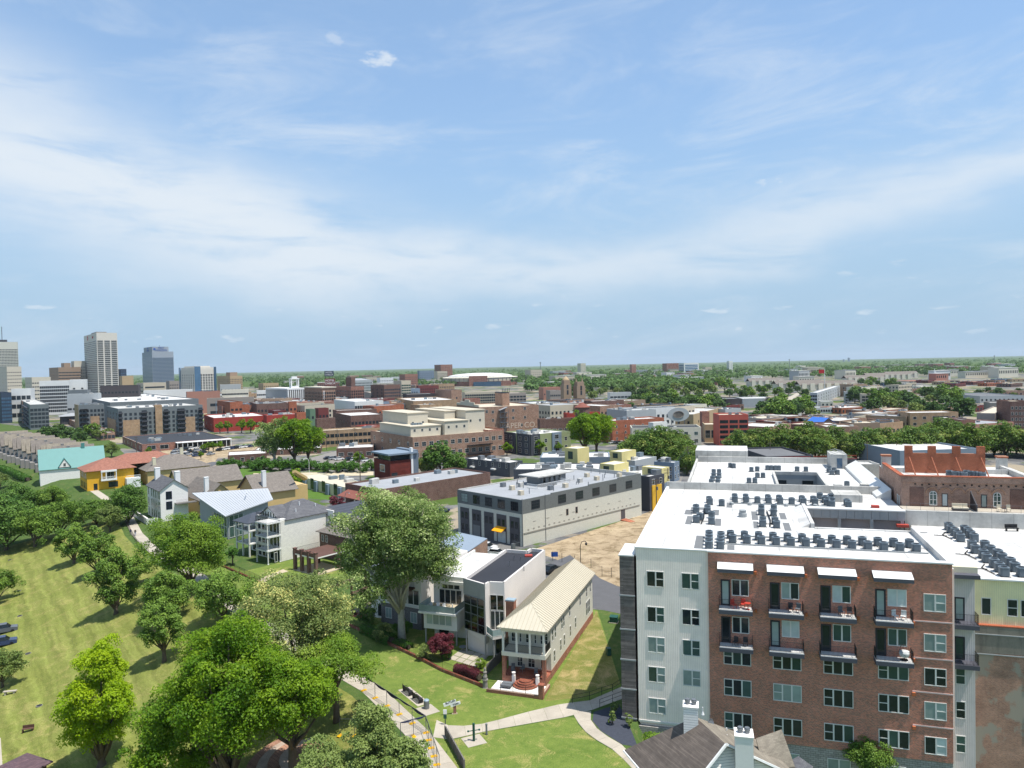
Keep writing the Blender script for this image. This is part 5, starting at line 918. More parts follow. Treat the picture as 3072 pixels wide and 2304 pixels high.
MB().tube([r1+dl*.05, l1+dl*.05], .12, 4).build('bargeboard', M('white_paint'), nh); MB().tube([r1+dl*.05, rr1+dl*.05], .12, 4).build('bargeboard', M('white_paint'), nh); MB().tube([l0+Vector((-.1, 0, -.1)), l1+Vector((-.1, 0, -.1))], .09, 6).build('gutter', M('white_paint'), nh)
def chim(px, py, z, w, hgt, m, n):
    p = G(px, py, z); c = thing_part('chimney', nh, (p.x, p.y, z), math.atan2(dl.y, dl.x)+R(60)); mb = MB(); mb.box(-w/2, w/2, -w/2, w/2, -3, hgt).box(-w/2-.05, w/2+.05, -w/2-.05, w/2+.05, hgt, hgt+.08); c.data = mb.mesh('chimney', M(m))
    for i in range(n): MB().lathe((i-.5)*.55, 0, [(.2, hgt+.08), (.2, hgt+.3), (.25, hgt+.31), (.25, hgt+.42), (.2, hgt+.43), (.2, hgt+.52)], 12).build('flue', M('steel'), c)
chim(2073, 2165, 9.3, 1.25, 1.5, 'siding_white', 2); chim(2232, 2262, 9.0, 1.4, 1.7, 'stucco_white', 2)
x0, x1, x2 = G(2268, 2215, 8.2), G(2345, 2188, 8.6), G(2385, 2300, 6.0); x3 = G(2290, 2300, 6.6); slab([x0, x1, x2, x3][::-1], .18).build('cross_slope', M('sh_tan'), nh)
y0, y1, y2, y3 = G(2395, 2268, 6.4), G(2330, 2304, 5.6), G(2420, 2360, 5.2), G(2440, 2300, 5.2); slab([y0, y1, y2, y3], .15).build('lower_slope', M('sh_grey'), nh)
ds = thing('satellite_dish', 'grey satellite dish on the brown shingle roof beside the chimney', 'satellite dish', G(2130, 2168, 9.0), 0); MB().tube([(0, 0, -.6), (0, 0, .3)], .03, 6).build('mast', M('steel'), ds); MB().lathe(0, 0, [(.05, 0), (.25, .04), (.36, .12), (.34, .12), (.22, .06)], 14).build('dish', M('steel'), ds).rotation_euler = (R(75), 0, R(35)); ds.children[1].location = (0, 0, .4)
for px, py in ((2180, 2190), (2181, 2211), (2108, 2128)): p = G(px, py, 8.4); MB().lathe(p.x, p.y, [(.16, 7.9), (.05, 8.2), (.05, 8.6)], 6).build('roof_vent', M('white_paint'), nh)
# blue-grey roofed garage behind the white house
bg = thing('blue_roof_garage', 'low garage with blue-grey pitched roof beside the yellow-awning warehouse', 'garage', (0, 0, 0)); a, b, c, d = G(1373, 1596, 5.6), G(1462, 1615, 4.4), G(1396, 1660, 4.4), G(1300, 1640, 5.6)
slab([a, d, c, b], .15).build('roof', plain('roof_slate', (128, 140, 152), .6, .08), bg); MB().prism([(p.x, p.y) for p in (a, d, c, b)], -.3, [p.z-.2 for p in (a, d, c, b)]).build('wall', M('brick_brown'), bg)
# ---------------------------------------------------------------- city blocks
for k, c in dict(panel_grey=(112, 118, 120), panel_dark=(70, 72, 78), panel_light=(168, 172, 172), beige=(186, 176, 156), tan=(172, 150, 118), limestone=(196, 188, 170), cream_wall=(206, 200, 182), white_wall=(214, 214, 210), warm_grey=(146, 138, 130), charcoal=(66, 62, 64), olive=(142, 150, 112), maroon=(110, 56, 54), green_wall=(98, 124, 100), navy=(52, 66, 84), yellow_pale=(212, 198, 136), yellow_deep=(214, 168, 52), blue_grey=(120, 134, 148), stone_brown=(150, 128, 108), pinkish=(164, 120, 104), tower_white=(206, 200, 188), tower_grey=(150, 158, 166)).items(): plain(k, c, .8, .08, .4, stain=.12)
brick('brick_corten', (112, 52, 44), (96, 46, 40), (104, 52, 46), 1.2, .5); ribbed('panel_seam_dark', (76, 80, 86), .5, .5, 'h', .03); ribbed('panel_blue_seam', (108, 120, 132), .5, .5, 'h', .03)
def hlen(P, ang, px, py):           # how far along a direction from P until the column px of the photograph
    d = ray(px, py); c, s = math.cos(ang), math.sin(ang); den = c*d[1]-s*d[0]
    return (P[1]*d[0]-P[0]*d[1])/den
def block(name, label, xl, xm, xr, yt, wall, roof='roof_grey', yb=None, Y=None, ang=42, nr=0, nl=0, rows=0, ww=1.3, wh=1.6, gm='glass', fm='white_trim', dep=16, wid=None, parapet=.6, cat='building', group=None, units=0, top=.86, bot=.06, z0=0.0, nx=1, ny=2, joined=None, hh=None):
    a = R(ang)
    if yb is not None: P = G(xm, yb, z0)
    else: d = ray(xm, yt); P = Vector((d[0]/d[1]*Y, Y, z0))
    d = ray(xm, yt); zt = CZ+d[2]*(P.y/d[1]); H = hh or max(2.5, zt-z0)
    L1 = wid or (hlen(P, a, xr, yt) if xr > xm else dep); L2 = hlen(P, a+math.pi/2, xl, yt) if xl < xm else dep
    L1 = L1 if 2 < L1 < 400 else dep; L2 = L2 if 2 < L2 < 400 else dep
    t = thing(name, label, cat, (P.x, P.y, z0), a, group); far = P.y > 420 if joined is None else joined; ph = parapet
    MB().box(0, L1, 0, L2, -2, H-ph, 0, 1).build('wall', [M(wall), M(roof)], t)
    if ph > 0:
        w = .35; mb = MB(); mb.box(0, L1, 0, w, H-ph, H).box(0, L1, L2-w, L2, H-ph, H).box(0, w, w, L2-w, H-ph, H).box(L1-w, L1, w, L2-w, H-ph, H)
        mb.build('parapet', M(wall), t)
    zz0, zz1 = H*bot, H*top; rh = (zz1-zz0)/max(1, rows); jm = MB()
    for p0, p1, n in (((0, 0), (L1, 0), nr), ((0, L2), (0, 0), nl)):
        if not n or not rows: continue
        L = math.dist(p0, p1); w = min(ww, L/n*.86); h = min(wh, rh*.86)
        for i in range(n):
            for j in range(rows):
                s = L*(i+.5)/n; z = zz0+rh*j+(rh-h)*.5
                if far:
                    (x, y), q = fpos(p0, p1, s, .0); c, sn = math.cos(q), math.sin(q); pr = .10
                    pts = [(x+c*u+sn*o, y+sn*u-c*o) for u, o in ((-w/2, 0), (-w/2, pr), (w/2, pr), (w/2, 0))]; jm.prism(pts[::-1], z, z+h)
                else: put_win(t, p0, p1, s, z, w, h, nx, ny, fm, gm)
    if jm.v: tag(jm.build('windows', M('glass_far' if gm == 'glass' else gm), t), kind='stuff')
    for i in range(units):
        x, y = RNG.uniform(.12, .88)*L1, RNG.uniform(.12, .88)*L2; s = RNG.uniform(.7, 1.5); hgt = RNG.uniform(.8, 1.7)
        MB().box(x-s, x+s, y-s*.7, y+s*.7, H-ph, H-ph+hgt).build('roof_unit', M(RNG.choice(('steel', 'roof_white2', 'ac_grey'))), t)
    t['_d'] = (L1, L2, H); return t
def dims(t): d = tuple(t['_d']); return d
B = block
# ---- the grey and tan flats in the middle distance on the left
f1 = B('apartment_block', 'long grey and tan five-storey apartment block with black balconies', 319, 357, 608, 1226, 'panel_grey', 'roof_white2', yb=1311, ang=36, units=14, nr=18, nl=4, rows=5, ww=1.5, wh=1.8, joined=True)
L1, L2, H = dims(f1)
for x0, x1 in ((.05, .24), (.78, .90)): MB().box(L1*x0, L1*x1, -.22, -.11, -1, H*.58).build('brick_panel', M('brick_tan'), f1)
MB().box(L1*.42, L1*.50, -1.4, 4, -1, H+1.2).build('brick_tower', M('brick_tan'), f1); MB().box(-.25, -.11, L2*.2, L2*.9, -1, H*.58).build('brick_panel', M('brick_tan'), f1)
for x0, x1 in ((.0, .045), (.26, .33), (.52, .58), (.68, .78), (.94, 1.0)):
    for k in range(1, 6):
        b = MB().box(L1*x0, L1*x1, -1.9, -.12, H*k/6.2-.15, H*k/6.2+.05).build('balcony', M('iron'), f1); MB().box(L1*x0, L1*x1, -1.95, -1.9, H*k/6.2+.06, H*k/6.2+1.0).build('guard', M('panel_dark'), b)
    MB().box(L1*x0+.3, L1*x1-.3, -.18, -.11, 1, H*.9).build('recess_glazing', M('glass_far'), f1)
f2 = B('apartment_block', 'grey and tan apartment wing left of the long balconied block', 224, 238, 312, 1215, 'panel_grey', 'roof_white2', yb=1300, ang=36, units=8, nr=7, nl=3, rows=5, ww=1.5, wh=1.8, joined=True); L1, L2, H = dims(f2)
MB().box(-.25, -.11, 0, L2, -1, H).build('brick_panel', M('brick_tan'), f2); MB().box(L1*.45, L1*.8, -.22, -.11, -1, H*.58).build('brick_panel', M('brick_tan'), f2)
for k in range(1, 6): MB().box(1, L1*.35, -1.9, -.12, H*k/6.2-.15, H*k/6.2+.9).build('balcony', M('iron'), f2)
f3 = B('apartment_block', 'glassy grey balconied flats at the far left edge', 35, 92, 146, 1214, 'panel_grey', 'roof_white2', yb=1290, ang=36, units=6, nr=5, nl=9, rows=5, ww=2.2, wh=2.0, joined=True); L1, L2, H = dims(f3)
for s in (.05, .4, .75):
    for k in range(1, 6): MB().box(-1.6, -.12, L2*s, L2*(s+.2), H*k/6.2-.15, H*k/6.2+.9).build('balcony', M('panel_dark'), f3)
    MB().box(-.6, -.11, L2*(s+.21), L2*(s+.26), -1, H).build('pier', M('brick_brown'), f3)
B('apartment_block', 'rear wing of the grey flats with long white roof', 232, 330, 596, 1207, 'panel_grey', 'roof_white', Y=560, ang=36, units=16, dep=40)
pav = thing('courtyard_pavilion', 'low grey-roofed pavilion between the flats on the left', 'pavilion', G(185, 1275, 0), R(36)); MB().box(0, 26, 0, 14, 0, 7).build('wall', M('panel_dark'), pav); hip_mesh(0, 26, 0, 14, 7, 2.2, 1.5).build('roof', M('roof_grey'), pav)
B('podium', 'tan and brick podium below the left flats', 195, 300, 345, 1300, 'brick_brown', 'concrete_dark', yb=1322, ang=36, nr=4, nl=8, rows=1, ww=2.5, wh=2)
# low brick restaurant with black roof and white canopy
rs1 = B('brick_restaurant', 'low red brick building with black roof and long white canopy', 368, 427, 690, 1333, 'brick_red', 'roof_dark', yb=1357, ang=36, units=10, nl=5, rows=1, ww=1.6, wh=2, parapet=.3); L1, L2, H = dims(rs1)
MB().box(L1*.36, L1, -4.5, -.05, H-.5, H-.15).build('canopy', M('white_paint'), rs1); MB().box(L1*.37, L1, -.3, -.06, .3, H-.6).build('shopfront', M('glass'), rs1)
for i in range(12): x = L1*.37+i*(L1*.62/11); MB().box(x-.12, x+.12, -4.3, -4.06, -.2, H-.51).build('post', M('white_paint'), rs1)
for s in (.10, .24): put_win(rs1, (0, 0), (L1, 0), L1*s, 1, 4.2, 2.2, 2, 1, 'white_trim', 'glass')
# ---- downtown towers
t1 = B('office_tower', 'tall pale office tower with horizontal window bands and red sign', 251, 289, 351, 998, 'tower_white', 'roof_grey', Y=1390, ang=38, parapet=1.2); L1, L2, H = dims(t1); mb = MB(); nf = 29; zt = H*.89; fh = zt/nf
for j in range(1, nf):
    for i in range(3): w = L1/3; mb.box(w*i+1.2, w*i+w-1.2, -.35, -.05, fh*j, fh*j+fh*.5)
tag(mb.build('window_bands', M('glass_far'), t1), kind='stuff'); mb = MB()
for j in range(1, nf):
    for i in range(12): w = L2/12; mb.box(-.35, -.05, w*i+w*.2, w*i+w*.75, fh*j, fh*j+fh*.55)
tag(mb.build('windows', M('glass_far'), t1), kind='stuff'); MB().box(L1*.2, L1*.7, L2*.3, L2*.7, H-1.2, H+4).build('penthouse', M('warm_grey'), t1)
def sign_text(txt, par, loc, rz, size, mat, name='sign_lettering', ext=.1):
    c = bpy.data.curves.new(name, 'FONT'); c.body = txt; c.size = size; c.extrude = ext; c.align_x = 'CENTER'; c.align_y = 'CENTER'
    tmp = bpy.data.objects.new(name, c); dg = bpy.context.evaluated_depsgraph_get(); COL.objects.link(tmp); dg.update(); me = bpy.data.meshes.new_from_object(tmp.evaluated_get(dg)); bpy.data.objects.remove(tmp)
    me.materials.clear(); me.materials.append(mat); o = bpy.data.objects.new(name, me); o.location = loc; o.rotation_euler = (R(90), 0, rz); return link(o, par)
plain('sign_red', (176, 34, 38), .5, .05); plain('sign_blue', (40, 84, 160), .5, .05); plain('sign_white', (230, 230, 228), .5, .03)
dsk = MB(); dsk.lathe(0, 0, [(4.6, 0), (4.6, .4)], 20); o = dsk.build('emblem', M('sign_red'), t1); o.location = (-.1, L2*.68, H*.945); o.rotation_euler = (R(90), 0, R(-90))
sign_text('i', t1, (-.75, L2*.68, H*.945), R(-90), 7.0, M('sign_white')); sign_text('bank', t1, (-.3, L2*.28, H*.945), R(-90), 8.0, M('sign_red'))
t2 = B('office_tower', 'blue-grey office tower with fine ribs and blue lettering on its crown', 426, 456, 520, 1055, 'tower_grey', 'roof_grey', Y=1750, ang=38, parapet=1); L1, L2, H = dims(t2); mb = MB(); nf = 24; fh = H*.86/nf
for j in range(1, nf): mb.box(.5, L1-.5, -.4, -.05, fh*j, fh*j+fh*.5)
for j in range(1, nf): mb.box(-.4, -.05, .5, L2-.5, fh*j, fh*j+fh*.5)
tag(mb.build('window_bands', plain('glass_band', (92, 108, 124), .25, .1, spec=.5), t2), kind='stuff'); pn = MB().box(L1*.04, L1*.8, L2*.05, L2*.9, H-1, H+12).build('penthouse', M('tower_grey'), t2)
sign_text('FIRST\nHORIZON', pn, (L1*.45, L2*.05-.4, H+6.2), 0, 5.6, M('sign_blue')); sign_text('FIRST\nHORIZON', pn, (L1*.04-.4, L2*.48, H+6.2), R(-90), 5.2, M('sign_blue')); MB().tube([(L1*.6, L2*.5, H+12), (L1*.6, L2*.5, H+17)], .4, 4).build('mast', M('iron'), t2)
em = MB().lathe(0, 0, [(3.0, 0), (3.0, .3)], 5).build('emblem', M('sign_blue'), pn); em.location = (L1*.14, L2*.05-.1, H+6.2); em.rotation_euler = (R(90), 0, 0)
t3 = B('office_tower', 'white office building with blue glass strip and stepped top', 538, 583, 646, 1108, 'tower_white', 'roof_white2', Y=1000, ang=40, parapet=1, nr=8, nl=7, rows=10, ww=2.2, wh=2.4); L1, L2, H = dims(t3)
for s, hgt in ((.07, 2.6), (.18, 4.4)): MB().box(L1*s*.8, L1*(1-s*.8), L2*s*.8, L2*(1-s*.8), H-1, H+hgt).build('stepped_top', M('tower_white'), t3)
MB().box(0, L1*.28, -.8, -.12, 0, H+4).build('glass_strip', M('glass_blue'), t3); MB().box(L1*.92, L1+1, -.6, -.12, 0, H+3).build('glass_strip', M('glass_blue'), t3); MB().box(-.7, -.12, L2*.9, L2+1, 0, H+3).build('glass_strip', M('glass_blue'), t3)
t4 = B('office_tower', 'pale slab tower with vertical window strips at the left edge', -60, -20, 52, 1026, 'tower_white', 'roof_grey', Y=1900, ang=30, parapet=1, nr=16, rows=26, ww=2.6, wh=2.2); L1, L2, H = dims(t4); MB().box(L1*.2, L1*.55, 4, 20, H-1, H+6).build('penthouse', M('panel_dark'), t4); MB().tube([(L1*.35, 8, H+6), (L1*.35, 8, H+40)], .7, 5).build('mast', M('iron'), t4)
# name, label, xl, xm, xr, yt, wall, roof, extras
for a, kw in (
 (('office_building', 'beige stepped office block below the slab tower', -30, 20, 64, 1100, 'limestone', 'roof_grey'), dict(Y=1500, nr=8, nl=6, rows=7, ww=2)),
 (('hotel', 'wide brown hotel with green roof pavilions left of the tall tower', 147, 175, 242, 1102, 'stone_brown', 'roof_grey'), dict(Y=1450, nr=16, nl=6, rows=8, ww=2, wh=2.4)),
 (('office_building', 'beige penthouse block above the brown hotel', 183, 192, 212, 1089, 'stone_brown', 'roof_grey'), dict(Y=1470, nr=5, rows=9)),
 (('office_building', 'pale green-capped block left of the tall tower', 213, 222, 256, 1083, 'limestone', 'roof_teal'), dict(Y=1480, nr=7, rows=9)),
 (('office_building', 'narrow dark blue glass block right of the tall tower', 354, 362, 379, 1107, 'navy', 'roof_dark'), dict(Y=1600, nr=5, rows=8, gm='glass_blue')),
 (('office_building', 'tan block in front of the tall tower base', 358, 366, 400, 1128, 'tan', 'roof_tan'), dict(Y=1150, nr=0, rows=0)),
 (('parking_garage', 'long beige parking garage in front of the blue-grey tower', 410, 430, 498, 1149, 'beige', 'concrete'), dict(Y=1050, nr=1, nl=1, rows=4, ww=200, wh=2.2)),
 (('office_building', 'brown block between the blue-grey tower and the white tower', 498, 508, 540, 1143, 'warm_grey', 'roof_grey'), dict(Y=1100, nr=6, rows=5)),
 (('apartment_building', 'white building with deep dark balcony grid on the left', 60, 118, 207, 1143, 'white_wall', 'roof_white2'), dict(Y=760, ang=25, nr=15, nl=4, rows=8, ww=2.5, wh=2.5)),
 (('office_building', 'plain white block beside the white balcony building', 207, 209, 258, 1139, 'white_wall', 'roof_white2'), dict(Y=790, ang=25, nr=2, rows=3, ww=2)),
 (('office_building', 'white building with square dark windows at the left', 28, 33, 92, 1167, 'white_wall', 'roof_white2'), dict(Y=660, ang=22, nr=4, nl=3, rows=3, ww=6, wh=3.6)),
 (('office_building', 'pale stone block behind the white building at left', 75, 95, 152, 1132, 'limestone', 'roof_tan'), dict(Y=1000, nr=8, nl=4, rows=6, ww=2)),
 (('office_building', 'tall dark-edged block at the left edge behind the glassy flats', -20, 3, 34, 1178, 'navy', 'roof_dark'), dict(Y=640, nr=5, rows=7, gm='glass_blue')),
 (('office_building', 'charcoal brick block in front of the tall pale tower', 294, 300, 415, 1158, 'charcoal', 'roof_dark'), dict(Y=690, ang=20, nr=11, nl=2, rows=5, ww=1.8)),
 (('gallery', 'light grey low block with roof deck beside the charcoal block', 186, 200, 294, 1183, 'panel_light', 'roof_white2'), dict(Y=640, ang=20, nr=6, rows=1, ww=3, units=6)),
 (('gallery', 'dark-roofed pavilion on top of the light grey low block', 192, 203, 262, 1171, 'panel_grey', 'roof_dark'), dict(Y=665, ang=20, nr=6, rows=2, ww=2.4, z0=12)),
 (('warehouse', 'long low white-roofed block behind the grey flats', 415, 430, 575, 1172, 'white_wall', 'roof_white'), dict(Y=800, ang=20, nr=14, rows=1)),
 (('theatre', 'broad brown brick hall with dark roof right of the white tower', 505, 560, 660, 1176, 'pinkish', 'roof_dark'), dict(Y=720, ang=26, nr=0, units=4)),
 (('parking_deck', 'grey concrete parking deck in front of the brown hall', 540, 620, 762, 1196, 'warm_grey', 'concrete'), dict(Y=660, ang=20, nr=1, rows=2, ww=300, wh=2.4)),
 (('hotel', 'tan stepped hotel at the horizon right of the white tower', 651, 690, 727, 1128, 'tan', 'roof_tan'), dict(Y=1300, nr=8, nl=8, rows=8)),
 (('hotel', 'taller tan centre block of the stepped hotel', 678, 690, 712, 1117, 'stone_brown', 'roof_tan'), dict(Y=1310, nr=4, nl=4, rows=9)),
 (('office_building', 'pale grey roof slab before the tan hotel', 652, 660, 722, 1154, 'panel_light', 'roof_white2'), dict(Y=1050, ang=20, nr=6, rows=2)),
 (('parking_garage', 'cream parking garage with dark openings below the tan hotel', 640, 665, 744, 1170, 'cream_wall', 'concrete'), dict(Y=820, ang=18, nr=18, rows=4, ww=2.8, wh=1.6)),
 (('office_building', 'white low office left of the ribbed dark office', 745, 770, 800, 1172, 'white_wall', 'roof_white2'), dict(Y=850, ang=20, nr=5, rows=3, ww=3)),
 (('office_building', 'beige twin-block office far behind the cream garage', 775, 790, 836, 1150, 'tan', 'roof_tan'), dict(Y=1150, nr=8, nl=3, rows=4)),
 (('office_building', 'dark office with white vertical fins left of the brick hotel', 800, 864, 913, 1170, 'charcoal', 'roof_white2'), dict(Y=740, ang=38, nr=0)),
 (('motel', 'white three-storey motel with long balconies in front of the brick hotel', 1002, 1064, 1150, 1205, 'white_wall', 'roof_white'), dict(Y=560, ang=30, nr=12, nl=0, rows=3, ww=4.2, wh=2.2, units=2)),
 (('parking_garage', 'grey garage between the brick hotel and the brown office', 1090, 1110, 1160, 1178, 'warm_grey', 'concrete'), dict(Y=760, ang=20, nr=1, rows=3, ww=60, wh=2)),
 (('office_building', 'brown brick office block with small dark windows', 1112, 1152, 1201, 1155, 'brick_dark', 'roof_grey'), dict(Y=740, ang=38, nr=8, nl=3, rows=6, ww=1.8)),
 (('office_building', 'beige slab with teal glass side right of the brown office', 1180, 1204, 1232, 1142, 'beige', 'roof_grey'), dict(Y=780, ang=40, nr=4, rows=8, gm='glass_green', ww=3)),
 (('apartment_building', 'long pale apartment row on the skyline behind the brick hotel', 1040, 1060, 1116, 1141, 'panel_light', 'roof_grey'), dict(Y=1250, ang=15, nr=14, rows=4)),
 (('apartment_building', 'white apartment block left of the brown skyline building', 1130, 1140, 1180, 1134, 'white_wall', 'roof_white2'), dict(Y=1300, ang=20, nr=8, rows=5)),
 (('apartment_building', 'brick apartment house on the skyline left of the blue block', 1198, 1215, 1253, 1123, 'brick_red', 'roof_grey'), dict(Y=1350, ang=30, nr=8, nl=4, rows=6)),
 (('office_building', 'bluish panel block on the skyline', 1252, 1258, 1302, 1112, 'blue_grey', 'roof_grey'), dict(Y=1700, ang=20, nr=8, rows=6)),
 (('hospital', 'beige banded hospital wing below the brick tower on the skyline', 1302, 1312, 1342, 1114, 'beige', 'roof_grey'), dict(Y=1800, ang=20, nr=9, rows=7)),
 (('hospital', 'red brick hospital tower with rooftop sign on the skyline', 1303, 1322, 1357, 1094, 'brick_red', 'roof_grey'), dict(Y=2100, ang=30, nr=6, nl=4, rows=9)),
 (('office_building', 'white concrete office with stair tower, centre skyline', 1575, 1592, 1626, 1110, 'beige', 'roof_grey'), dict(Y=1900, ang=20, nr=6, rows=4)),
 (('warehouse', 'brick block with white roof left of the domed arena', 1305, 1354, 1385, 1170, 'brick_brown', 'roof_grey'), dict(Y=640, ang=30, nr=1, nl=2, rows=2)),
 (('parking_garage', 'grey parking garage with dark bays below the domed arena', 1386, 1395, 1500, 1177, 'beige', 'concrete'), dict(Y=760, ang=12, nr=16, rows=4, ww=4.2, wh=2.0)),
 (('parking_garage', 'stair towers and garage right of the arena', 1500, 1520, 1578, 1180, 'warm_grey', 'concrete'), dict(Y=700, ang=15, nr=6, rows=4, ww=2.6)),
 (('brick_building', 'small red brick building in front of the arena garage', 1388, 1395, 1440, 1196, 'brick_red', 'roof_white2'), dict(Y=600, ang=20, nr=6, rows=2)),
 (('brick_building', 'long low tan building with white roof left of the arena', 1190, 1240, 1372, 1203, 'brick_tan', 'roof_white'), dict(Y=570, ang=20, nr=9, nl=4, rows=1, ww=4, wh=3, units=4)),
 (('brick_building', 'dark flat block behind the tan building, left of the arena', 1208, 1220, 1305, 1183, 'charcoal', 'roof_white2'), dict(Y=660, ang=18, nr=6, rows=1)),
 ): B(*a, **kw)
fo = [o for o in bpy.data.objects if o.get('label', '').startswith('dark office with white vertical fins')][0]; L1, L2, H = dims(fo)
for i in range(9): x = L1*i/8; MB().box(x-.5, x+.5, -1.2, -.02, 0, H).build('fin', M('white_wall'), fo)
for i in range(22): y = L2*i/21; MB().box(-1.0, -.02, y-.3, y+.3, 0, H).build('fin', M('white_wall'), fo)
MB().box(-1.3, L1+1, -1.4, L2, H, H+1.6).build('roof_slab', M('white_wall'), fo)
cu = thing('cupola_tower', 'white open cupola tower above the dark ribbed office', 'tower', DY(883, 1170, 760).xy.to_3d(), R(30)); zc = DY(883, 1158, 760).z
MB().box(-4, 4, -4, 4, 0, zc).build('base', M('white_wall'), cu)
for x in (-3.6, 3.6):
    for y in (-3.6, 3.6): MB().box(x-.5, x+.5, y-.5, y+.5, zc, zc+7).build('post', M('white_wall'), cu)
MB().box(-4.4, 4.4, -4.4, 4.4, zc+7, zc+8).build('cornice', M('white_wall'), cu); MB().box(-2.6, 2.6, -2.6, 2.6, zc+8, zc+10).build('lantern', M('white_wall'), cu)
# ---- the brick hotel with roof signs
hc = B('brick_hotel', 'tall brown brick hotel with signs on its roof', 913, 966, 1006, 1163, 'brick_brown', 'roof_tan', Y=640, ang=40, nr=6, nl=12, rows=7, ww=1.5, wh=2.0, parapet=1.2); L1, L2, H = dims(hc); MB().box(-.7, L1+.7, -.7, L2+.7, H-.4, H+.5).build('cornice', M('limestone'), hc)
hb = B('brick_hotel', 'rear brick wing of the signed hotel', 1005, 1053, 1092, 1160, 'brick_red', 'roof_grey', Y=700, ang=40, nr=6, nl=10, rows=7, ww=1.5, wh=2.0); L1b, L2b, Hb = dims(hb); MB().box(2, L1b*.45, 3, 14, Hb, Hb+9).build('lift_tower', M('brick_dark'), hb)
for i, ch_ in enumerate('HOTEL CHISCA'): sign_text(ch_, hc, (L1*.12, -.35, H*.86-i*H*.062), 0, 2.2, M('sign_white'))
def roof_sign(px, py, Y, w, h, txt, bm, label):
    p = DY(px, py, Y); t = thing('roof_sign', label, 'sign', (p.x, p.y, p.z-h*.5-5), R(8)); MB().box(-w/2, w/2, -.1, .3, 5, 5+h).build('panel', M(bm), t); sign_text(txt, t, (0, -.25, 5+h/2), 0, h*.42, M('sign_white'))
    mb = MB()
    for x in (-w*.4, 0, w*.4): mb.tube([(x, .5, 0), (x, .3, 5+h)], .18, 4); mb.tube([(x, 3.5, 0), (x, .5, 5)], .14, 4)
    tag(mb.build('scaffold', M('iron'), t), kind='stuff')
roof_sign(987, 1121, 700, 8.5, 5.0, 'HOTEL\nCHISCA', 'navy', 'dark roof sign reading HOTEL CHISCA against the sky'); roof_sign(990, 1146, 650, 9.0, 6.0, 'HOTEL\nCHISCA', 'maroon', 'brown roof sign reading HOTEL CHISCA on the brick hotel')
# ---- brick rows between the flats and the condos
for a, kw in (
 (('brick_building', 'two-storey orange brick house with tall windows behind the flats', 652, 690, 728, 1206, 'brick_orange', 'roof_mid'), dict(Y=560, ang=34, nr=3, nl=0, rows=2, ww=2)),
 (('brick_building', 'lower brick extension right of the orange brick house', 724, 728, 748, 1215, 'brick_orange', 'roof_mid'), dict(Y=570, ang=34, rows=1, nr=2)),
 (('brick_building', 'long dark brick block with pointed gable end on the back row', 748, 770, 866, 1212, 'brick_dark', 'roof_mid'), dict(Y=560, ang=26, nr=9, rows=2, units=5)),
 (('brick_building', 'bright orange-red end block of the dark brick row', 864, 867, 890, 1205, 'brick_orange', 'roof_white2'), dict(Y=555, ang=26, nr=2, rows=2)),
 (('brick_building', 'long red-painted building with white roof behind the young trees', 612, 642, 800, 1254, 'red_paint', 'roof_white'), dict(yb=1297, ang=30, nr=8, nl=2, rows=1, ww=2, units=8)),
 (('brick_building', 'red building continuing right behind the tall street trees', 790, 800, 918, 1246, 'red_paint', 'roof_white'), dict(Y=500, ang=28, nr=6, rows=1, units=6)),
 (('pavilion_house', 'small dark red hip-roofed pavilion on the red roofs', 805, 822, 858, 1232, 'maroon', 'roof_mid'), dict(Y=530, ang=30, nr=3, rows=1)),
 (('brick_building', 'salmon gabled building left of the green house', 884, 890, 918, 1238, 'brick_orange', 'roof_white2'), dict(Y=500, ang=30, nr=2, rows=1)),
 (('row_house', 'green narrow building in the middle row', 917, 930, 946, 1228, 'green_wall', 'roof_mid'), dict(Y=470, ang=36, nr=1, nl=1, rows=2)),
 (('row_house', 'maroon narrow building with white windows right of the green one', 944, 955, 986, 1225, 'maroon', 'roof_mid'), dict(Y=480, ang=36, nr=3, rows=2)),
 (('brick_building', 'dark brick two-storey building with white paired windows', 945, 950, 1006, 1256, 'brick_dark', 'roof_white2'), dict(Y=430, ang=30, nr=3, nl=1, rows=1, ww=2.2)),
 (('brick_building', 'long dark brick building with pale roof right of the maroon one', 998, 1010, 1130, 1232, 'brick_dark', 'roof_white2'), dict(Y=500, ang=24, nr=8, rows=1)),
 (('brick_building', 'deep brown brick warehouse with buttressed side wall', 1004, 1052, 1157, 1247, 'brick_dark', 'roof_white'), dict(Y=430, ang=28, nr=10, nl=6, rows=2, ww=1.4)),
 (('brick_building', 'low white-roofed shed with red side wall before the brown warehouse', 1066, 1160, 1192, 1280, 'red_paint', 'roof_white'), dict(Y=400, ang=60)),
 (('warehouse', 'long tan brick warehouse with two rows of steel windows', 950, 962, 1156, 1292, 'brick_tan', 'roof_tan'), dict(yb=1343, ang=24, nr=14, nl=0, rows=2, ww=2.6, wh=1.8, nx=3, fm='dark_trim', units=2)),
 (('brick_building', 'low dark brick building with white roof under the two tall trees', 640, 684, 800, 1366, 'brick_dark', 'roof_white'), dict(yb=1393, ang=20, nr=4, rows=1, parapet=.3, ww=1.6)),
 (('brick_building', 'long low brick wing behind the two tall trees', 756, 760, 962, 1352, 'brick_dark', 'roof_white'), dict(Y=352, ang=12, nr=6, rows=1, parapet=.3, units=3)),
 (('loading_building', 'low white-roofed loading building with brick base and parked cars', 1000, 1010, 1120, 1345, 'brick_dark', 'roof_white'), dict(yb=1380, ang=10, nr=4, rows=1, parapet=.4, ww=2.4, units=3)),
 (('brick_building', 'brick building with white lettered band left of the warehouse sign wall', 1192, 1200, 1260, 1256, 'brick_dark', 'roof_tan'), dict(Y=430, ang=30, nr=6, rows=2)),
 ): B(*a, **kw)
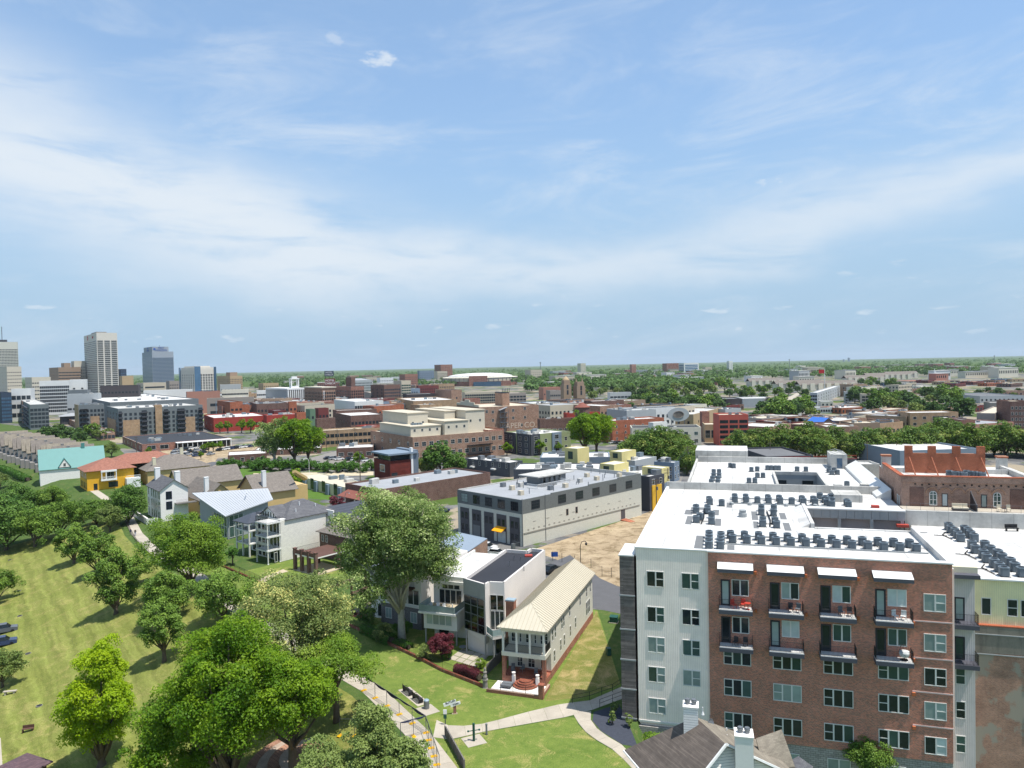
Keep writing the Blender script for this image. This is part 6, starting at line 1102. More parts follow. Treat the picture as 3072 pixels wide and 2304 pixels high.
# ---- beige and brick condominium
cd = B('condominium', 'brown brick condominium with beige stepped penthouses', 1112, 1240, 1510, 1312, 'brick_brown', 'roof_tan', yb=1392, ang=33, nr=13, nl=5, rows=2, ww=2.0, wh=1.9, nx=2, ny=2, bot=.12, top=.92, parapet=.4); L1, L2, H = dims(cd)
for x0, x1, y0, y1, hgt in ((.02, .34, .08, .8, 4.0), (.36, .62, .04, .8, 5.5), (.12, .34, .35, .95, 9.0), (.64, .86, .12, .9, 9.5), (.50, .62, .3, .95, 9.2)):
    p = MB().box(L1*x0, L1*x1, L2*y0, L2*y1, H-.4, H+hgt).build('penthouse', M('limestone'), cd); n = max(2, int(L1*(x1-x0)/3.4))
    for i in range(n): inst('window', win_mesh(1.1, 1.3, 2, 1, 'white_trim', 'glass'), p, (L1*x0+(i+.5)*L1*(x1-x0)/n, L2*y0, H+hgt*.45), 0)
    MB().box(L1*x0-.3, L1*x1+.3, L2*y0-.3, L2*y1+.3, H+hgt, H+hgt+.35).build('cornice', M('roof_tan'), p)
for k, x in enumerate((.58, .70)):
    for z in (.15, .5): b = MB().box(L1*x, L1*x+7, -1.6, -.02, H*z, H*z+.3).build('balcony', M('iron'), cd); rail_mesh(MB(), [(L1*x, -1.55), (L1*x+7, -1.55)], 1.0, .3, .03, .04, H*z+.3).build('railing', M('iron'), b)
for i in range(8): MB().box(L1*.10+(i % 4)*1.3, L1*.10+(i % 4)*1.3+.9, L2*.2+(i//4)*1.4, L2*.2+(i//4)*1.4+.9, H+4.001, H+5.1).build('roof_unit', M('ac_grey'), cd)
ce = B('brick_building', 'red brick end house with arched windows beside the grey-green flats', 1464, 1466, 1512, 1290, 'brick_red', 'roof_tan', yb=1368, ang=33, nr=2, rows=3, ww=2.0, wh=2.2, dep=18)
# ---- painted-sign warehouse
pw = B('brick_warehouse', 'large brown brick warehouse with faded white painted lettering', 1370, 1438, 1616, 1222, 'brick_brown', 'roof_tan', Y=420, ang=22, nl=4, nr=0, rows=1, ww=3.6, wh=3.2, top=.95, bot=.6, nx=3, joined=False); L1, L2, H = dims(pw)
for s, z in ((.22, .78), (.22, .5), (.56, .8), (.56, .55), (.76, .85), (.76, .55), (.12, .8), (.7, .3)): put_win(pw, (0, 0), (L1, 0), L1*s, H*z, 1.5, 1.7, 2, 2, 'white_trim', 'glass')
plain('faded_paint', (196, 178, 162), .9, .2, 2.0); sign_text('PAPER CO.', pw, (L1*.66, -.06, H*.33), 0, 4.6, M('faded_paint'), ext=.03)
MB().box(L1*.52, L1*.64, L2*.3, L2*.6, H-.6, H+7).build('stair_tower', M('brick_brown'), pw); tk = MB(); tk.box(L1*.52, L1*.64, L2*.3, L2*.6, H+7, H+7.5)
for i in range(5): tk.tube([(L1*.52+i*L1*.03, L2*.3, H+7.5), (L1*.52+i*L1*.03, L2*.3, H+10)], .12, 4)
tag(tk.build('antenna_frame', M('iron'), pw), kind='stuff')
fe = MB()
for k in range(5): fe.box(L1*.32, L1*.46, -2.2, -.05, H*(.12+.17*k), H*(.12+.17*k)+.15); fe.tube([(L1*.33, -1.2, H*(.12+.17*k)), (L1*.45, -1.2, H*(.29+.17*k))], .14, 4)
for x in (.32, .39, .46): fe.tube([(L1*x, -2.2, 0), (L1*x, -2.2, H*.9)], .12, 4)
tag(fe.build('fire_escape', M('steel'), pw), kind='stuff'); slab([(L1*.31, -2.6, H*.88), (L1*.44, -2.6, H*.98), (L1*.44, 0, H*.98), (L1*.31, 0, H*.88)], .2).build('stair_roof', M('roof_grey'), pw)
ga = MB()
for i, (x, zz) in enumerate(((.12, 1.2), (.3, 2.4), (.5, 3.6), (.7, 2.4), (.88, 1.2))): ga.box(-.3, .3, L2*(x-.1), L2*(x+.1), H, H+zz)
ga.build('stepped_gable', M('limestone'), pw)
# ---- grey and green flats
gf = B('apartment_block', 'three-storey dark grey and sage green flats with white roof', 1512, 1592, 1712, 1304, 'olive', 'roof_white', yb=1368, ang=35, nr=4, nl=0, rows=2, ww=1.6, wh=1.8, units=12, joined=False); L1, L2, H = dims(gf)
for y0, y1 in ((0, .46), (.54, 1.0)): MB().box(-.5, -.05, L2*y0, L2*y1, -.5, H+.1).build('grey_bay', M('panel_dark'), gf)
MB().box(-.02, L1*.22, -.5, -.05, -.5, H+.1).build('grey_bay', M('panel_dark'), gf); MB().box(L1*.52, L1*.75, -.5, -.05, -.5, H+.1).build('grey_bay', M('blue_grey'), gf)
for z in (.1, .4, .7):
    for y in (.1, .3, .65, .88): put_win(gf, (-.5, L2), (-.5, 0), L2*y, H*z, 2.0, 1.8, 2, 2, 'white_trim', 'glass')
    put_win(gf, (0, -.5), (L1, -.5), L1*.12, H*z, 2.2, 2.0, 2, 2, 'white_trim', 'glass'); put_win(gf, (0, -.5), (L1, -.5), L1*.63, H*z, 2.2, 2.0, 2, 2, 'white_trim', 'glass')
# ---- the grey warehouse with the yellow awning
boards('painted_block_white', (206, 204, 190), (200, 198, 184), .2, .45, (186, 184, 172), var=.06); boards('painted_block_grey', (112, 116, 114), (106, 110, 108), .2, .45, (92, 96, 95), var=.08)
gw0 = G(1567, 1641, 0); gw1 = G(1362, 1600, 0); gw2 = G(1925, 1546, 0); a = math.atan2(gw2.y-gw0.y, gw2.x-gw0.x); GW = Fr(gw0, a); W1 = (gw2-gw0).length; W2 = abs(GW.L(gw1)[1])
gwt = thing('grey_warehouse', 'two-tone grey and cream warehouse with flat grey roof and yellow awning', 'warehouse', (gw0.x, gw0.y, 0), a); H = 10.9; Hs = 7.4
MB().box(0, W1, 0, W2, -1, Hs).build('lower_wall', M('painted_block_white'), gwt); MB().box(-.03, W1+.03, -.03, W2+.03, Hs, H-.5, 0, 1).build('upper_wall', [M('painted_block_grey'), M('roof_grey')], gwt)
for i, (x0, x1, e) in enumerate(((0, .22, 0), (.22, .52, .25), (.52, .78, .5), (.78, 1, .75))): MB().box(W1*x0, W1*x1, -.03, .3, H-.5, H+e-.3).build('parapet', M('painted_block_grey'), gwt)
MB().box(-.03, .3, .301, W2, H-.5, H-.28).build('parapet', M('painted_block_grey'), gwt); MB().box(W1-.3, W1, .301, W2, H-.5, H+.4).build('parapet', M('roof_white2'), gwt); MB().box(.301, W1-.301, W2-.3, W2, H-.5, H-.2).build('parapet', M('roof_white2'), gwt)
plain('bay_dark', (86, 84, 86), .8, .1)
for k in range(5):
    y0 = W2*(.03+.195*k); bay = MB().box(-.10, -.01, y0, y0+W2*.145, -.2, Hs-.9).build('bay', M('bay_dark'), gwt)
    for z in (1.0, 3.9):
        for s in (.28, .72):
            if (k in (1, 2, 3) and z < 3): continue
            (x, yy) = (-.10, y0+W2*.145*s); inst('window', win_mesh(.9, 1.6, 1, 2, 'dark_trim', 'glass'), bay, (x, yy, z), R(-90))
    put_win(gwt, (-.03, W2), (-.03, 0), W2-(y0+W2*.07), Hs+.5, 2.4, 2.1, 4, 3, 'dark_trim', 'glass' if k < 4 else 'blind')
y0 = W2*(.03+.195*1); slab([(-1.8, y0, 2.9), (-.12, y0, 3.7), (-.12, y0+W2*.145, 3.7), (-1.8, y0+W2*.145, 2.9)], .12).build('awning', plain('awning_yellow', (238, 160, 20), .6, .05), gwt); put_win(gwt, (-.11, W2), (-.11, 0), W2-(y0+W2*.07), .1, 2.6, 2.6, 3, 1, 'white_trim', 'blind_white', 'entrance')
y0 = W2*(.03+.195*3); MB().box(-.14, -.10, y0+.4, y0+W2*.145-.4, 0, 2.8).build('roller_door', M('steel'), gwt)
for s in (.10, .30, .44, .58, .73, .88): put_win(gwt, (0, -.03), (W1, -.03), W1*s, Hs+.6, 2.8, 2.0, 5, 3, 'dark_trim', 'glass')
for s in (.34, .415): put_win(gwt, (0, 0), (W1, 0), W1*s, Hs-2.6, .8, 1.5, 1, 2, 'brick_dark', 'glass')
put_win(gwt, (0, 0), (W1, 0), W1*.82, .2, 1.7, 2.6, 1, 1, 'brick_dark', 'bay_dark', 'door'); MB().prism([(W1*.80, -3.2), (W1*.84, -3.2), (W1*.845, -.02), (W1*.795, -.02)], [0, 0, 0, 0], [.05, .05, .35, .35]).build('ramp', M('brick_orange'), gwt)
MB().box(.5, W1*.98, -.12, -.005, 2.85, 3.1).build('ledge', plain('ledge_line', (150, 146, 136), .8, .1), gwt)
for i in range(24): s = .04+i*.0385; MB().box(W1*s, W1*s+.5, -.06, -.002, 3.5+(i % 3)*.04, 3.72+(i % 3)*.04).build('vent_slot', M('ledge_line'), gwt)
for i in range(9): s = .08+i*.1; MB().box(W1*s, W1*s+.9, -.05, -.002, 5.2, 5.3).build('vent_slot', M('ledge_line'), gwt)
MB().tube([(W1*.17, -.1, .0), (W1*.17, -.1, H)], .06, 5).build('downpipe', M('steel'), gwt); MB().tube([(.1, -.12, 0), (.1, -.12, H)], .09, 5).build('downpipe', M('steel'), gwt)
pt = MB().box(W1*.40, W1*.62, W2*.52, W2*.72, H-.5, H+1.7).build('roof_lounge', M('steel'), gwt); MB().box(W1*.36, W1*.66, W2*.46, W2*.78, H+1.7, H+1.95).build('roof_slab', M('roof_white2'), pt)
for i in range(4): inst('window', win_mesh(1.2, 1.6, 1, 1, 'white_trim', 'glass'), pt, (W1*.44+i*1.9, W2*.52, H-.2), 0)
rail_mesh(MB(), [(W1*.30, W2*.52), (W1*.30, W2*.36), (W1*.56, W2*.36), (W1*.56, W2*.5)], 1.1, .25, .04, .05, H-.5).build('roof_deck_rail', M('white_paint'), gwt); MB().box(W1*.36, W1*.48, W2*.40, W2*.47, H-.49, H+.1).build('deck_seating', M('ac_black'), gwt)
for x, y in ((.12, .25), (.2, .55), (.33, .22), (.44, .2), (.24, .78), (.30, .62), (.62, .3), (.74, .25), (.80, .5), (.92, .2), (.66, .86), (.5, .88)): MB().box(W1*x-.6, W1*x+.6, W2*y-.5, W2*y+.5, H-.5, H+.55).build('roof_unit', M(RNG.choice(('roof_tan', 'steel', 'roof_white2'))), gwt)
for i in range(26): x, y = RNG.uniform(.05, .95)*W1, RNG.uniform(.05, .95)*W2; MB().lathe(x, y, [(.09, H-.5), (.09, H+RNG.uniform(.1, .7))], 6).build('roof_vent', M('steel'), gwt)
# the dark tower and yellow door beyond its right end, neighbours on both sides
B('stair_tower', 'narrow charcoal block with yellow base at the end of the grey warehouse', 1922, 1950, 1993, 1430, 'panel_dark', 'roof_white', yb=1535, ang=a*180/math.pi, nr=2, rows=1, parapet=.3, ww=1.2, top=.95, bot=.7, units=2)
yb_ = thing('yellow_wall_panel', 'bright yellow wall in the alley behind the charcoal block', 'wall', G(1953, 1533, 0), a); MB().box(0, 4.5, -.6, -.05, 0, 7).build('panel', M('yellow_deep'), yb_)
lw = G(1035, 1471, 6.0); w2 = B('low_warehouse', 'long low brick building with pale grey roof behind the sycamore', 1036, 1140, 1472, 1476, 'brick_dark', 'roof_grey', Y=211, ang=a*180/math.pi, nl=4, rows=1, hh=6.0, parapet=.5, units=7, ww=1.6)
L1, L2, H = dims(w2); slab([(-4.0, .4, 3.0), (-.05, .4, 4.4), (-.05, L2*.9, 4.4), (-4.0, L2*.9, 3.0)], .15).build('porch_roof', plain('roof_rust', (128, 78, 66), .8, .15), w2)
for y in (.1, .4, .7, .88): MB().box(-3.8, -3.5, L2*y, L2*y+.3, -.3, 3.0).build('post', M('white_trim'), w2)
ct = B('corten_house', 'dark rust-red clad house with roof pavilion and grey side panel', 1122, 1172, 1254, 1384, 'brick_corten', 'roof_white', yb=1447, ang=36, parapet=.2); L1, L2, H = dims(ct)
MB().box(.5, L1*.8, .8, L2*.8, H, H+2.1).build('pavilion', M('glass'), ct); MB().box(-1.2, L1*.95, -1.0, L2, H+2.1, H+2.7).build('pavilion_roof', M('blue_grey'), ct); MB().box(L1*.82, L1, -.3, L2, -.3, H+3.2).build('side_panel', M('panel_blue_seam'), ct); MB().box(L1*.74, L1*.81, -.35, 1, -.3, H+4.2).build('white_fin', M('white_paint'), ct)
put_win(ct, (0, L2), (0, 0), L2*.52, H*.42, 4.0, 2.7, 1, 1, 'white_trim', 'glass', 'picture_window', .22); put_win(ct, (0, 0), (L1, 0), 1.6, .3, 2.4, 3.0, 2, 1, 'dark_trim', 'glass', 'entrance')
bp_ = B('panel_house', 'low beige house with grey sliding panels and flat roof', 893, 1037, 1112, 1462, 'cream', 'roof_tan', yb=1497, ang=40, parapet=.25, units=4); L1, L2, H = dims(bp_)
for k in range(4): y = L2*(.06+.24*k); MB().box(-.8, -.02, y, y+L2*.05, -.3, H-.3).build('fin_panel', M('blue_grey'), bp_); put_win(bp_, (0, L2), (0, 0), L2-(y+L2*.13), .4, 2.4, 3.6, 1, 2, 'dark_trim', 'glass', 'tall_window')
put_win(bp_, (0, 0), (L1, 0), L1*.3, 2.4, 2.2, 1.0, 2, 1, 'dark_trim', 'glass'); MB().box(L1*.72, L1+3, .3, L2*.6, 0, H-.8).build('grey_wing', M('panel_blue_seam'), bp_)
# ---- low grey modern row with yellow roof boxes
gm1 = B('row_house_block', 'dark grey seamed row block with white roof and hooded doors', 1391, 1530, 1568, 1388, 'panel_seam_dark', 'roof_white', yb=1432, ang=48, parapet=.3, nl=7, nr=1, rows=1, ww=.8, wh=1.8, top=.95, bot=.55, units=5); L1, L2, H = dims(gm1)
for y in (.28, .74): MB().box(-1.4, -.02, L2*y, L2*y+1.8, H*.42, H*.52).build('door_hood', M('white_trim'), gm1)
B('row_house_block', 'long grey row block with white roof behind the grey warehouse', 1532, 1540, 1800, 1385, 'panel_seam_dark', 'roof_white', Y=244, ang=-8, parapet=.3, nr=6, rows=1, units=12, ww=.9, hh=6.4, dep=15)
gm2 = B('row_house_block', 'light grey row block with white roof left of the yellow boxes', 1612, 1620, 1830, 1372, 'blue_grey', 'roof_white', Y=272, ang=-6, parapet=.3, nr=7, rows=1, units=9, ww=.9, hh=6.6, dep=16)
for i, (xl, xm, xr, yt, Y, lb) in enumerate(((1694, 1732, 1767, 1346, 262, 'pale yellow roof box on the left of the grey rows'), (1830, 1865, 1908, 1356, 262, 'pale yellow roof box in the middle of the grey rows'), (1800, 1842, 1886, 1394, 228, 'pale yellow roof box with long dark window'), (1926, 1985, 2008, 1406, 222, 'pale yellow roof box nearest the alley'))):
    t = B('yellow_roof_box', lb, xl, xm, xr, yt, 'yellow_pale', 'roof_white', Y=Y, ang=46, parapet=.15, z0=6.3, cat='roof box'); l1, l2, h = dims(t); put_win(t, (0, l2), (0, 0), l2*.45, .5, 2.2, max(1.2, h*.62), 3, 1, 'dark_trim', 'glass_green')
B('row_house_block', 'white-roofed grey block under the yellow boxes beside the alley', 1770, 1900, 2010, 1425, 'blue_grey', 'roof_white', Y=222, ang=46, parapet=.3, nr=3, nl=3, rows=1, units=7, hh=6.3, ww=1)
B('row_house_block', 'pale blue-grey block with roof condensers next to the power poles', 1962, 2022, 2038, 1388, 'blue_grey', 'roof_white', Y=250, ang=55, parapet=.3, nl=3, nr=2, rows=2, units=4, ww=.8)
B('row_house_block', 'white roofs of the rear grey rows before the green hedge', 1840, 1905, 1970, 1398, 'panel_light', 'roof_white', Y=262, ang=46, parapet=.3, hh=6.0, units=5)
# ---- red brick and cream buildings right of the big tree
for a_, kw in (
 (('brick_building', 'bright red brick building with white roof and curved annex', 1798, 1838, 1992, 1262, 'brick_orange', 'roof_white'), dict(yb=1330, ang=24, nr=6, nl=2, rows=3, ww=1.0, wh=1.4, units=7, joined=False)),
 (('brick_building', 'white-fronted block with mural wall beside the red brick building', 1945, 1960, 2002, 1268, 'white_wall', 'roof_white'), dict(Y=345, ang=24, nr=3, rows=2)),
 (('flats', 'cream three-storey flats with dark roof and corner balconies', 1895, 2104, 2117, 1281, 'cream_wall', 'roof_dark'), dict(yb=1336, ang=84, nl=7, nr=1, rows=2, ww=1.8, wh=1.7, nx=2, ny=1, gm='glass_green', joined=False, units=6)),
 (('brick_tower', 'five-storey salmon red brick tower with barred windows', 2157, 2246, 2250, 1243, 'salmon', 'roof_tan'), dict(yb=1338, ang=86, nl=3, rows=5, ww=4.2, wh=1.5, nx=3, ny=1, fm='dark_trim', joined=False, dep=14, units=2)),
 (('brick_tower', 'slim brick stair tower with antenna mast left of the salmon tower', 2106, 2128, 2131, 1236, 'brick_red', 'roof_tan'), dict(Y=385, ang=84, dep=8)),
 (('garage', 'low open-fronted garage between the cream flats and salmon tower', 2114, 2150, 2160, 1273, 'tan', 'roof_tan'), dict(Y=370, ang=80, nl=2, rows=1, ww=6, wh=4)),
 (('brick_building', 'low brick building with white roof right of the salmon tower', 2248, 2383, 2390, 1290, 'brick_brown', 'roof_white'), dict(yb=1315, ang=84, nl=2, rows=1, dep=18)),
 (('warehouse', 'long low tan building behind the cream flats', 1992, 2080, 2165, 1243, 'tan', 'roof_white2'), dict(Y=440, ang=60, nr=3, nl=3, rows=1)),
 (('museum', 'long black brick hall with white roof in the trees', 2143, 2226, 2232, 1196, 'charcoal', 'roof_mid'), dict(yb=1228, ang=86, dep=30)),
 (('museum', 'white upper hall with round emblem beside the black brick hall', 2228, 2322, 2326, 1194, 'panel_light', 'roof_white'), dict(Y=640, ang=86, dep=30)),
 (('brick_building', 'dark brick row under the water tank, left of the big tree', 1612, 1620, 1740, 1258, 'brick_dark', 'roof_white2'), dict(Y=400, ang=10, nr=7, rows=1, ww=2, units=3)),
 (('brick_building', 'brick row with white windows behind the water tank', 1622, 1640, 1722, 1222, 'brick_brown', 'roof_white2'), dict(Y=500, ang=14, nr=8, rows=2)),
 (('brick_building', 'long brick and white row behind the big round tree', 1720, 1800, 1858, 1218, 'brick_brown', 'roof_white'), dict(Y=470, ang=34, nr=5, nl=6, rows=2)),
 (('brick_building', 'low white roof and red parapet behind the big round tree', 1690, 1700, 1800, 1240, 'red_paint', 'roof_white'), dict(Y=420, ang=14, nr=4, rows=1, units=4)),
 (('row_house_block', 'white modern terrace in front of the church ruins', 1822, 1830, 1894, 1178, 'panel_light', 'roof_white2'), dict(Y=700, ang=10, nr=6, rows=2, ww=3)),
 (('warehouse', 'long white and grey low block behind the red brick building', 1820, 1880, 1968, 1232, 'panel_light', 'roof_white2'), dict(Y=420, ang=20, nr=4, nl=4, rows=1, units=6)),
 (('school', 'pale brown building with terracotta roof left of the church tower', 1616, 1630, 1692, 1163, 'pinkish', 'sh_terra'), dict(Y=850, ang=10, nr=8, rows=1)),
 (('low_building', 'grey-brown hall below the terracotta roof', 1638, 1650, 1682, 1172, 'warm_grey', 'roof_grey'), dict(Y=740, ang=10, nr=6, rows=2)),
 (('office_building', 'beige tower with dark cap in the centre skyline', 1732, 1742, 1757, 1090, 'limestone', 'roof_dark'), dict(Y=2600, ang=20, nr=4, rows=8)),
 (('office_building', 'slim tan tower on the right-centre skyline', 1889, 1895, 1908, 1093, 'pinkish', 'roof_grey'), dict(Y=2300, ang=20, nr=4, rows=9)),
 (('hospital', 'brick-red hospital block on the right-centre skyline', 1987, 2000, 2036, 1090, 'brick_red', 'roof_grey'), dict(Y=2500, ang=15, nr=8, rows=6)),
 (('hospital', 'white and blue glass hospital block on the right-centre skyline', 2036, 2052, 2096, 1089, 'white_wall', 'roof_grey'), dict(Y=2450, ang=15, nr=1, nl=1, rows=5, ww=60, wh=4, gm='glass_blue')),
 (('office_building', 'white and grey slim tower alone on the right skyline', 2180, 2187, 2198, 1083, 'white_wall', 'roof_grey'), dict(Y=2600, ang=25, nr=2, nl=2, rows=10, ww=2.6)),
 (('office_building', 'tiny blue glass tower far away on the right horizon', 2543, 2546, 2550, 1073, 'blue_grey', 'roof_grey'), dict(Y=9000, ang=20, dep=40)),
 (('office_building', 'smaller far tower left of the tiny blue one on the horizon', 2528, 2531, 2534, 1078, 'blue_grey', 'roof_grey'), dict(Y=9000, ang=20, dep=40)),
 (('apartment_block', 'white-roofed grey apartment row left of the avenue end', 2430, 2452, 2520, 1178, 'panel_light', 'roof_white'), dict(yb=1216, ang=60, nr=10, nl=3, rows=3, ww=1.8)),
 (('apartment_block', 'white-roofed long apartment row right of the avenue', 2535, 2562, 2625, 1176, 'panel_light', 'roof_white'), dict(yb=1207, ang=70, nr=10, nl=3, rows=3, ww=1.8)),
 (('church_hall', 'beige tall-gabled hall in front of the apartment row', 2463, 2500, 2522, 1204, 'cream_wall', 'metal_white'), dict(yb=1222, ang=75, nl=3, rows=1)),
 (('parking_garage', 'tan parking structure with blue banner right of the apartment row', 2585, 2640, 2656, 1182, 'beige', 'concrete'), dict(yb=1215, ang=70, nl=5, nr=2, rows=3, ww=3)),
 (('warehouse', 'wide white industrial shed on the right', 2612, 2730, 2740, 1170, 'white_wall', 'roof_white2'), dict(yb=1186, ang=86, dep=30)),
 (('warehouse', 'brick shed with pale roof before the orange-roofed hall', 2730, 2812, 2818, 1166, 'brick_brown', 'roof_white2'), dict(yb=1182, ang=86, nl=3, rows=1)),
 (('arena_hall', 'broad cream hall with orange-brown roof on the right', 2726, 2880, 2896, 1150, 'beige', 'sh_terra'), dict(Y=1150, ang=84, dep=70, nl=10, rows=1, ww=6)),
 (('motel_row', 'white low motel row with blue doors right of the avenue', 2446, 2506, 2512, 1222, 'white_wall', 'roof_grey'), dict(yb=1240, ang=80, nl=8, rows=1)),
 (('brick_building', 'brown brick building with white roof behind the sumac hedge', 2480, 2576, 2580, 1279, 'brick_brown', 'roof_white2'), dict(Y=350, ang=86, nl=4, rows=1, ww=1.8, units=3)),
 (('brick_building', 'brick and tan shop row behind the hedge, centre right', 2556, 2640, 2646, 1268, 'stone_brown', 'roof_tan'), dict(Y=380, ang=86, nl=4, rows=1, units=3)),
 (('brick_building', 'brown building with light penthouse amid the trees on the right', 2636, 2700, 2706, 1260, 'brick_brown', 'roof_dark'), dict(Y=400, ang=84, nl=5, rows=1)),
 (('brick_building', 'two-storey tan brick building with white roof line on the right', 2730, 2875, 2884, 1236, 'brick_tan', 'roof_white'), dict(Y=420, ang=86, nl=5, rows=2, ww=2.0)),
 (('row_house', 'small red gabled house left of the grey brick halls', 2885, 2926, 2930, 1259, 'brick_red', 'roof_mid'), dict(Y=370, ang=86, nl=3, rows=1)),
 (('warehouse', 'grey dark-walled shed left of the red gabled house', 2843, 2886, 2890, 1256, 'charcoal', 'roof_white2'), dict(Y=390, ang=80, dep=20)),
 (('warehouse', 'grey brick gabled hall on the right side', 2930, 2985, 3030, 1240, 'warm_grey', 'roof_tan'), dict(Y=410, ang=50, nr=6, nl=3, rows=1)),
 (('warehouse', 'grey hall with pale roof behind the gabled hall', 2970, 3032, 3050, 1208, 'warm_grey', 'roof_white2'), dict(Y=480, ang=70, nl=6, rows=1)),
 (('brick_building', 'tall brown brick block at the right edge', 3031, 3090, 3100, 1203, 'brick_dark', 'roof_tan'), dict(Y=400, ang=80, nl=5, rows=4, ww=1.2, joined=False)),
 (('warehouse', 'low grey roofs spreading at the right edge', 2940, 3072, 3090, 1186, 'panel_light', 'roof_mid'), dict(Y=620, ang=84, dep=60, nl=10, rows=1)),
 (('low_building', 'brick shop rows with white roof at the far right', 2990, 3080, 3095, 1172, 'brick_brown', 'roof_white2'), dict(Y=720, ang=84, nl=8, rows=1)),
 (('low_building', 'tan roofed block on the right edge near the woods', 3036, 3090, 3100, 1137, 'tan', 'sh_terra'), dict(Y=1100, ang=84, nl=4, rows=1)),
 (('workshop', 'grey shed with blue door beyond the white roofs', 2562, 2640, 2650, 1392, 'roof_white2', 'roof_white'), dict(yb=1437, ang=84, dep=9)),
 (('warehouse', 'long flat white-roofed warehouse behind the red stepped wall', 2577, 2700, 2935, 1364, 'blue_grey', 'roof_white'), dict(Y=262, ang=4, dep=30, hh=7.5)),
 (('warehouse', 'dark slate-roofed shed before the sumac hedge', 2220, 2300, 2440, 1360, 'panel_dark', 'roof_mid'), dict(Y=262, ang=2, hh=6.5, dep=14)),
 (('warehouse', 'dark building with red railed roof deck before the hedge', 2430, 2440, 2570, 1372, 'panel_dark', 'roof_rust'), dict(Y=250, ang=2, hh=6.5, dep=16)),
 (('row_house', 'low white curved-roof shop next to the blue-roofed shed', 2452, 2515, 2520, 1272, 'brick_dark', 'roof_white'), dict(Y=385, ang=80, dep=14)),
 ): B(*a_, **kw)
# ---------------------------------------------------------------- the crowd of low roofs in the middle distance
def fill():
    r = random.Random(21); walls = [('brick_red', 'red brick'), ('brick_brown', 'brown brick'), ('brick_dark', 'dark brick'), ('beige', 'beige'), ('white_wall', 'white'), ('brick_tan', 'tan brick'), ('panel_light', 'light grey'), ('warm_grey', 'warm grey'), ('maroon', 'maroon'), ('cream_wall', 'cream'), ('pinkish', 'pinkish'), ('blue_grey', 'blue-grey'), ('brick_orange', 'orange brick'), ('stone_brown', 'stone-brown')]
    roofs = [('roof_white', 'white'), ('roof_grey', 'grey'), ('roof_tan', 'tan'), ('roof_dark', 'black'), ('roof_white2', 'off-white')]; seen = set()
    zones = [(620, 1000, 1188, 1204, 24, 540, 820, 'behind the red row'), (1010, 1320, 1196, 1216, 20, 520, 760, 'between the brick hotel and the arena'), (1590, 1900, 1200, 1228, 22, 430, 760, 'near the water tank'), (1960, 2200, 1215, 1240, 12, 450, 640, 'around the park trees'), (2270, 2470, 1248, 1290, 12, 350, 470, 'left of the avenue foot'), (2500, 2930, 1230, 1275, 20, 360, 560, 'behind the long hedge'), (2540, 3060, 1150, 1190, 18, 700, 1150, 'before the far woods'), (420, 800, 1158, 1182, 16, 760, 1000, 'below the downtown towers'), (1120, 1320, 1140, 1165, 12, 900, 1200, 'left of the arena on the skyline')]
    for x0, x1, y0, y1, n, Ya, Yb, where in zones:
        seen = set()
        for i in range(n):
            px = x0+(x1-x0)*(i+r.random())/n; Y = r.uniform(Ya, Yb); w = r.choice(walls); f = r.choice(roofs)
            if 'hedge' in where and w[1] in ('white', 'light grey', 'cream'): w = walls[r.randrange(3)]
            while (w[0], f[0]) in seen: w = r.choice(walls); f = r.choice(roofs)
            seen.add((w[0], f[0])); d = ray(px, r.uniform(y0, y1)); P = Vector((d[0]/d[1]*Y, Y, 0)); H = min(6.5 if 'hedge' in where or 'avenue' in where else 14, max(4.5, CZ+d[2]*(Y/d[1]))); L1, L2 = r.uniform(14, 34), r.uniform(12, 26)
            t = thing('low_building', f'low {w[1]} building with {f[1]} flat roof {where}', 'building', P, R(r.choice((20, 30, 36, 42)))); MB().box(0, L1, 0, L2, -1, H-.5, 0, 1).build('wall', [M(w[0]), M(f[0])], t)
            MB().box(0, L1, 0, .4, H-.5, H).box(0, .4, .4, L2, H-.5, H).box(.4, L1, L2-.4, L2, H-.5, H).box(L1-.4, L1, .4, L2-.4, H-.5, H).build('parapet', M(w[0]), t); mb = MB(); nr = max(1, int(H/3.8))
            for j in range(nr):
                for k in range(int(L1/3.2)): x = 1.0+k*3.2; mb.box(x, x+1.5, -.12, -.02, 1.1+j*3.5, 2.9+j*3.5)
                for k in range(int(L2/3.6)): y = 1.0+k*3.6; mb.box(-.12, -.02, y, y+1.5, 1.1+j*3.5, 2.9+j*3.5)
            tag(mb.build('windows', M('glass_far'), t), kind='stuff')
            for k in range(r.randrange(1, 5)): x, y = r.uniform(2, L1-2), r.uniform(2, L2-2); MB().box(x-.8, x+.8, y-.6, y+.6, H-.5, H+r.uniform(.3, 1.2)).build('roof_unit', M(r.choice(('steel', 'roof_white2', 'ac_grey'))), t)
fill()
# ---------------------------------------------------------------- the domed arena and other landmarks
ar0 = DY(1441, 1150, 1580); ar = thing('arena', 'large round arena with shallow white dome and red entrance block', 'arena', (ar0.x, ar0.y, 0), 0); k = 48
MB().lathe(0, 0, [(79, 0), (79, 9.5)], k).build('brick_drum', M('brick_red'), ar); MB().lathe(0, 0, [(80, 9.5), (80, 17)], k).build('upper_drum', M('beige'), ar)
MB().lathe(0, 0, [(81, 17), (80, 17.6), (70, 18.5)], k).build('eave_ring', M('cream_wall'), ar)
prof = [(70*math.cos(t), 18.5+8.0*math.sin(t)) for t in [math.pi/2*i/8 for i in range(9)]]; prof[-1] = (.5, 26.6); MB().lathe(0, 0, prof, k).build('dome', M('roof_white'), ar, True)
for i in range(48): a = 2*math.pi*i/48; MB().box(-1.0, 1.0, -.4, .4, 9.5, 17).build('pier', M('warm_grey'), ar).location = (80.4*math.cos(a), 80.4*math.sin(a), 0)
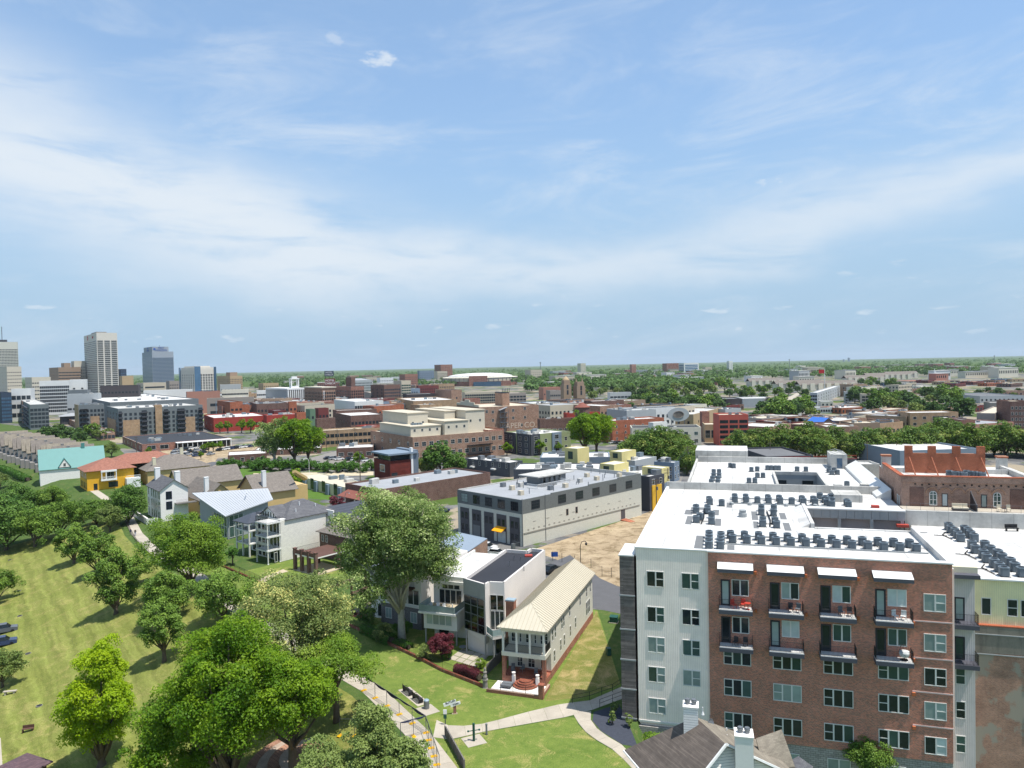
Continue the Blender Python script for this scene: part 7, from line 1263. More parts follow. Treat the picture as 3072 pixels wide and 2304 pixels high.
MB().box(-19, 18, -92, -70, 0, 21).build('entrance_block', M('brick_red'), ar); MB().box(-10, 46, -97, -80, 0, 9).build('entrance_glass', M('glass_blue'), ar); MB().box(46.1, 66, -92, -78, 0, 10).build('annex', M('brick_red'), ar)
MB().box(8, 30, 15, 24, 25.8, 26.2).build('dome_panel', M('roof_grey'), ar)
wt = thing('water_tank', 'round brick water tank with conical rust roof', 'water tank', DY(1747, 1240, 400).xy.to_3d(), 0); zt = DY(1747, 1209, 400).z; zb = DY(1747, 1246, 400).z
MB().lathe(0, 0, [(4.2, 0), (4.2, zb-2)], 14).build('stair_tower', M('brick_red'), wt); MB().lathe(0, 0, [(3.9, zb-2), (3.9, zt-2.2)], 16).build('drum', M('brick_dark'), wt); MB().lathe(0, 0, [(4.4, zt-2.2), (.3, zt+.4)], 16).build('conical_roof', M('roof_rust'), wt)
for i, (px, pt, w, lb) in enumerate(((1698, 1133, 9, 'domed stone church tower in scaffolding'), (1738, 1139, 10, 'tall ruined stone church tower right of the domed one'))):
    p = DY(px, 1180, 800); z = DY(px, pt, 800).z; t = thing('church_tower', lb, 'tower', (p.x, p.y, 0), R(20)); MB().box(-w/2, w/2, -w/2, w/2, 0, z*.72).build('shaft', M('stone_brown'), t); MB().prism([(-w*.4, -w*.4), (w*.4, -w*.4), (w*.4, w*.4), (-w*.4, w*.4)], z*.72, z*.9).build('belfry', M('stone_brown'), t)
    if i == 0: MB().lathe(0, 0, [(w*.42, z*.9), (w*.34, z*.96), (.4, z+1.5)], 12).build('dome', M('tan'), t)
    else:
        for x in (-w*.36, w*.36): MB().lathe(x, 0, [(w*.1, z*.9), (.2, z+2)], 6).build('pinnacle', M('stone_brown'), t)
    for s in (.3, .52): put_win(t, (-w/2, -w/2), (w/2, -w/2), w/2, z*s, 2.2, 5, 1, 1, 'stone_brown', 'glass_far')
for px, pt, pb, Y, lb in ((2560, 1115, 1136, 1500, 'slim white church spire left of the far apartments'), (2804, 1106, 1135, 1250, 'white church spire above the orange-roofed hall')):
    p = DY(px, pb, Y); z = DY(px, pt, Y).z; t = thing('church_spire', lb, 'spire', (p.x, p.y, 0), 0); MB().box(-2.5, 2.5, -2.5, 2.5, 0, p.z+4).build('tower', M('white_wall'), t); MB().lathe(0, 0, [(2.4, p.z+4), (.15, z)], 8).build('spire', M('white_paint'), t)
for px, pt, Y, lb in ((1621, 1086, 2600, 'thin lattice mast on the centre skyline'), (2368, 1077, 3200, 'thin mast on the right skyline'), (2983, 1066, 3200, 'mast rising from the woods at the far right')):
    p = DY(px, pt, Y); t = thing('radio_mast', lb, 'mast', (p.x, p.y, 0), 0); MB().tube([(0, 0, 0), (0, 0, p.z)], 1.1, 4).build('pole', M('steel'), t); MB().box(-3, 3, -1, 1, p.z-4, p.z-2).build('platform', M('steel'), t)
fp = DY(2474, 1150, 900); fl = thing('flagpole', 'tall white flagpole with red and white flag by the avenue', 'flagpole', (fp.x, fp.y, 0), 0); MB().tube([(0, 0, 0), (0, 0, 28)], .35, 6).build('pole', M('white_paint'), fl); MB().box(-7, -.3, -.1, .1, 23, 27.6).build('flag', M('sign_red'), fl)
# distant rows of gabled apartments and scattered houses
def gable_row(px, py, Y, n, w, ang, label, roof='sh_taupe', wall='cream_wall', h=8):
    p = DY(px, py, Y); t = thing('apartment_row', label, 'building', (p.x, p.y, 0), R(ang)); MB().box(0, n*w, 0, 14, 0, h).build('wall', M(wall), t); a = slab([(-1, -1, h-.4), (n*w+1, -1, h-.4), (n*w+1, 7, h+4.5), (-1, 7, h+4.5)], .3).build('roof_slope', M(roof), t); slab([(-1, 7, h+4.5), (n*w+1, 7, h+4.5), (n*w+1, 15, h-.4), (-1, 15, h-.4)], .3).build('roof_slope', M(roof), t)
    mb = MB()
    for i in range(n*2):
        for j in range(2): x = (i+.5)*w/2; mb.box(x-.7, x+.7, -.12, -.02, 1.2+j*3.4, 3.0+j*3.4)
    tag(mb.build('windows', M('glass_far'), t), kind='stuff')
    for i in range(n): x = (i+.5)*w; MB().box(x-w*.28, x+w*.28, -1.6, -.02, 0, h+1.2).build('gabled_bay', M(wall), t)
for i, (px, py, Y, n, lb) in enumerate(((2250, 1150, 1150, 5, 'grey-roofed apartment row left of the flag, nearest the woods'), (2330, 1158, 1000, 6, 'grey-roofed apartment row behind the black museum trees'), (2400, 1160, 950, 7, 'grey-roofed apartment row left of the flagpole'), (2540, 1140, 1200, 6, 'grey-roofed apartment row right of the small spire'), (2600, 1132, 1350, 8, 'long pale apartment row behind the white shed'), (2660, 1130, 1450, 6, 'far pale apartment row left of the orange-roofed hall'))): gable_row(px, py, Y, n, 11, 6, lb)
rs_ = random.Random(5); DW = (('cream_wall', 'cream'), ('beige', 'beige'), ('white_wall', 'white'), ('brick_red', 'red brick'), ('brick_brown', 'brown brick'), ('panel_light', 'light grey'), ('pinkish', 'pinkish'))
pxs = sorted([rs_.uniform(840, 1290) for _ in range(16)]+[rs_.uniform(1590, 2060) for _ in range(30)]+[rs_.uniform(2060, 3050) for _ in range(44)]); cnt = {}
for px in pxs:
    Y = rs_.uniform(1150, 2700); p = DY(px, 1120, Y); w, d, h = rs_.uniform(22, 60), rs_.uniform(14, 26), rs_.uniform(9, 19); c = rs_.choice(DW); z_ = 'left' if px < 1400 else ('centre' if px < 2060 else 'right'); k_ = (c[1], z_); cnt[k_] = cnt.get(k_, -1)+1
    t = thing('distant_building', f'small {c[1]} distant building among far trees, {ordw(cnt[k_])} of its colour in the {z_} third', 'building', (p.x, p.y, 0), R(rs_.uniform(0, 50)), 'distant buildings among the far trees'); MB().box(0, w, 0, d, 0, h).build('wall', M(c[0]), t); MB().box(-.4, w+.4, -.4, d+.4, h, h+.7).build('roof', M(rs_.choice(('roof_white', 'roof_grey', 'roof_white2', 'roof_tan'))), t)
    mb = MB()
    for q_ in range(int(w/4)): mb.box(1.2+q_*4, 3.2+q_*4, -.12, -.02, h*.45, h*.75)
    tag(mb.build('windows', M('glass_far'), t), kind='stuff')

# a blue gabled shed, an oval roof sign, a red railed deck, an emblem
bs = DY(2466, 1275, 400); t = house('market_shed', 'small shed with bright blue gabled roof left of the brick shops', (bs.x, bs.y), R(20), 8, 11, 6.2, 2.4, 'brick_brown', 'roof_blue', .6, 'y')
wins(t, (0, 0), (8, 0), (2, 6), 4.2, 1.4, 1.6)
dp = DY(2035, 1246, 430); t = thing('oval_roof_sign', 'large grey oval sign standing on the roof behind the cream flats', 'sign', (dp.x, dp.y, 0), R(8)); o = MB().lathe(0, 0, [(6.6, -.3), (6.6, .3)], 28).build('oval_panel', M('panel_light'), t); o.location = (0, 0, dp.z+.5); o.rotation_euler = (R(90), 0, 0); o.scale = (1, .62, 1); o = MB().lathe(0, 0, [(3.4, .3), (3.4, .5), (3.0, .5), (3.0, .3)], 20).build('oval_ring', M('warm_grey'), t); o.location = (0, -.1, dp.z+.5); o.rotation_euler = (R(90), 0, 0); o.scale = (1, .62, 1)
for x in (-4, 0, 4): MB().tube([(x, .5, 0), (x, .5, dp.z)], .25, 5).build('support', M('steel'), t)
r0_ = DY(2440, 1372, 249.5); t = thing('deck_railing', 'long red railing round the roof deck before the hedge', 'railing', (r0_.x, r0_.y, 6.5), R(2)); rail_mesh(MB(), [(0, 0), (15, 0)], 1.3, .5, .06, .08).build('railing', M('red_paint'), t); rail_mesh(MB(), [(-14, 1), (-.5, 1)], 1.2, .5, .06, .08).build('railing', M('red_paint'), t)
ep_ = DY(2305, 1203, 637); t = thing('round_emblem', 'grey ring emblem on the white museum hall', 'emblem', ep_, R(-4)); o = MB().lathe(0, 0, [(3.6, 0), (3.6, .4), (2.7, .4), (2.7, 0)], 20).build('ring', M('warm_grey'), t); o.rotation_euler = (R(90), 0, 0)
# ---------------------------------------------------------------- trees near the camera
def gold_tint(P, ti, rs): f = np.clip((P[:, 2]-8)/9, 0, 1)*0.5+0.18*np.sin(P[:, 0]*.9+1)*np.cos(P[:, 2]*.7); return np.clip(ti*.5+f, 0, 1)
def at(px, py): p = T(px, py); return p
def tree1(name, label, base, H, Rr, th, leaf, nl, n, ls, seed, rz=0, **kw):
    return plant_tree(name, label, make_tree(seed, H, Rr, th, leaf, nl, n, ls, **kw), base, rz)
tree1('golden_tree', 'bright yellow-green tree with golden top on the lower left lawn', at(305, 2296), 15.2, 4.9, .5, 'leaf_gold', 130, 38000, .28, 3, tintf=gold_tint, lob=(.16, .28), taper=.25, bottom=-.95)
tree1('maple_tree', 'largest bright green maple filling the lower left centre', at(690, 2400), 21.5, 7.0, 1.8, 'leaf_maple', 190, 64000, .27, 4, lob=(.14, .26), bottom=-.6, nb=14)
tree1('maple_tree', 'bright green maple with dark trunk over the brick seating', at(880, 2345), 14.0, 5.0, 4.5, 'leaf_maple', 110, 32000, .26, 5, lob=(.16, .28), bottom=-.5, nb=12)
tree1('maple_tree', 'low bright green maple left of the largest one', at(548, 2405), 13.4, 5.6, .8, 'leaf_maple', 120, 36000, .27, 6, lob=(.15, .27), bottom=-.7)
tree1('maple_tree', 'bright green branch-heavy maple reaching over the bluff walk', at(1010, 2165), 10.5, 5.0, 4.0, 'leaf_bright', 70, 18000, .25, 7, lob=(.16, .28), bottom=-.4)
tree1('flowering_tree', 'pale yellow-flowered tree behind the green maples', at(905, 2125), 17.6, 8.2, 3.0, 'leaf_pale', 170, 52000, .26, 8, lob=(.12, .22), bottom=-.7, nb=16)
tree1('holly_tree', 'pale green pointed tree at the bottom centre', at(1125, 2440), 11.2, 2.9, 1.2, 'leaf_olive', 90, 22000, .22, 9, lob=(.2, .32), taper=.6)
tree1('holly_tree', 'broad olive-green tree at the bottom left of the fenced walk', at(1000, 2470), 7.6, 4.6, 1.2, 'leaf_olive', 90, 22000, .22, 10, lob=(.18, .3))
tree1('holly_tree', 'small olive-green tree at the bottom against the construction fence', at(1225, 2440), 7.4, 2.6, 1.0, 'leaf_olive', 60, 10000, .26, 11, lob=(.2, .34))
tree1('linden_tree', 'broad bright green tree between the bluff walk and the white house', at(574, 1766), 14.6, 7.6, 1.0, 'leaf_bright', 150, 40000, .32, 12, lob=(.15, .26), bottom=-.7)
tree1('sycamore_tree', 'tall sycamore with mottled pale trunk in front of the white houses', Vector((-17.5, 110.1, 0)), 24.2, 10.4, 4.6, 'leaf_syc', 260, 84000, .31, 13, bark='bark_pale', r0=.55, lob=(.11, .19), bottom=-.8, nb=18)
tree1('oak_tree', 'olive-green tree below the broad bright green tree', at(505, 1858), 8.8, 4.6, .6, 'leaf_oak', 70, 14000, .34, 14)
tree1('oak_tree', 'dark green tree between the bluff lawn and pale flowering tree', at(668, 1858), 8.2, 4.8, .6, 'leaf_oak', 70, 13000, .34, 15)
tree1('oak_tree', 'small round tree with bare trunk on the shaded lawn edge', at(493, 1985), 9.4, 3.3, 1.6, 'leaf_oak', 60, 12000, .30, 16)
tree1('oak_tree', 'spreading lawn tree standing alone with a long shadow', at(348, 1842), 12.2, 4.4, .8, 'leaf_oak', 60, 13000, .36, 17, taper=.35, bottom=-.95)
tree1('oak_tree', 'low leaning crown right of the lone lawn tree', at(402, 1760), 6.2, 2.8, 1.0, 'leaf_oak', 40, 7000, .34, 18)
tree1('oak_tree', 'middle lawn tree of the three below the bluff walk', at(298, 1722), 10.2, 3.7, .6, 'leaf_oak', 55, 10000, .38, 19)
tree1('oak_tree', 'left lawn tree of the three below the bluff walk', at(222, 1690), 9.6, 3.8, .6, 'leaf_oak', 55, 10000, .38, 20)
dark = make_tree(21, 15, 8.0, 1.0, 'leaf_dark', 90, 15000, .55); oak = make_tree(22, 12, 6.5, 1.0, 'leaf_oak', 70, 11000, .5); pal = make_tree(23, 9, 4.8, 1.5, 'leaf_olive', 50, 6000, .5)
for px, py, m, s, lb in ((20, 1650, dark, 1.05, 'dark dense tree at the left edge above the lawn'), (105, 1640, oak, .95, 'dense tree second from the left above the lawn shadows'), (-60, 1660, dark, 1.0, 'dark tree cut by the left edge of the view'), (175, 1612, oak, .85, 'dense green tree above the long lawn shadows'), (235, 1590, oak, .72, 'dark green tree below the yellow house'), (290, 1580, oak, .68, 'green tree right below the yellow house'), (330, 1595, pal, .75, 'greyish thin tree at the top of the bluff walk'), (60, 1570, dark, .85, 'dark tree behind the left edge trees'), (150, 1545, oak, .8, 'green tree left of the yellow house lawn'), (385, 1570, dark, .72, 'dark green tree left of the white gabled house'), (352, 1572, oak, .5, 'low spreading tree before the white gabled house'), (415, 1440, dark, .6, 'dark tree between the yellow house and the white gabled house'), (520, 1432, oak, .6, 'tree behind the white gabled house chimneys'), (-10, 1810, oak, .6, 'tree crown cut by the left edge beside the lawn'), (8, 2062, pal, .62, 'small tree by the lower left parking edge'), (335, 1372, pal, .8, 'pale tree behind the terracotta roof'), (0, 1468, pal, .7, 'shrubby tree at the left edge by the townhouses'), (635, 1690, pal, .7, 'young garden tree before the stacked-porch house'), (2612, 2330, oak, .36, 'small bright tree before the brick front in the lower right')):
    plant_tree('tree', lb, m, at(px, py), RNG.uniform(0, 6), s)
tree1('shrub_tree', 'small bright shrub at the foot of the white apartment wall', G(1955, 2215, 0)+Vector((0, -4, -2)), 5.2, 2.2, .6, 'leaf_bright', 40, 6000, .25, 31)
# ---------------------------------------------------------------- trees in the middle distance
midA = make_tree(41, 20, 8.4, 4, 'leaf_syc', 90, 9000, .8, bark='bark_pale'); midB = make_tree(42, 21, 9.2, 3.5, 'leaf_maple', 90, 10000, .8); midC = make_tree(43, 13, 7.5, 1.0, 'leaf_sumac', 80, 7000, .75, bottom=-.9); midD = make_tree(44, 12, 6, 1.2, 'leaf_dark', 60, 4500, .8); young = make_tree(45, 7, 2.4, 1.2, 'leaf_maple', 30, 2200, .4, taper=.3); bush = make_tree(46, 3.6, 2.8, .2, 'leaf_hedge', 36, 2600, .38, bottom=-.9)
plant_tree('tree', 'tall light green tree, left of the tall pair mid left', midA, G(824, 1396, 0), 0, 1.0); plant_tree('tree', 'tall dark green tree, right of the tall pair mid left', midB, G(884, 1396, 0), 1.0, 1.0); plant_tree('tree', 'dark green companion at the right of the tall pair', midB, G(925, 1390, 0), 2.6, .8)
plant_tree('tree', 'big round dark tree beside the red brick building', midB, G(1755, 1366, 0), .5, .95); plant_tree('tree', 'right half of the big round tree beside the red brick building', midB, G(1790, 1362, 0), 2.2, .9)
for px, py, s, m, lb in ((1322, 1432, 1.05, midD, 'leafy tree at the foot of the condominium'), (1372, 1428, .75, midD, 'lower tree right of the condominium tree'), (1285, 1430, .6, midC, 'lowest tree left of the condominium tree'), (1521, 1368, 1.0, young, 'young bright tree before the arched brick end house'), (1617, 1366, 1.15, young, 'young tree at the corner of the grey-green flats'), (1676, 1360, .8, young, 'small young tree right of the grey-green flats'), (1075, 1400, 1.0, young, 'young tree in the loading yard'), (883, 1480, 1.3, young, 'slim street tree in the green yard, right'), (842, 1490, 1.15, young, 'slim street tree in the green yard, centre'), (782, 1462, .8, young, 'young round tree in the green yard, left'), (800, 1478, .75, young, 'second young round tree in the green yard'), (660, 1300, 1.2, young, 'young tree before the red building, left'), (684, 1300, 1.3, young, 'young tree before the red building, second'), (725, 1300, 1.5, young, 'young tree before the red building, third'), (752, 1300, 1.5, young, 'young tree before the red building, right'), (610, 1358, .7, young, 'small parking lot tree in front of the white canopy, first'), (626, 1356, .8, young, 'small parking lot tree in front of the white canopy, second'), (640, 1355, .8, young, 'small parking lot tree in front of the white canopy, third'), (660, 1353, .8, young, 'small parking lot tree in front of the white canopy, fourth'), (446, 1368, .7, young, 'small conical tree at the brick restaurant corner'), (603, 1378, .6, young, 'small tree alone in the sandy lot')): plant_tree('tree', lb, m, G(px, py, 0), RNG.uniform(0, 6), s)
g = 'shrubs along the green yard'
for i, (px, py, s) in enumerate([(672+i*24, 1412+RNG.uniform(-8, 4), RNG.uniform(.9, 1.7)) for i in range(9)]+[(880+i*26, 1415+RNG.uniform(-10, 6), RNG.uniform(.7, 1.4)) for i in range(10)]+[(600+i*14, 1430, .7) for i in range(3)]): plant_tree('shrub', f'bushy green shrub along the green yard, {ordw(i)} of the line from the left', bush, G(px, py, 0), RNG.uniform(0, 6), s, 'shrub', g)
g = 'leafy trees in the thicket beside the yellow roof boxes'
for i, (px, py, s) in enumerate(((1900, 1400, .9), (1940, 1405, 1.0), (1975, 1398, 1.1), (2015, 1400, .9), (2050, 1412, .8), (1920, 1380, .9), (1985, 1375, 1.0), (2035, 1380, .9), (2075, 1400, .7), (2060, 1425, .6))): plant_tree('thicket_tree', f'leafy tree in the thicket before the cream flats, at {("the left edge", "the left front", "the centre front", "the right front", "the right edge", "the left rear", "the centre rear", "the right rear", "the alley head", "the alley side")[i]}', midC, G(px, py, 0), RNG.uniform(0, 6), s, 'tree', g)
g = 'sumac trees in the long hedge behind the white roofs'
for i in range(33):
    px = 2215+i*35+RNG.uniform(-9, 9); s = RNG.uniform(.8, 1.12)*(1.0 if px > 2290 else .8); plant_tree('sumac_tree', f'dense sumac tree in the long green hedge behind the white roofs, {ordw(i)} from the left', midC, G(px, 1384+RNG.uniform(-14, 6)-(px-2215)*.012, 0), RNG.uniform(0, 6), s, 'tree', g)
# park and street trees further out, each on its own
farA = make_tree(51, 14, 7.5, 1.5, 'leaf_far', 46, 1500, 1.7, nb=4); farB = make_tree(52, 16, 8.5, 2, 'leaf_oak', 46, 1500, 1.8, nb=4); farC = make_tree(53, 11, 6, 1, 'leaf_olive', 36, 1000, 1.5, nb=3); FT = (farA, farB, farC, farA)
def scatter(n, x0, x1, y0, y1, label, grp, s0=.7, s1=1.15, seed=1):
    r = random.Random(seed)
    for i in range(n):
        px = x0+(x1-x0)*(i+r.random())/n; py = r.uniform(y0, y1); plant_tree('tree', f'{label}, {ordw(i)} from the left', FT[r.randrange(4)], G(px, py, 0), r.uniform(0, 6), r.uniform(s0, s1), 'tree', grp)
scatter(26, 1880, 2160, 1205, 1246, 'leafy park tree left of and around the black museum hall', 'park trees around the museum', seed=2)
scatter(22, 1660, 1900, 1165, 1205, 'leafy tree around the church towers', 'trees around the church towers', seed=3)
scatter(12, 1930, 2180, 1172, 1200, 'leafy park tree above the museum hall', 'park trees above the museum', .9, 1.3, seed=4)
scatter(16, 2180, 2420, 1170, 1200, 'leafy tree above the white museum hall and avenue', 'trees between museum and avenue', .5, .8, seed=5)
scatter(14, 2260, 2440, 1240, 1275, 'street tree between the salmon tower and the avenue', 'street trees by the avenue', .6, 1.0, seed=6)
scatter(24, 2560, 2900, 1200, 1268, 'leafy tree among the low buildings on the right', 'trees among the right-hand buildings', .7, 1.2, seed=7)
scatter(14, 2700, 3072, 1178, 1204, 'leafy tree behind the right-hand sheds', 'trees behind the right-hand sheds', .45, .75, seed=8)
scatter(10, 1195, 1410, 1226, 1238, 'street tree in front of the tan low building', 'street trees near the arena', .6, .8, seed=9)
scatter(10, 905, 1190, 1225, 1240, 'street tree below the brick hotel and motel', 'street trees below the brick hotel', .5, .75, seed=10)
scatter(9, 130, 330, 1310, 1335, 'tree in the green strip below the grey flats', 'trees below the grey flats', .5, .75, seed=11)
scatter(8, 2560, 2700, 1150, 1170, 'small tree along the far avenue', 'trees along the far avenue', .6, .9, seed=12)
scatter(8, 640, 780, 1200, 1216, 'tree behind the orange brick house', 'trees behind the orange brick house', .5, .8, seed=13)
# ---------------------------------------------------------------- woods out to the horizon: one mass
def woods():
    rs = np.random.RandomState(77); P = []; Nn = []; N = 5200
    inv = rs.uniform(1/7500, 1/1050, N); Y = 1/inv; az = rs.uniform(-.74, .74, N); X = Y*np.tan(az)
    px = 1536+F*np.tan(az); keep = (px > 1580) | (Y > 1750+600*rs.uniform(size=N)) | ((px > 700) & (Y > 1500)); keep &= ~((px < 760) & (Y < 2300)); keep &= ~((px > 2150) & (Y < 1480)); X, Y = X[keep], Y[keep]
    for x, y in zip(X, Y):
        H = rs.uniform(11, 19); Rr = rs.uniform(6, 10); n = 46 if y < 2500 else 26; d = rs.normal(size=(n, 3)); d[:, 2] = np.abs(d[:, 2])*.8+.05; d /= np.linalg.norm(d, axis=1)[:, None]
        P.append(d*np.array([Rr, Rr, H*.55])*rs.uniform(.75, 1.05, n)[:, None]+np.array([x, y, H*.42])); q_ = d+rs.normal(size=(n, 3))*.25+np.array([0, 0, .5]); Nn.append(q_/np.linalg.norm(q_, axis=1)[:, None])
    P = np.concatenate(P); Nn = np.concatenate(Nn); ti = np.clip(.5+.35*np.sin(P[:, 0]*.021)*np.cos(P[:, 1]*.013)+rs.normal(size=len(P))*.14, 0, 1); me = leaf_mesh('woods', P, Nn, 5.2, M('leaf_far'), rs, ti)
    tag(inst('woods', me), 'unbroken green woods reaching to the horizon', kind='stuff')
woods()
# ---------------------------------------------------------------- hedges, shrubs and garden plants
def hedge(name, label, path, w, h, leaf, n, ls, cat='hedge', seed=60, z=None):
    rs = np.random.RandomState(seed); P = []; Nn = []; path = [Vector(p) for p in path]; seg = [(b-a).length for a, b in zip(path[:-1], path[1:])]; tot = sum(seg)
    for a, b, L in zip(path[:-1], path[1:], seg):
        m_ = int(n*L/tot); t = rs.uniform(0, 1, m_); o = rs.uniform(-1, 1, m_); d = (b-a).normalized(); nx = Vector((-d.y, d.x, 0)); hh = h*(1-.25*np.abs(o)**3)*rs.uniform(.85, 1.08, m_)
        side = rs.uniform(size=m_) < .55; zz = np.where(side, rs.uniform(.05, 1, m_)*hh, hh); o = np.where(side, np.sign(o)*rs.uniform(.85, 1.05, m_), o)
        P.append(np.stack([a.x+(b.x-a.x)*t+nx.x*o*w/2, a.y+(b.y-a.y)*t+nx.y*o*w/2, a.z+(b.z-a.z)*t+zz], -1)); q_ = np.stack([nx.x*o, nx.y*o, np.where(side, .3, 1.0)], -1)+rs.normal(size=(m_, 3))*.4; Nn.append(q_/np.linalg.norm(q_, axis=1)[:, None])
    t = thing(name, label, cat, (0, 0, 0)); mb = MB()
    for a, b in zip(path[:-1], path[1:]): mb.tube([a+Vector((0, 0, h*.45)), b+Vector((0, 0, h*.45))], min(w, h)*.36, 6)
    inst('foliage', leaf_mesh('foliage', np.concatenate(P), np.concatenate(Nn), ls, M(leaf), rs), t); mb.build('stems', M('bark'), t); return t
S4 = lambda x, y: (1000+x/3.16, 1800+y/3.16)
S5 = lambda x, y: (1250+x/3.403, 1950+y/3.403)
def gs(x, y, z=0): return G(*S4(x, y), z)
hedge('hedge', 'low purple-red clipped hedge behind the iron garden fence', [gs(1150, 690), gs(1260, 700), gs(1390, 770)], 1.5, 1.1, 'leaf_red', 4200, .16, seed=61)
hedge('hedge', 'long clipped green hedge at the left edge by the townhouses', [T(0, 1408), T(40, 1425), T(85, 1445)], 3.0, 2.0, 'leaf_hedge', 5000, .5, seed=62)
hedge('hedge', 'dark green planting along the garden wall by the sycamore', [gs(300, 300), gs(420, 360), gs(560, 420)], 2.0, 1.3, 'leaf_hedge', 5000, .2, seed=63)
hedge('hedge', 'green bed left of the purple maple', [gs(600, 420), gs(720, 470)], 1.6, .8, 'leaf_hedge', 2000, .2, seed=64)
tree1('japanese_maple', 'round dark purple-leaved maple in the garden', gs(1030, 560), 3.6, 1.9, .5, 'leaf_red', 50, 9000, .17, 65, r0=.08)
for px, py, s, leaf, lb in ((480, 390, 1.0, 'leaf_pale', 'white-flecked shrub at the foot of the sycamore'), (880, 560, .8, 'leaf_pale', 'white flowering shrub left of the purple maple'), (1090, 560, .5, 'leaf_hedge', 'green grassy shrub right of the purple maple'), (660, 330, .9, 'leaf_hedge', 'green shrub behind the sycamore trunk'), (340, 230, 1.0, 'leaf_dark', 'dark shrub by the porch terrace'), (1400, 640, .5, 'leaf_bright', 'bright green shrub before the glass house deck')):
    plant_tree('garden_shrub', lb, make_tree(int(px), 2.6, 1.7, .1, leaf, 30, 3200, .2, r0=.06, bottom=-.9), gs(px, py), 0, s, 'shrub')
for i, (x, y, lb) in enumerate(((2015, 660, 'dry brown ornamental plant in the dark gravel, upper'), (2000, 760, 'dry brown ornamental plant in the dark gravel, lower'), (2170, 790, 'dry brown ornamental plant by the dark board wall'))): plant_tree('ornamental_plant', lb, make_tree(90+i, 1.6, .6, .1, 'leaf_olive', 16, 700, .16, r0=.04), G(*S5(x, y), 0), 0, 1, 'plant')
tree1('small_tree', 'small round garden tree beside the stacked-porch house fence', G(698, 1695, 0), 4.2, 1.5, 1.2, 'leaf_hedge', 24, 2600, .26, 71)
tree1('purple_tree', 'dark purple-leaved tree behind the bluff houses', G(1012, 1545, 0), 5.5, 2.4, 1.5, 'leaf_red', 30, 3000, .35, 72)
# ---------------------------------------------------------------- paths of concrete slabs
def slab_path(name, label, U, Lw, step, mat, lift=.02, th=.1, zf=None):
    t = thing_struct(name, label); U = [Vector((*p, 0)) for p in U]; Lw = [Vector((*p, 0)) for p in Lw]
    def res(P, n):
        d = [0]
        for a, b in zip(P[:-1], P[1:]): d.append(d[-1]+(b-a).length)
        out = []
        for i in range(n+1):
            s = d[-1]*i/n
            for j in range(len(P)-1):
                if s <= d[j+1]+1e-9: out.append(P[j].lerp(P[j+1], (s-d[j])/max(1e-9, d[j+1]-d[j]))); break
            else: out.append(P[-1])
        return out
    n = max(2, int(sum((b-a).length for a, b in zip(U[:-1], U[1:]))/step)); a = res(U, n); b = res(Lw, n)
    for i in range(n):
        q = [b[i], b[i+1], a[i+1], a[i]]; c = sum(q, Vector())/4; q = [p+(c-p)*.012 for p in q]; z = [float(zf(p.x, p.y)) if zf else 0 for p in q]
        MB().prism([(p.x, p.y) for p in q], [v-th for v in z], [v+lift for v in z]).build('slab', mat, t)
    return t
def thing_struct(name, label):
    o = bpy.data.objects.new(name, None); COL.objects.link(o); return tag(o, label, kind='structure')
slab_path('park_path', 'concrete slab path crossing the park lawn', [(-9.6, 84.4), (-7.6, 82.6), (-3.9, 83.3), (.6, 85.7), (5.4, 87.9), (8.5, 88.4), (13.3, 92.3)], [(-9.6, 80.4), (-7.6, 79.8), (-3.8, 81.5), (.6, 82.9), (5.7, 84.5), (8.6, 86.0), (13.6, 89.4)], 1.9, M('concrete'), .024)
slab_path('curved_path', 'concrete path curving round the dark gravel bed', [(6.3, 85.2), (6.7, 83.1), (7.6, 80.1), (10.1, 76.7), (11.4, 73)], [(8.5, 85.7), (8.2, 83.2), (9.0, 80.7), (11.0, 77.9), (12.3, 74)], 2.0, M('concrete'), .034)
bl_ = BLUFF[1:12]; d_ = np.gradient(bl_, axis=0); d_ /= np.linalg.norm(d_, axis=1)[:, None]; n_ = np.stack([d_[:, 1], -d_[:, 0]], -1)
slab_path('bluff_walk', 'concrete walk along the top of the bluff', [tuple(p) for p in bl_+n_*2.9], [tuple(p) for p in bl_+n_*.3], 2.6, M('concrete'), .03, .1, hz)
def pad(name, label, c, w, d, rz, mat='concrete'):
    t = thing_struct(name, label); MB().box(-w/2, w/2, -d/2, d/2, -.1, .035).build('slab', M(mat), t); t.location = c; t.rotation_euler = (0, 0, rz)
br = math.atan2(89.0-91.1, -12.3+13.7)
pad('bench_pad', 'concrete pad under the park benches', (-13.1, 90.6, 0), 5.6, 1.6, br); pad('bin_pad', 'concrete pad under the litter bin', (-10.9, 86.9, 0), 2.4, 2.0, br); pad('exercise_pad', 'concrete pad under the green exercise post', G(*S4(1333, 1335), 0), 2.2, 2.2, R(25))
# ---------------------------------------------------------------- benches, bin, signs, posts
def park_bench(label, loc, rz):
    t = thing('park_bench', label, 'bench', loc, rz, 'park benches beside the bluff walk'); m = M('dark_trim')
    for k in range(5): MB().box(-.9, .9, -.28+k*.11, -.19+k*.11, .43, .46).build('seat_slat', m, t)
    for k in range(4): MB().prism([(-.9, .27+k*.02), (.9, .27+k*.02), (.9, .30+k*.02), (-.9, .30+k*.02)], .52+k*.11, .61+k*.11).build('back_slat', m, t)
    for x in (-.85, .85): MB().box(x-.03, x+.03, -.28, .34, 0, .429).box(x-.03, x+.03, .31, .37, .43, .98).box(x-.03, x+.03, -.28, .3, .62, .66).build('end_frame', M('iron'), t)
park_bench('slatted metal park bench, the left one beside the bluff walk', (-13.9, 91.5, .035), br+math.pi); park_bench('slatted metal park bench, the right one next to the litter bin', (-12.4, 89.4, .035), br+math.pi)
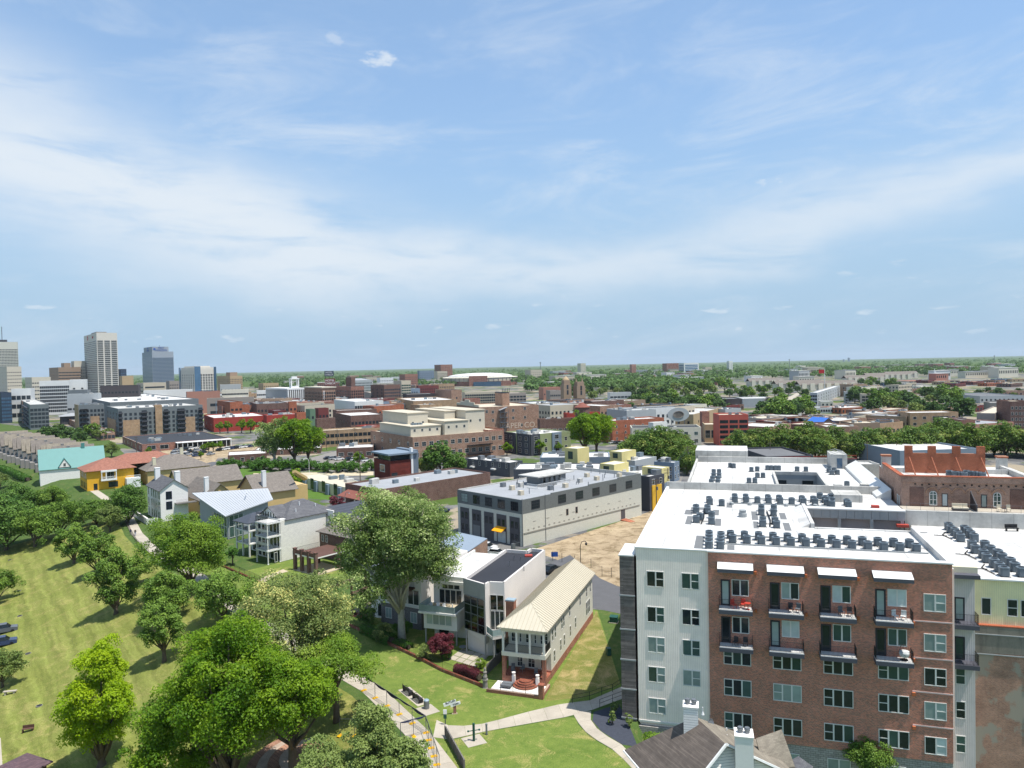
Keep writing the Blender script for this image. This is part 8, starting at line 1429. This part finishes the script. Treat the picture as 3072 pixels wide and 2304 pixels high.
tb = thing('litter_bin', 'grey metal litter bin beside the park benches', 'bin', (-11.1, 87.3, .035)); MB().lathe(0, 0, [(.30, 0), (.34, .06), (.34, .9), (.30, .95)], 16).build('body', M('steel'), tb); MB().lathe(0, 0, [(.33, .951), (.33, 1.0), (.2, 1.1), (.16, 1.1)], 16).build('lid', M('zinc'), tb)
pk = thing('park_sign', 'white angled park sign lettered BUTLER PARK on a red post', 'sign', gs(1150, 1080), R(12)); MB().prism([(-.34, -.12), (.34, -.12), (.28, .14), (-.28, .14)], 0, .1).build('footing', M('concrete_tan'), pk); MB().prism([(-.16, -.08), (.2, -.08), (.16, .1), (-.14, .1)], .1, 1.15).build('post', M('brick_red'), pk)
b1 = MB().box(-.95, .55, -.16, -.09, 1.3, 1.72).build('upper_board', M('sign_white'), pk); b1.rotation_euler = (0, R(-14), 0); sign_text('BUTLER', pk, (-.5, -.175, 1.56), 0, .34, M('iron'), ext=.008).rotation_euler = (R(90), R(-14), 0)
b2_ = MB().box(-.2, 1.0, -.15, -.08, .98, 1.34).build('lower_board', M('sign_white'), pk); b2_.rotation_euler = (0, R(-14), 0); sign_text('PARK', pk, (.16, -.165, 1.24), 0, .3, M('iron'), ext=.008).rotation_euler = (R(90), R(-14), 0)
dw = thing('waste_bag_station', 'green post with a small bag dispenser at the path bend', 'post', gs(1062, 1180), 0); MB().box(-.05, .05, -.05, .05, 0, 1.5).build('post', M('panel_dark'), dw); MB().box(-.18, .18, -.16, -.051, .75, 1.15).build('bin', plain('dark_green', (34, 78, 66), .5, .1), dw); MB().box(-.2, .2, -.12, -.051, 1.25, 1.75).build('sign_plate', M('sign_white'), dw)
ep = thing('exercise_post', 'dark green exercise post with two arms on a concrete pad', 'exercise post', gs(1333, 1335, .035), R(15)); MB().lathe(0, 0, [(.14, 0), (.14, 1.9), (.10, 1.96)], 12).build('post', M('dark_green'), ep); MB().tube([(-.62, 0, 1.15), (.62, 0, 1.15)], .05, 8).build('arm', M('dark_green'), ep)
for x in (-.62, .62): MB().lathe(x, 0, [(.1, 1.08), (.12, 1.15), (.1, 1.22)], 10).build('hand_wheel', M('dark_green'), ep)
bo = thing('bollard', 'short dark grey bollard beside the park path', 'bollard', gs(1453, 1275), 0); MB().lathe(0, 0, [(.11, 0), (.11, 1.05), (.13, 1.06), (.13, 1.2), (.07, 1.25)], 12).build('post', M('panel_grey'), bo); MB().lathe(0, 0, [(.16, .001), (.16, .04)], 12).build('base', M('iron'), bo)
# path railings by the dark gravel
for pts, lb in (([S5(1590, 545), S5(1765, 510), S5(1890, 465), S5(2000, 430), S5(2105, 365)], 'black iron handrail along the upper side of the path'), ([S5(1870, 590), S5(2000, 540), S5(2110, 500)], 'black iron handrail beside the dark gravel bed')):
    t = thing('handrail', lb, 'handrail'); pts = [G(*p, 0) for p in pts]
    for h in (1.0, .55): MB().tube([p+Vector((0, 0, h)) for p in pts], .025, 5).build('rail', M('iron'), t)
    for p in pts: MB().tube([p, p+Vector((0, 0, 1.02))], .03, 5).build('post', M('iron'), t)
# timber barrier beside the bluff walk
tbar = thing('timber_barrier', 'weathered timber barrier along the bluff walk at the bottom', 'barrier'); p, q = gs(1060, 1290), gs(1240, 1620)
for k in range(6): a, b = p.lerp(q, k/6), p.lerp(q, (k+.97)/6); n = Vector((.12, .04, 0)); [MB().prism([(a.x, a.y), (b.x, b.y), (b.x+n.x, b.y+n.y), (a.x+n.x, a.y+n.y)], .05+j*.28, .3+j*.28).build('board', M('wood_grey'), tbar) for j in range(4)]
for k in range(7): a = p.lerp(q, k/6); MB().box(a.x-.06, a.x+.02, a.y-.06, a.y+.06, 0, 1.2).build('post', M('wood_grey'), tbar)
# ---------------------------------------------------------------- temporary construction fence
plain('foot_yellow', (226, 176, 20), .6, .08); plain('scrim_navy', (38, 44, 78), .8, .15)
def fence_panel(a, b, label, scrim, seed):
    r = random.Random(seed); a, b = Vector(a), Vector(b); a.z = float(hz(a.x, a.y)); b.z = float(hz(b.x, b.y)); d = b-a; L = Vector((d.x, d.y)).length; t = thing('construction_fence_panel', label, 'fence panel', a, math.atan2(d.y, d.x), 'construction fence panels by the bluff walk'); sl = d.z/L; z = lambda x, h: sl*x+h
    for x in (.03, L-.03): MB().tube([(x, 0, z(x, .08)), (x, 0, z(x, 2.0))], .022, 5).build('upright', M('steel'), t)
    for h in (.15, 2.0): MB().tube([(.03, 0, z(.03, h)), (L-.03, 0, z(L-.03, h))], .02, 5).build('rail', M('steel'), t)
    mb = MB(); n = int(L/.22)
    for i in range(1, n): mb.tube([(L*i/n, 0, z(L*i/n, .16)), (L*i/n, 0, z(L*i/n, 1.99))], .005, 3, cap=False)
    for j in range(1, 6): mb.tube([(.04, 0, z(.04, .15+j*.31)), (L-.04, 0, z(L-.04, .15+j*.31))], .005, 3, cap=False)
    tag(mb.build('wire_mesh', M('steel'), t), kind='stuff')
    f = MB(); f.box(-.2, .2, -.35, .35, 0, .09).box(-.1, .1, -.2, .2, .09, .16); f.build('foot', M('foot_yellow'), t)
    if scrim:
        pts = []; m_ = 8; me = MB()
        for i in range(m_): 
            x0, x1 = L*i/m_, L*(i+1)/m_; s0 = scrim*(.25+.75*math.sin(math.pi*(i+.2)/m_)); s1 = scrim*(.25+.75*math.sin(math.pi*(i+1.2)/m_)); me.face([(x0, -.04, z(x0, 2.0)), (x1, -.04, z(x1, 2.0)), (x1, -.05, z(x1, 2.0-s1)), (x0, -.05, z(x0, 2.0-s0))])
        me.build('scrim', M('scrim_navy'), t)
K = gs(880, 1262); Pa = gs(290, 860); Pb = gs(1010, 1650); Pc = gs(640, 1330); Pd = gs(60, 1190)
ordn = ('first', 'second', 'third', 'fourth', 'fifth', 'sixth')
for i in range(5): fence_panel(Pa.lerp(K, i/5), Pa.lerp(K, (i+1)/5), f'wire construction fence panel with yellow foot, {ordn[i]} along the bench side of the walk', .22+.1*(i % 3), i)
for i in range(5): fence_panel(K.lerp(Pb, i/5), K.lerp(Pb, (i+1)/5), f'wire construction fence panel with navy scrim, {ordn[i]} along the lower walk', .25 if i < 2 else .12, 10+i)
for i in range(2): fence_panel(Pc.lerp(K, i/2), Pc.lerp(K, (i+1)/2), f'construction fence panel turning from the corner towards the trees, {ordn[i]}', .2, 20+i)
for i in range(4): fence_panel(Pd.lerp(Pc, i/4), Pd.lerp(Pc, (i+1)/4), f'grey construction fence panel under the maples, {ordn[i]} from the left', 0, 30+i)
# brick seating terrace under the maples
bt = thing_struct('brick_terrace', 'shaded brick terrace steps under the maples'); c0 = T(960, 2265)
for k in range(5): MB().lathe(c0.x, c0.y, [(8.0-k*1.2, c0.z-.8+k*.22), (8.0-k*1.2, c0.z-.6+k*.22)], 28).build('step', M('brick_brown'), bt)
# ---------------------------------------------------------------- garden walls and iron fences
def iron_fence(name, label, pts, h=1.1, base=None, gap=.16, cat='fence', wallm='brick_house', bh=.4):
    t = thing(name, label, cat); pts = [Vector(p) for p in pts]; z = bh if base else 0
    for a, b in zip(pts[:-1], pts[1:]):
        if base: d = (b-a).normalized(); n = Vector((-d.y, d.x, 0))*.13; MB().prism([(a-n).xy, (b-n).xy, (b+n).xy, (a+n).xy], -.3, bh).build('brick_base', M(wallm), t)
        tag(rail_mesh(MB(), [a+Vector((0, 0, z)), b+Vector((0, 0, z))], h, gap, .011, .018, 0, 2.4).build('pickets', M('iron'), t), kind='stuff')
    return t
R1_ = lambda x, y: G(400+x/3.16, 1300+y/3.16, 0)
R4_ = lambda x, y: G(950+x/2.458, 1600+y/2.458, 0)
iron_fence('garden_fence', 'iron fence on a low brick wall along the gardens by the lawn', [R4_(170, 650), R4_(340, 730), R4_(760, 930), R4_(930, 1020), R4_(1235, 1140)], 1.0, True)
iron_fence('yard_fence', 'iron fence on a brick footing before the stacked-porch house', [R1_(835, 1260), R1_(1150, 1400), R1_(1300, 1475)], 1.1, True)
iron_fence('yard_fence', 'iron fence on a brown brick wall right of the pillared deck', [R1_(1500, 1590), R1_(1690, 1525), R1_(2100, 1395)], 1.2, True, bh=.6, wallm='brick_dark')
iron_fence('yard_fence', 'black iron fence between the deck yard and the porch house', [R1_(1900, 1680), R1_(2080, 1600)], 1.3)
iron_fence('bluff_fence', 'pale picket railing along the outer edge of the bluff walk', [T(366, 1545), T(385, 1585), T(410, 1630), T(440, 1660), T(472, 1690)], 1.1, gap=.4)
yl_ = thing_struct('deck_yard', 'mown yard behind the iron fence'); MB().face([R1_(1000, 1320), R1_(1300, 1470), R1_(1690, 1520), R1_(2080, 1390), R1_(1900, 1200), R1_(1500, 1200)]).build('lawn', M('grass_park'), yl_).location.z = .03
slab_path('yard_walk', 'curving pale walk across the deck yard', [(R1_(1170, 1400).x, R1_(1170, 1400).y), (R1_(1290, 1340).x, R1_(1290, 1340).y), (R1_(1420, 1290).x, R1_(1420, 1290).y)], [(R1_(1230, 1420).x, R1_(1230, 1420).y), (R1_(1360, 1340).x, R1_(1360, 1340).y), (R1_(1470, 1310).x, R1_(1470, 1310).y)], 1.4, M('concrete_tan'), .05)
pt_ = thing_struct('stone_patio', 'large stone pavers of the glass house patio'); o_ = gs(1090, 560); ux, uy = (gs(1350, 640)-o_), (gs(1180, 490)-o_)
for i in range(4):
    for j in range(3): a = o_+ux*(i/4+.015)+uy*(j/3*1.5+.015); q = [a, a+ux*.225, a+ux*.225+uy*.45, a+uy*.45]; MB().prism([(p.x, p.y) for p in q], -.05, .05).build('paver', M('concrete'), pt_)
gt = thing('wooden_fence', 'grey wooden fence between the patio and the cream house', 'fence'); a, b = gs(1450, 710), gs(1590, 580)
for k in range(12): p = a.lerp(b, k/12); q = a.lerp(b, (k+.94)/12); MB().prism([(p.x, p.y), (q.x, q.y), (q.x+.06, q.y+.04), (p.x+.06, p.y+.04)], 0, 1.4).build('board', M('wood_grey'), gt)
st = thing('stone_statue', 'grey stone statue on a pedestal at the garden corner', 'statue', gs(1440, 830), R(20)); MB().lathe(0, 0, [(.42, 0), (.34, .12), (.3, .9), (.4, .98), (.4, 1.1)], 10).build('pedestal', M('concrete_dark'), st); MB().lathe(0, 0, [(.25, 1.101), (.3, 1.4), (.2, 1.75), (.26, 2.0), (.12, 2.2), (.16, 2.4), (.1, 2.55)], 9).build('figure', M('concrete_dark'), st)
yd = thing('yard_sign', 'small purple and white yard sign on the garden wall', 'sign', gs(430, 395), R(10)); MB().box(-.4, .4, -.02, .02, .45, 1.15).build('panel', plain('sign_purple', (150, 120, 150), .6, .1), yd); [MB().box(x-.015, x+.015, -.015, .015, 0, .449).build('stake', M('steel'), yd) for x in (-.35, .35)]
for i, (x, y, lb) in enumerate(((1340, 470, 'white patio lounge table under the glass house'), (1230, 480, 'grey patio table by the purple maple'))): o = make_table(M('chair_white' if i == 0 else 'chair_grey'), .6, .6); o.location = gs(x, y); tag(o, lb, 'table')
for i, (x, y) in enumerate(((195, 150), (165, 130), (240, 165))): o = make_chair(M('chair_dark')); o.location = gs(x, y, .0); o.rotation_euler = (0, 0, i*2.0); tag(o, ('dark patio chair at the porch terrace table, left', 'dark patio chair at the porch terrace table, rear', 'dark patio chair at the porch terrace table, right')[i], 'chair')
o = make_table(M('chair_dark'), .7, .7); o.location = gs(205, 140); tag(o, 'round dark patio table below the porch house', 'table')
# ---------------------------------------------------------------- people on the bluff walk
def person(label, loc, rz, shirt, trousers):
    t = thing('person', label, 'person', loc, rz); rs = Vector
    me = bpy.data.meshes.new('body'); V = [(0, 0, .95), (0, 0, 1.2), (0, 0, 1.42), (0, 0, 1.53), (0, .02, 1.66), (-.1, 0, .9), (-.11, .06, .5), (-.11, .0, .08), (-.11, .12, .05), (.1, 0, .9), (.11, -.1, .5), (.11, -.16, .1), (.11, -.06, .05), (-.2, 0, 1.38), (-.27, -.05, 1.1), (-.25, .08, .88), (.2, 0, 1.38), (.27, .05, 1.1), (.25, .12, .9)]
    E = [(0, 1), (1, 2), (2, 3), (3, 4), (0, 5), (5, 6), (6, 7), (7, 8), (0, 9), (9, 10), (10, 11), (11, 12), (2, 13), (13, 14), (14, 15), (2, 16), (16, 17), (17, 18)]
    rad = [.15, .15, .14, .06, .105, .1, .075, .05, .045, .1, .075, .05, .045, .065, .05, .04, .065, .05, .04]
    me.from_pydata(V, E, []); o = inst('body', me, t); md = o.modifiers.new('skin', 'SKIN'); o.modifiers.new('sub', 'SUBSURF').levels = 1; o.modifiers['sub'].render_levels = 1
    sv = me.skin_vertices[0].data if me.skin_vertices else None
    if sv is None:
        bpy.context.view_layer.objects.active = o; o.select_set(True); bpy.ops.mesh.customdata_skin_add(); sv = me.skin_vertices[0].data
    for i, r_ in enumerate(rad): sv[i].radius = (r_, r_*.85)
    sv[0].use_root = True
    gq = NG('cloth_'+shirt, .8, .2); x, y, z = gq.xyz(); c = gq.mix(gq.mr(z, .92, .94), lin(TR[trousers]), lin(TR[shirt])); c = gq.mix(gq.mr(z, 1.5, 1.52), c, lin((176, 130, 104))); c = gq.mix(gq.mr(z, 1.70, 1.72), c, lin((40, 32, 28))); gq.col(c); me.materials.append(gq.mat)
TR = dict(navy=(50, 58, 84), black=(32, 32, 36), blue=(70, 96, 140), grey=(96, 96, 100))
person('person in a dark top walking on the bluff walk, left of two', T(392, 1606), R(40), 'navy', 'grey'); person('person in black walking on the bluff walk, right of two', T(406, 1608), R(30), 'black', 'blue')
# ---------------------------------------------------------------- vehicles
glassm('car_glass', (28, 34, 38), .05, .6); plain('tyre', (26, 26, 28), .85, .1)
CARC = dict(white=(214, 214, 212), black=(30, 32, 36), silver=(150, 154, 158), grey=(86, 90, 96), navy=(40, 54, 88), red=(140, 36, 34))
for k_, c_ in CARC.items(): plain('car_'+k_, c_, .25, .03, spec=.6)
CARM = {}
def car_mesh(col, suv=0):
    key = (col, suv)
    if key in CARM: return CARM[key]
    h = .25*suv; prof = [(-2.2, .32), (-2.25, .62), (-2.15, .88+h*.4), (-1.2, .95+h*.4), (1.35, .95+h*.4), (2.15, .86+h*.4), (2.25, .6), (2.2, .32)]
    def ext(pr, w0, w1):
        mb = MB(); k = len(pr); n = len(mb.v); mb.v += [(x, -w0 if z < .95 else -w1, z) for x, z in pr]+[(x, w0 if z < .95 else w1, z) for x, z in pr]
        for i in range(k): j = (i+1) % k; mb.f.append((i, i+k, j+k, j)); mb.m.append(0)
        mb.f.append(tuple(range(k))); mb.m.append(0); mb.f.append(tuple(range(2*k-1, k-1, -1))); mb.m.append(0); return mb
    body = ext(prof, .9, .84).mesh('body', M('car_'+col)); cab = MB(); zb, zt = .94+h*.4, 1.42+h; xb = (-1.75-.3*suv, 1.1); xt = (-1.1-.75*suv, .45)
    lo = [(xb[0], -.8, zb), (xb[1], -.8, zb), (xb[1], .8, zb), (xb[0], .8, zb)]; hi = [(xt[0], -.66, zt), (xt[1], -.66, zt), (xt[1], .66, zt), (xt[0], .66, zt)]
    cab.v = lo+hi; cab.f = [(0, 1, 5, 4), (1, 2, 6, 5), (2, 3, 7, 6), (3, 0, 4, 7), (4, 5, 6, 7)]; cab.m = [0]*5; gl_ = cab.mesh('windows', M('car_glass')); rf_ = MB().box(xt[0]-.05, xt[1]+.05, -.68, .68, zt, zt+.05).mesh('roof', M('car_'+col))
    wh_ = MB(); wh_.tube([(0, -.12, 0), (0, .12, 0)], .33, 10); CARM[key] = (body, gl_, rf_, wh_.mesh('wheel', M('tyre'))); return CARM[key]
def car(label, loc, rz, col='white', suv=0, group=None):
    t = thing('parked_car', label, 'car', loc, rz, group); b, g_, r_, w_ = car_mesh(col, suv); inst('body', b, t); inst('windows', g_, t); inst('roof', r_, t)
    for x in (-1.35, 1.4):
        for y in (-.82, .82): inst('wheel', w_, t, (x, y, .33))
rc = random.Random(9)
car('black car parked behind the dark glass house', G(1655, 1716, 0), R(50), 'black'); car('white car parked beside the blue-roofed garage, front', G(1490, 1666, 0), R(-25), 'white'); car('white car parked beside the blue-roofed garage, rear', G(1462, 1650, 0), R(-25), 'white', 1); car('dark blue car at the corner of the grey warehouse', G(1326, 1538, 0), R(42), 'navy')
car('white van standing by the green yard fence', G(945, 1395, 0), R(10), 'white', 1); car('white car seen through the yard shrubs', G(1038, 1413, 0), R(10), 'white')
car('dark car parked at the left edge of the lawn, upper', T(12, 1898), R(30), 'grey', 1); car('dark car parked at the left edge of the lawn, lower', T(8, 1937), R(30), 'navy', 1)
for i in range(15):
    col = rc.choice(('white', 'black', 'grey', 'silver', 'black', 'navy')); r_, k_ = i//5, i % 5; px, py = 520+k_*22+r_*5, 1372-k_*3-r_*9; p = G(px, py, 0); car(f'{col} parked car in the sandy lot, {("front", "middle", "rear")[r_]} row, {("first", "second", "third", "fourth", "fifth")[k_]} from the left', p, R(rc.choice((60, 240))), col, rc.random() < .4)
car('dark car alone at the front of the sandy lot', G(590, 1370, 0), R(30), 'navy'); car('silver car at the right rim of the sandy lot', G(632, 1365, 0), R(70), 'silver')
for i in range(8): col = rc.choice(('white', 'black', 'grey', 'silver', 'navy')); car(f'{col} car under the canopy trees, {("first", "second", "third", "fourth", "fifth", "sixth", "seventh", "eighth")[i]} from the left', G(660+i*13, 1352-i*1.5, 0), R(60), col, rc.random() < .4)
for i in range(7): col = rc.choice(('white', 'black', 'grey', 'silver')); car(f'{col} car in the loading yard, {("first", "second", "third", "fourth", "fifth", "sixth", "seventh")[i]} from the left', G(985+i*16+(18 if i > 2 else 0), 1378+i*1.2, 0), R(35), col, rc.random() < .4)
for i in range(12): car(f'small parked car on the lots beyond the park trees, {ordw(i)} from the left', G(1975+i*6, 1205+rc.uniform(-2, 2), 0), R(80), rc.choice(('white', 'black', 'grey', 'silver')), 0, 'cars on the lot beyond the park trees')
for i in range(14): car(f'small parked car along the apartment street on the right, {ordw(i)} from the near end', G(2520+i*4.5, 1220-i*2.4, 0), R(60), rc.choice(('white', 'black', 'grey', 'silver')), 0, 'cars along the apartment street')
for i in range(5): car(f'small car parked below the red brick building, {ordw(i)} from the left', G(1840+i*9, 1331, 0), R(20), rc.choice(('black', 'grey', 'white')), 0, 'cars below the red brick building')
# ---------------------------------------------------------------- poles, lamps and wires
def power_pole(px, py, h, label, arms=2, rz=.3):
    p = G(px, py, 0); t = thing('power_pole', label, 'pole', p, rz); MB().tube([(0, 0, -.3), (0, 0, h)], [.17, .11], 7).build('pole', M('wood_pole'), t)
    for k in range(arms): MB().box(-1.2, 1.2, -.06, .06, h-.6-k*.9, h-.45-k*.9).build('crossarm', M('wood_pole'), t)
    MB().lathe(.35, 0, [(.22, h-3.2), (.22, h-2.3)], 8).build('transformer', M('steel'), t) if arms > 1 else None
    return p+Vector((0, 0, h-.3))
pp = {}
for i, (px, py, h, lb) in enumerate(((1648, 1360, 9, 'wooden power pole before the grey-green flats'), (1787, 1366, 9.5, 'wooden power pole in front of the big round tree'), (1875, 1353, 9, 'wooden power pole at the red brick building'), (2035, 1385, 9, 'wooden power pole above the pale blue-grey block'), (2064, 1424, 10.5, 'tall wooden power pole at the head of the alley'), (2087, 1392, 10, 'wooden power pole right of the thicket'), (1970, 1540, 9.5, 'power pole with transformers by the yellow wall'), (2005, 1500, 9.5, 'power pole in the alley beside the charcoal block'), (2311, 1395, 9, 'power pole before the sumac hedge, left'), (2602, 1395, 9, 'power pole before the sumac hedge, centre'), (2690, 1390, 8, 'power pole before the sumac hedge, right'), (1081, 1445, 12, 'wooden power pole left of the rust-red house'), (410, 1370, 10, 'power pole left of the brick restaurant'), (545, 1385, 9, 'power pole in front of the sandy lot'), (980, 1350, 10, 'power pole before the tan warehouse, left'), (1013, 1345, 10, 'power pole before the tan warehouse, middle'), (1066, 1340, 10, 'power pole before the tan warehouse, right'), (1368, 1410, 9, 'thin pole beside the condominium'))): pp[px] = power_pole(px, py, h, lb, 2 if h > 9 else 1, RNG.uniform(-.5, .5))
def wire(a, b, n, label, sag=.8):
    t = thing('power_line', label, 'wire')
    for k in range(n):
        o = Vector((0, 0, -.45*k)); pts = [a.lerp(b, i/8)+o-Vector((0, 0, sag*4*(i/8)*(1-i/8))) for i in range(9)]; MB().tube(pts, .025, 3).build('cable', M('iron'), t)
wire(pp[1648], pp[1787], 3, 'overhead wires left of the big round tree'); wire(pp[1787], pp[1875], 3, 'overhead wires right of the big round tree'); wire(pp[2064], pp[2087], 2, 'overhead wires by the alley head'); wire(pp[1970], pp[2005], 3, 'overhead wires above the yellow wall'); wire(pp[2005], pp[2064], 3, 'overhead wires along the alley'); wire(pp[2311], pp[2602], 2, 'overhead wires before the sumac hedge, left span', 1.2); wire(pp[2690], pp[2690]+Vector((60, -6, 0)), 2, 'overhead wires before the sumac hedge, right span'); wire(pp[980], pp[1066], 2, 'overhead wires before the tan warehouse')
def lamp(px, py, h, label, m='iron', arm=1.0, rz=0, lantern=False):
    t = thing('street_lamp', label, 'street lamp', G(px, py, 0), rz); MB().tube([(0, 0, 0), (0, 0, h*.8), (arm*.25, 0, h*.97), (arm*.7, 0, h), (arm, 0, h*.96)], .07, 6).build('pole', M(m), t); MB().lathe(arm, 0, [(.05, h*.96-.05), (.28, h*.96-.35), (.16, h*.96-.7), (.03, h*.96-.75)] if lantern else [(.12, h*.95), (.22, h*.95-.12), (.2, h*.95-.2)], 8).build('lantern', M(m), t)
lamp(1742, 1690, 4.6, 'black gooseneck street lamp at the edge of the dirt lot', 'iron', 1.2, 0, True); lamp(1036, 1545, 6.5, 'grey gooseneck street lamp behind the bluff houses', 'steel', 1.2, 0); lamp(928, 1424, 6.5, 'white gooseneck street lamp by the green yard', 'white_paint', -2.0, 0); lamp(2555, 1262, 8, 'street lamp on the avenue at the right', 'steel', 2, 0)
# chain-link fence round the dirt lot, with its sign
R3_ = lambda x, y: G(1300+x/3.16, 1400+y/3.16, 0)
cl = thing('chain_link_fence', 'sagging chain-link fence along the dirt lot and street', 'fence'); pts = [R3_(1130, 890), R3_(1220, 905), R3_(1340, 930), R3_(1495, 960), R3_(1600, 1035), R3_(1690, 1050), R3_(1775, 1070)]; mb = MB()
for a, b in zip(pts[:-1], pts[1:]):
    L = (b-a).length
    for k in range(int(L/.35)): p = a.lerp(b, k*.35/L); mb.tube([p+Vector((0, 0, .05)), p+Vector((0, 0, 1.7))], .006, 3, cap=False)
    for h in (.3, .75, 1.2, 1.7): mb.tube([a+Vector((0, 0, h)), b+Vector((0, 0, h))], .008, 3, cap=False)
tag(mb.build('wire', M('steel'), cl), kind='stuff')
for p in pts: MB().tube([p, p+Vector((0, 0, 1.9))], .045, 5).build('post', M('iron'), cl)
MB().box(-.7, .7, -.03, .03, .7, 1.7).build('blue_sign', M('sign_blue'), cl).location = R3_(1150, 885)
gb = thing('transformer_box', 'dark green utility box on the worn grass strip', 'utility box', R3_(1712, 1475), R(-19)); MB().box(-.6, .6, -.5, .5, .08, .9).build('cabinet', M('dark_green'), gb); MB().box(-.7, .7, -.6, .6, 0, .079).build('plinth', M('concrete'), gb); MB().prism([(-.64, -.54), (.64, -.54), (.64, .54), (-.64, .54)], .9, [.95, .95, 1.02, 1.02]).build('lid', M('dark_green'), gb)
ub = thing('wheelie_bin', 'small green wheeled bin in the shadow of the apartment building', 'bin', G(1826, 1966, 0), R(15)); MB().prism([(-.28, -.3), (.28, -.3), (.28, .3), (-.28, .3)], .05, 1.0).build('body', M('dark_green'), ub); MB().box(-.3, .3, -.33, .33, 1.001, 1.07).build('lid', M('dark_green'), ub)
# utility frame at the warehouse corner
ut = thing('utility_frame', 'grey utility meters and fence at the warehouse corner', 'utility frame', G(1555, 1650, 0), a if not isinstance(a, Vector) else R(42)); rail_mesh(MB(), [(-2.2, -.5), (0, -.5), (0, 1.8)], 1.8, .3, .02, .03).build('cage', M('steel'), ut); MB().box(-1.4, -.6, .3, .9, 0, 1.5).build('meter_box', M('steel'), ut)
# ---------------------------------------------------------------- small things on the lower lawn
sb_ = thing('stone_bench', 'pale stone block bench on the lower left lawn', 'bench', T(30, 2082), R(12)); MB().box(-.9, .9, -.25, .25, .38, .5).build('seat', M('concrete'), sb_); [MB().box(x-.12, x+.12, -.2, .2, -.1, .379).build('leg', M('concrete'), sb_) for x in (-.6, .6)]
wb = thing('wooden_bench', 'small brown bench on the lower left lawn', 'bench', T(84, 2195), R(15)); MB().box(-.7, .7, -.22, .22, .4, .46).build('seat', M('deck_brown'), wb); [MB().box(x-.05, x+.05, -.18, .18, -.15, .399).build('leg', M('deck_brown'), wb) for x in (-.6, .6)]; MB().box(-.7, .7, .22, .27, .46, .85).build('backrest', M('deck_brown'), wb)
ko = thing('shingled_kiosk', 'corner of a small purple-brown shingled kiosk roof at the bottom left', 'kiosk', T(92, 2330)+Vector((0, -2, 0)), R(-25)); MB().box(-2, 2, -2, 2, -1, 2.2).build('wall', M('deck_brown'), ko); hip_mesh(-2, 2, -2, 2, 2.3, 1.0, .5).build('roof', shingles('sh_plum', (104, 84, 88), (90, 74, 80)), ko)
for i, (px, py) in enumerate(((30, 1680), (57, 1773), (60, 1848), (118, 2118), (85, 1961))): p = T(px, py); c = thing('drain_cover', f'small dark round drain cover on the bluff lawn, {ordn[i]} from the top', 'drain cover', p); MB().lathe(0, 0, [(.45, -.2), (.45, .09)], 12).build('rim', M('concrete_dark'), c); MB().lathe(0, 0, [(.36, .091), (.36, .11)], 12).build('grate', M('iron'), c)
lp = thing_struct('river_path', 'pale path along the lower edge of the lawn'); q0, q1, q2 = T(2, 2215), T(8, 2304), T(16, 2420)
for a_, b_ in ((q0, q1), (q1, q2)): n = Vector((-2.0, -.3, 0)); MB().prism([(a_.x, a_.y), (b_.x, b_.y), (b_.x+n.x, b_.y+n.y), (a_.x+n.x, a_.y+n.y)], [a_.z-.5, b_.z-.5, b_.z-1, a_.z-1], [a_.z+.08, b_.z+.08, b_.z+.05, a_.z+.05]).build('slab', M('concrete'), lp)
# ---------------------------------------------------------------- the air between here and the horizon
def haze_box():
    m = bpy.data.materials.new('haze'); m.use_nodes = True; nt = m.node_tree; nt.nodes.clear(); o = nt.nodes.new('ShaderNodeOutputMaterial'); v = nt.nodes.new('ShaderNodeVolumePrincipled')
    v.inputs['Color'].default_value = (.80, .90, 1.0, 1); v.inputs['Density'].default_value = 3.4e-5; v.inputs['Anisotropy'].default_value = 0.1; nt.links.new(v.outputs[0], o.inputs['Volume'])
    b = MB().box(-16500, 16500, -3200, 20200, -22, 172).build('haze', m); tag(b, 'thin bluish air over the city and the woods', kind='stuff')
haze_box()
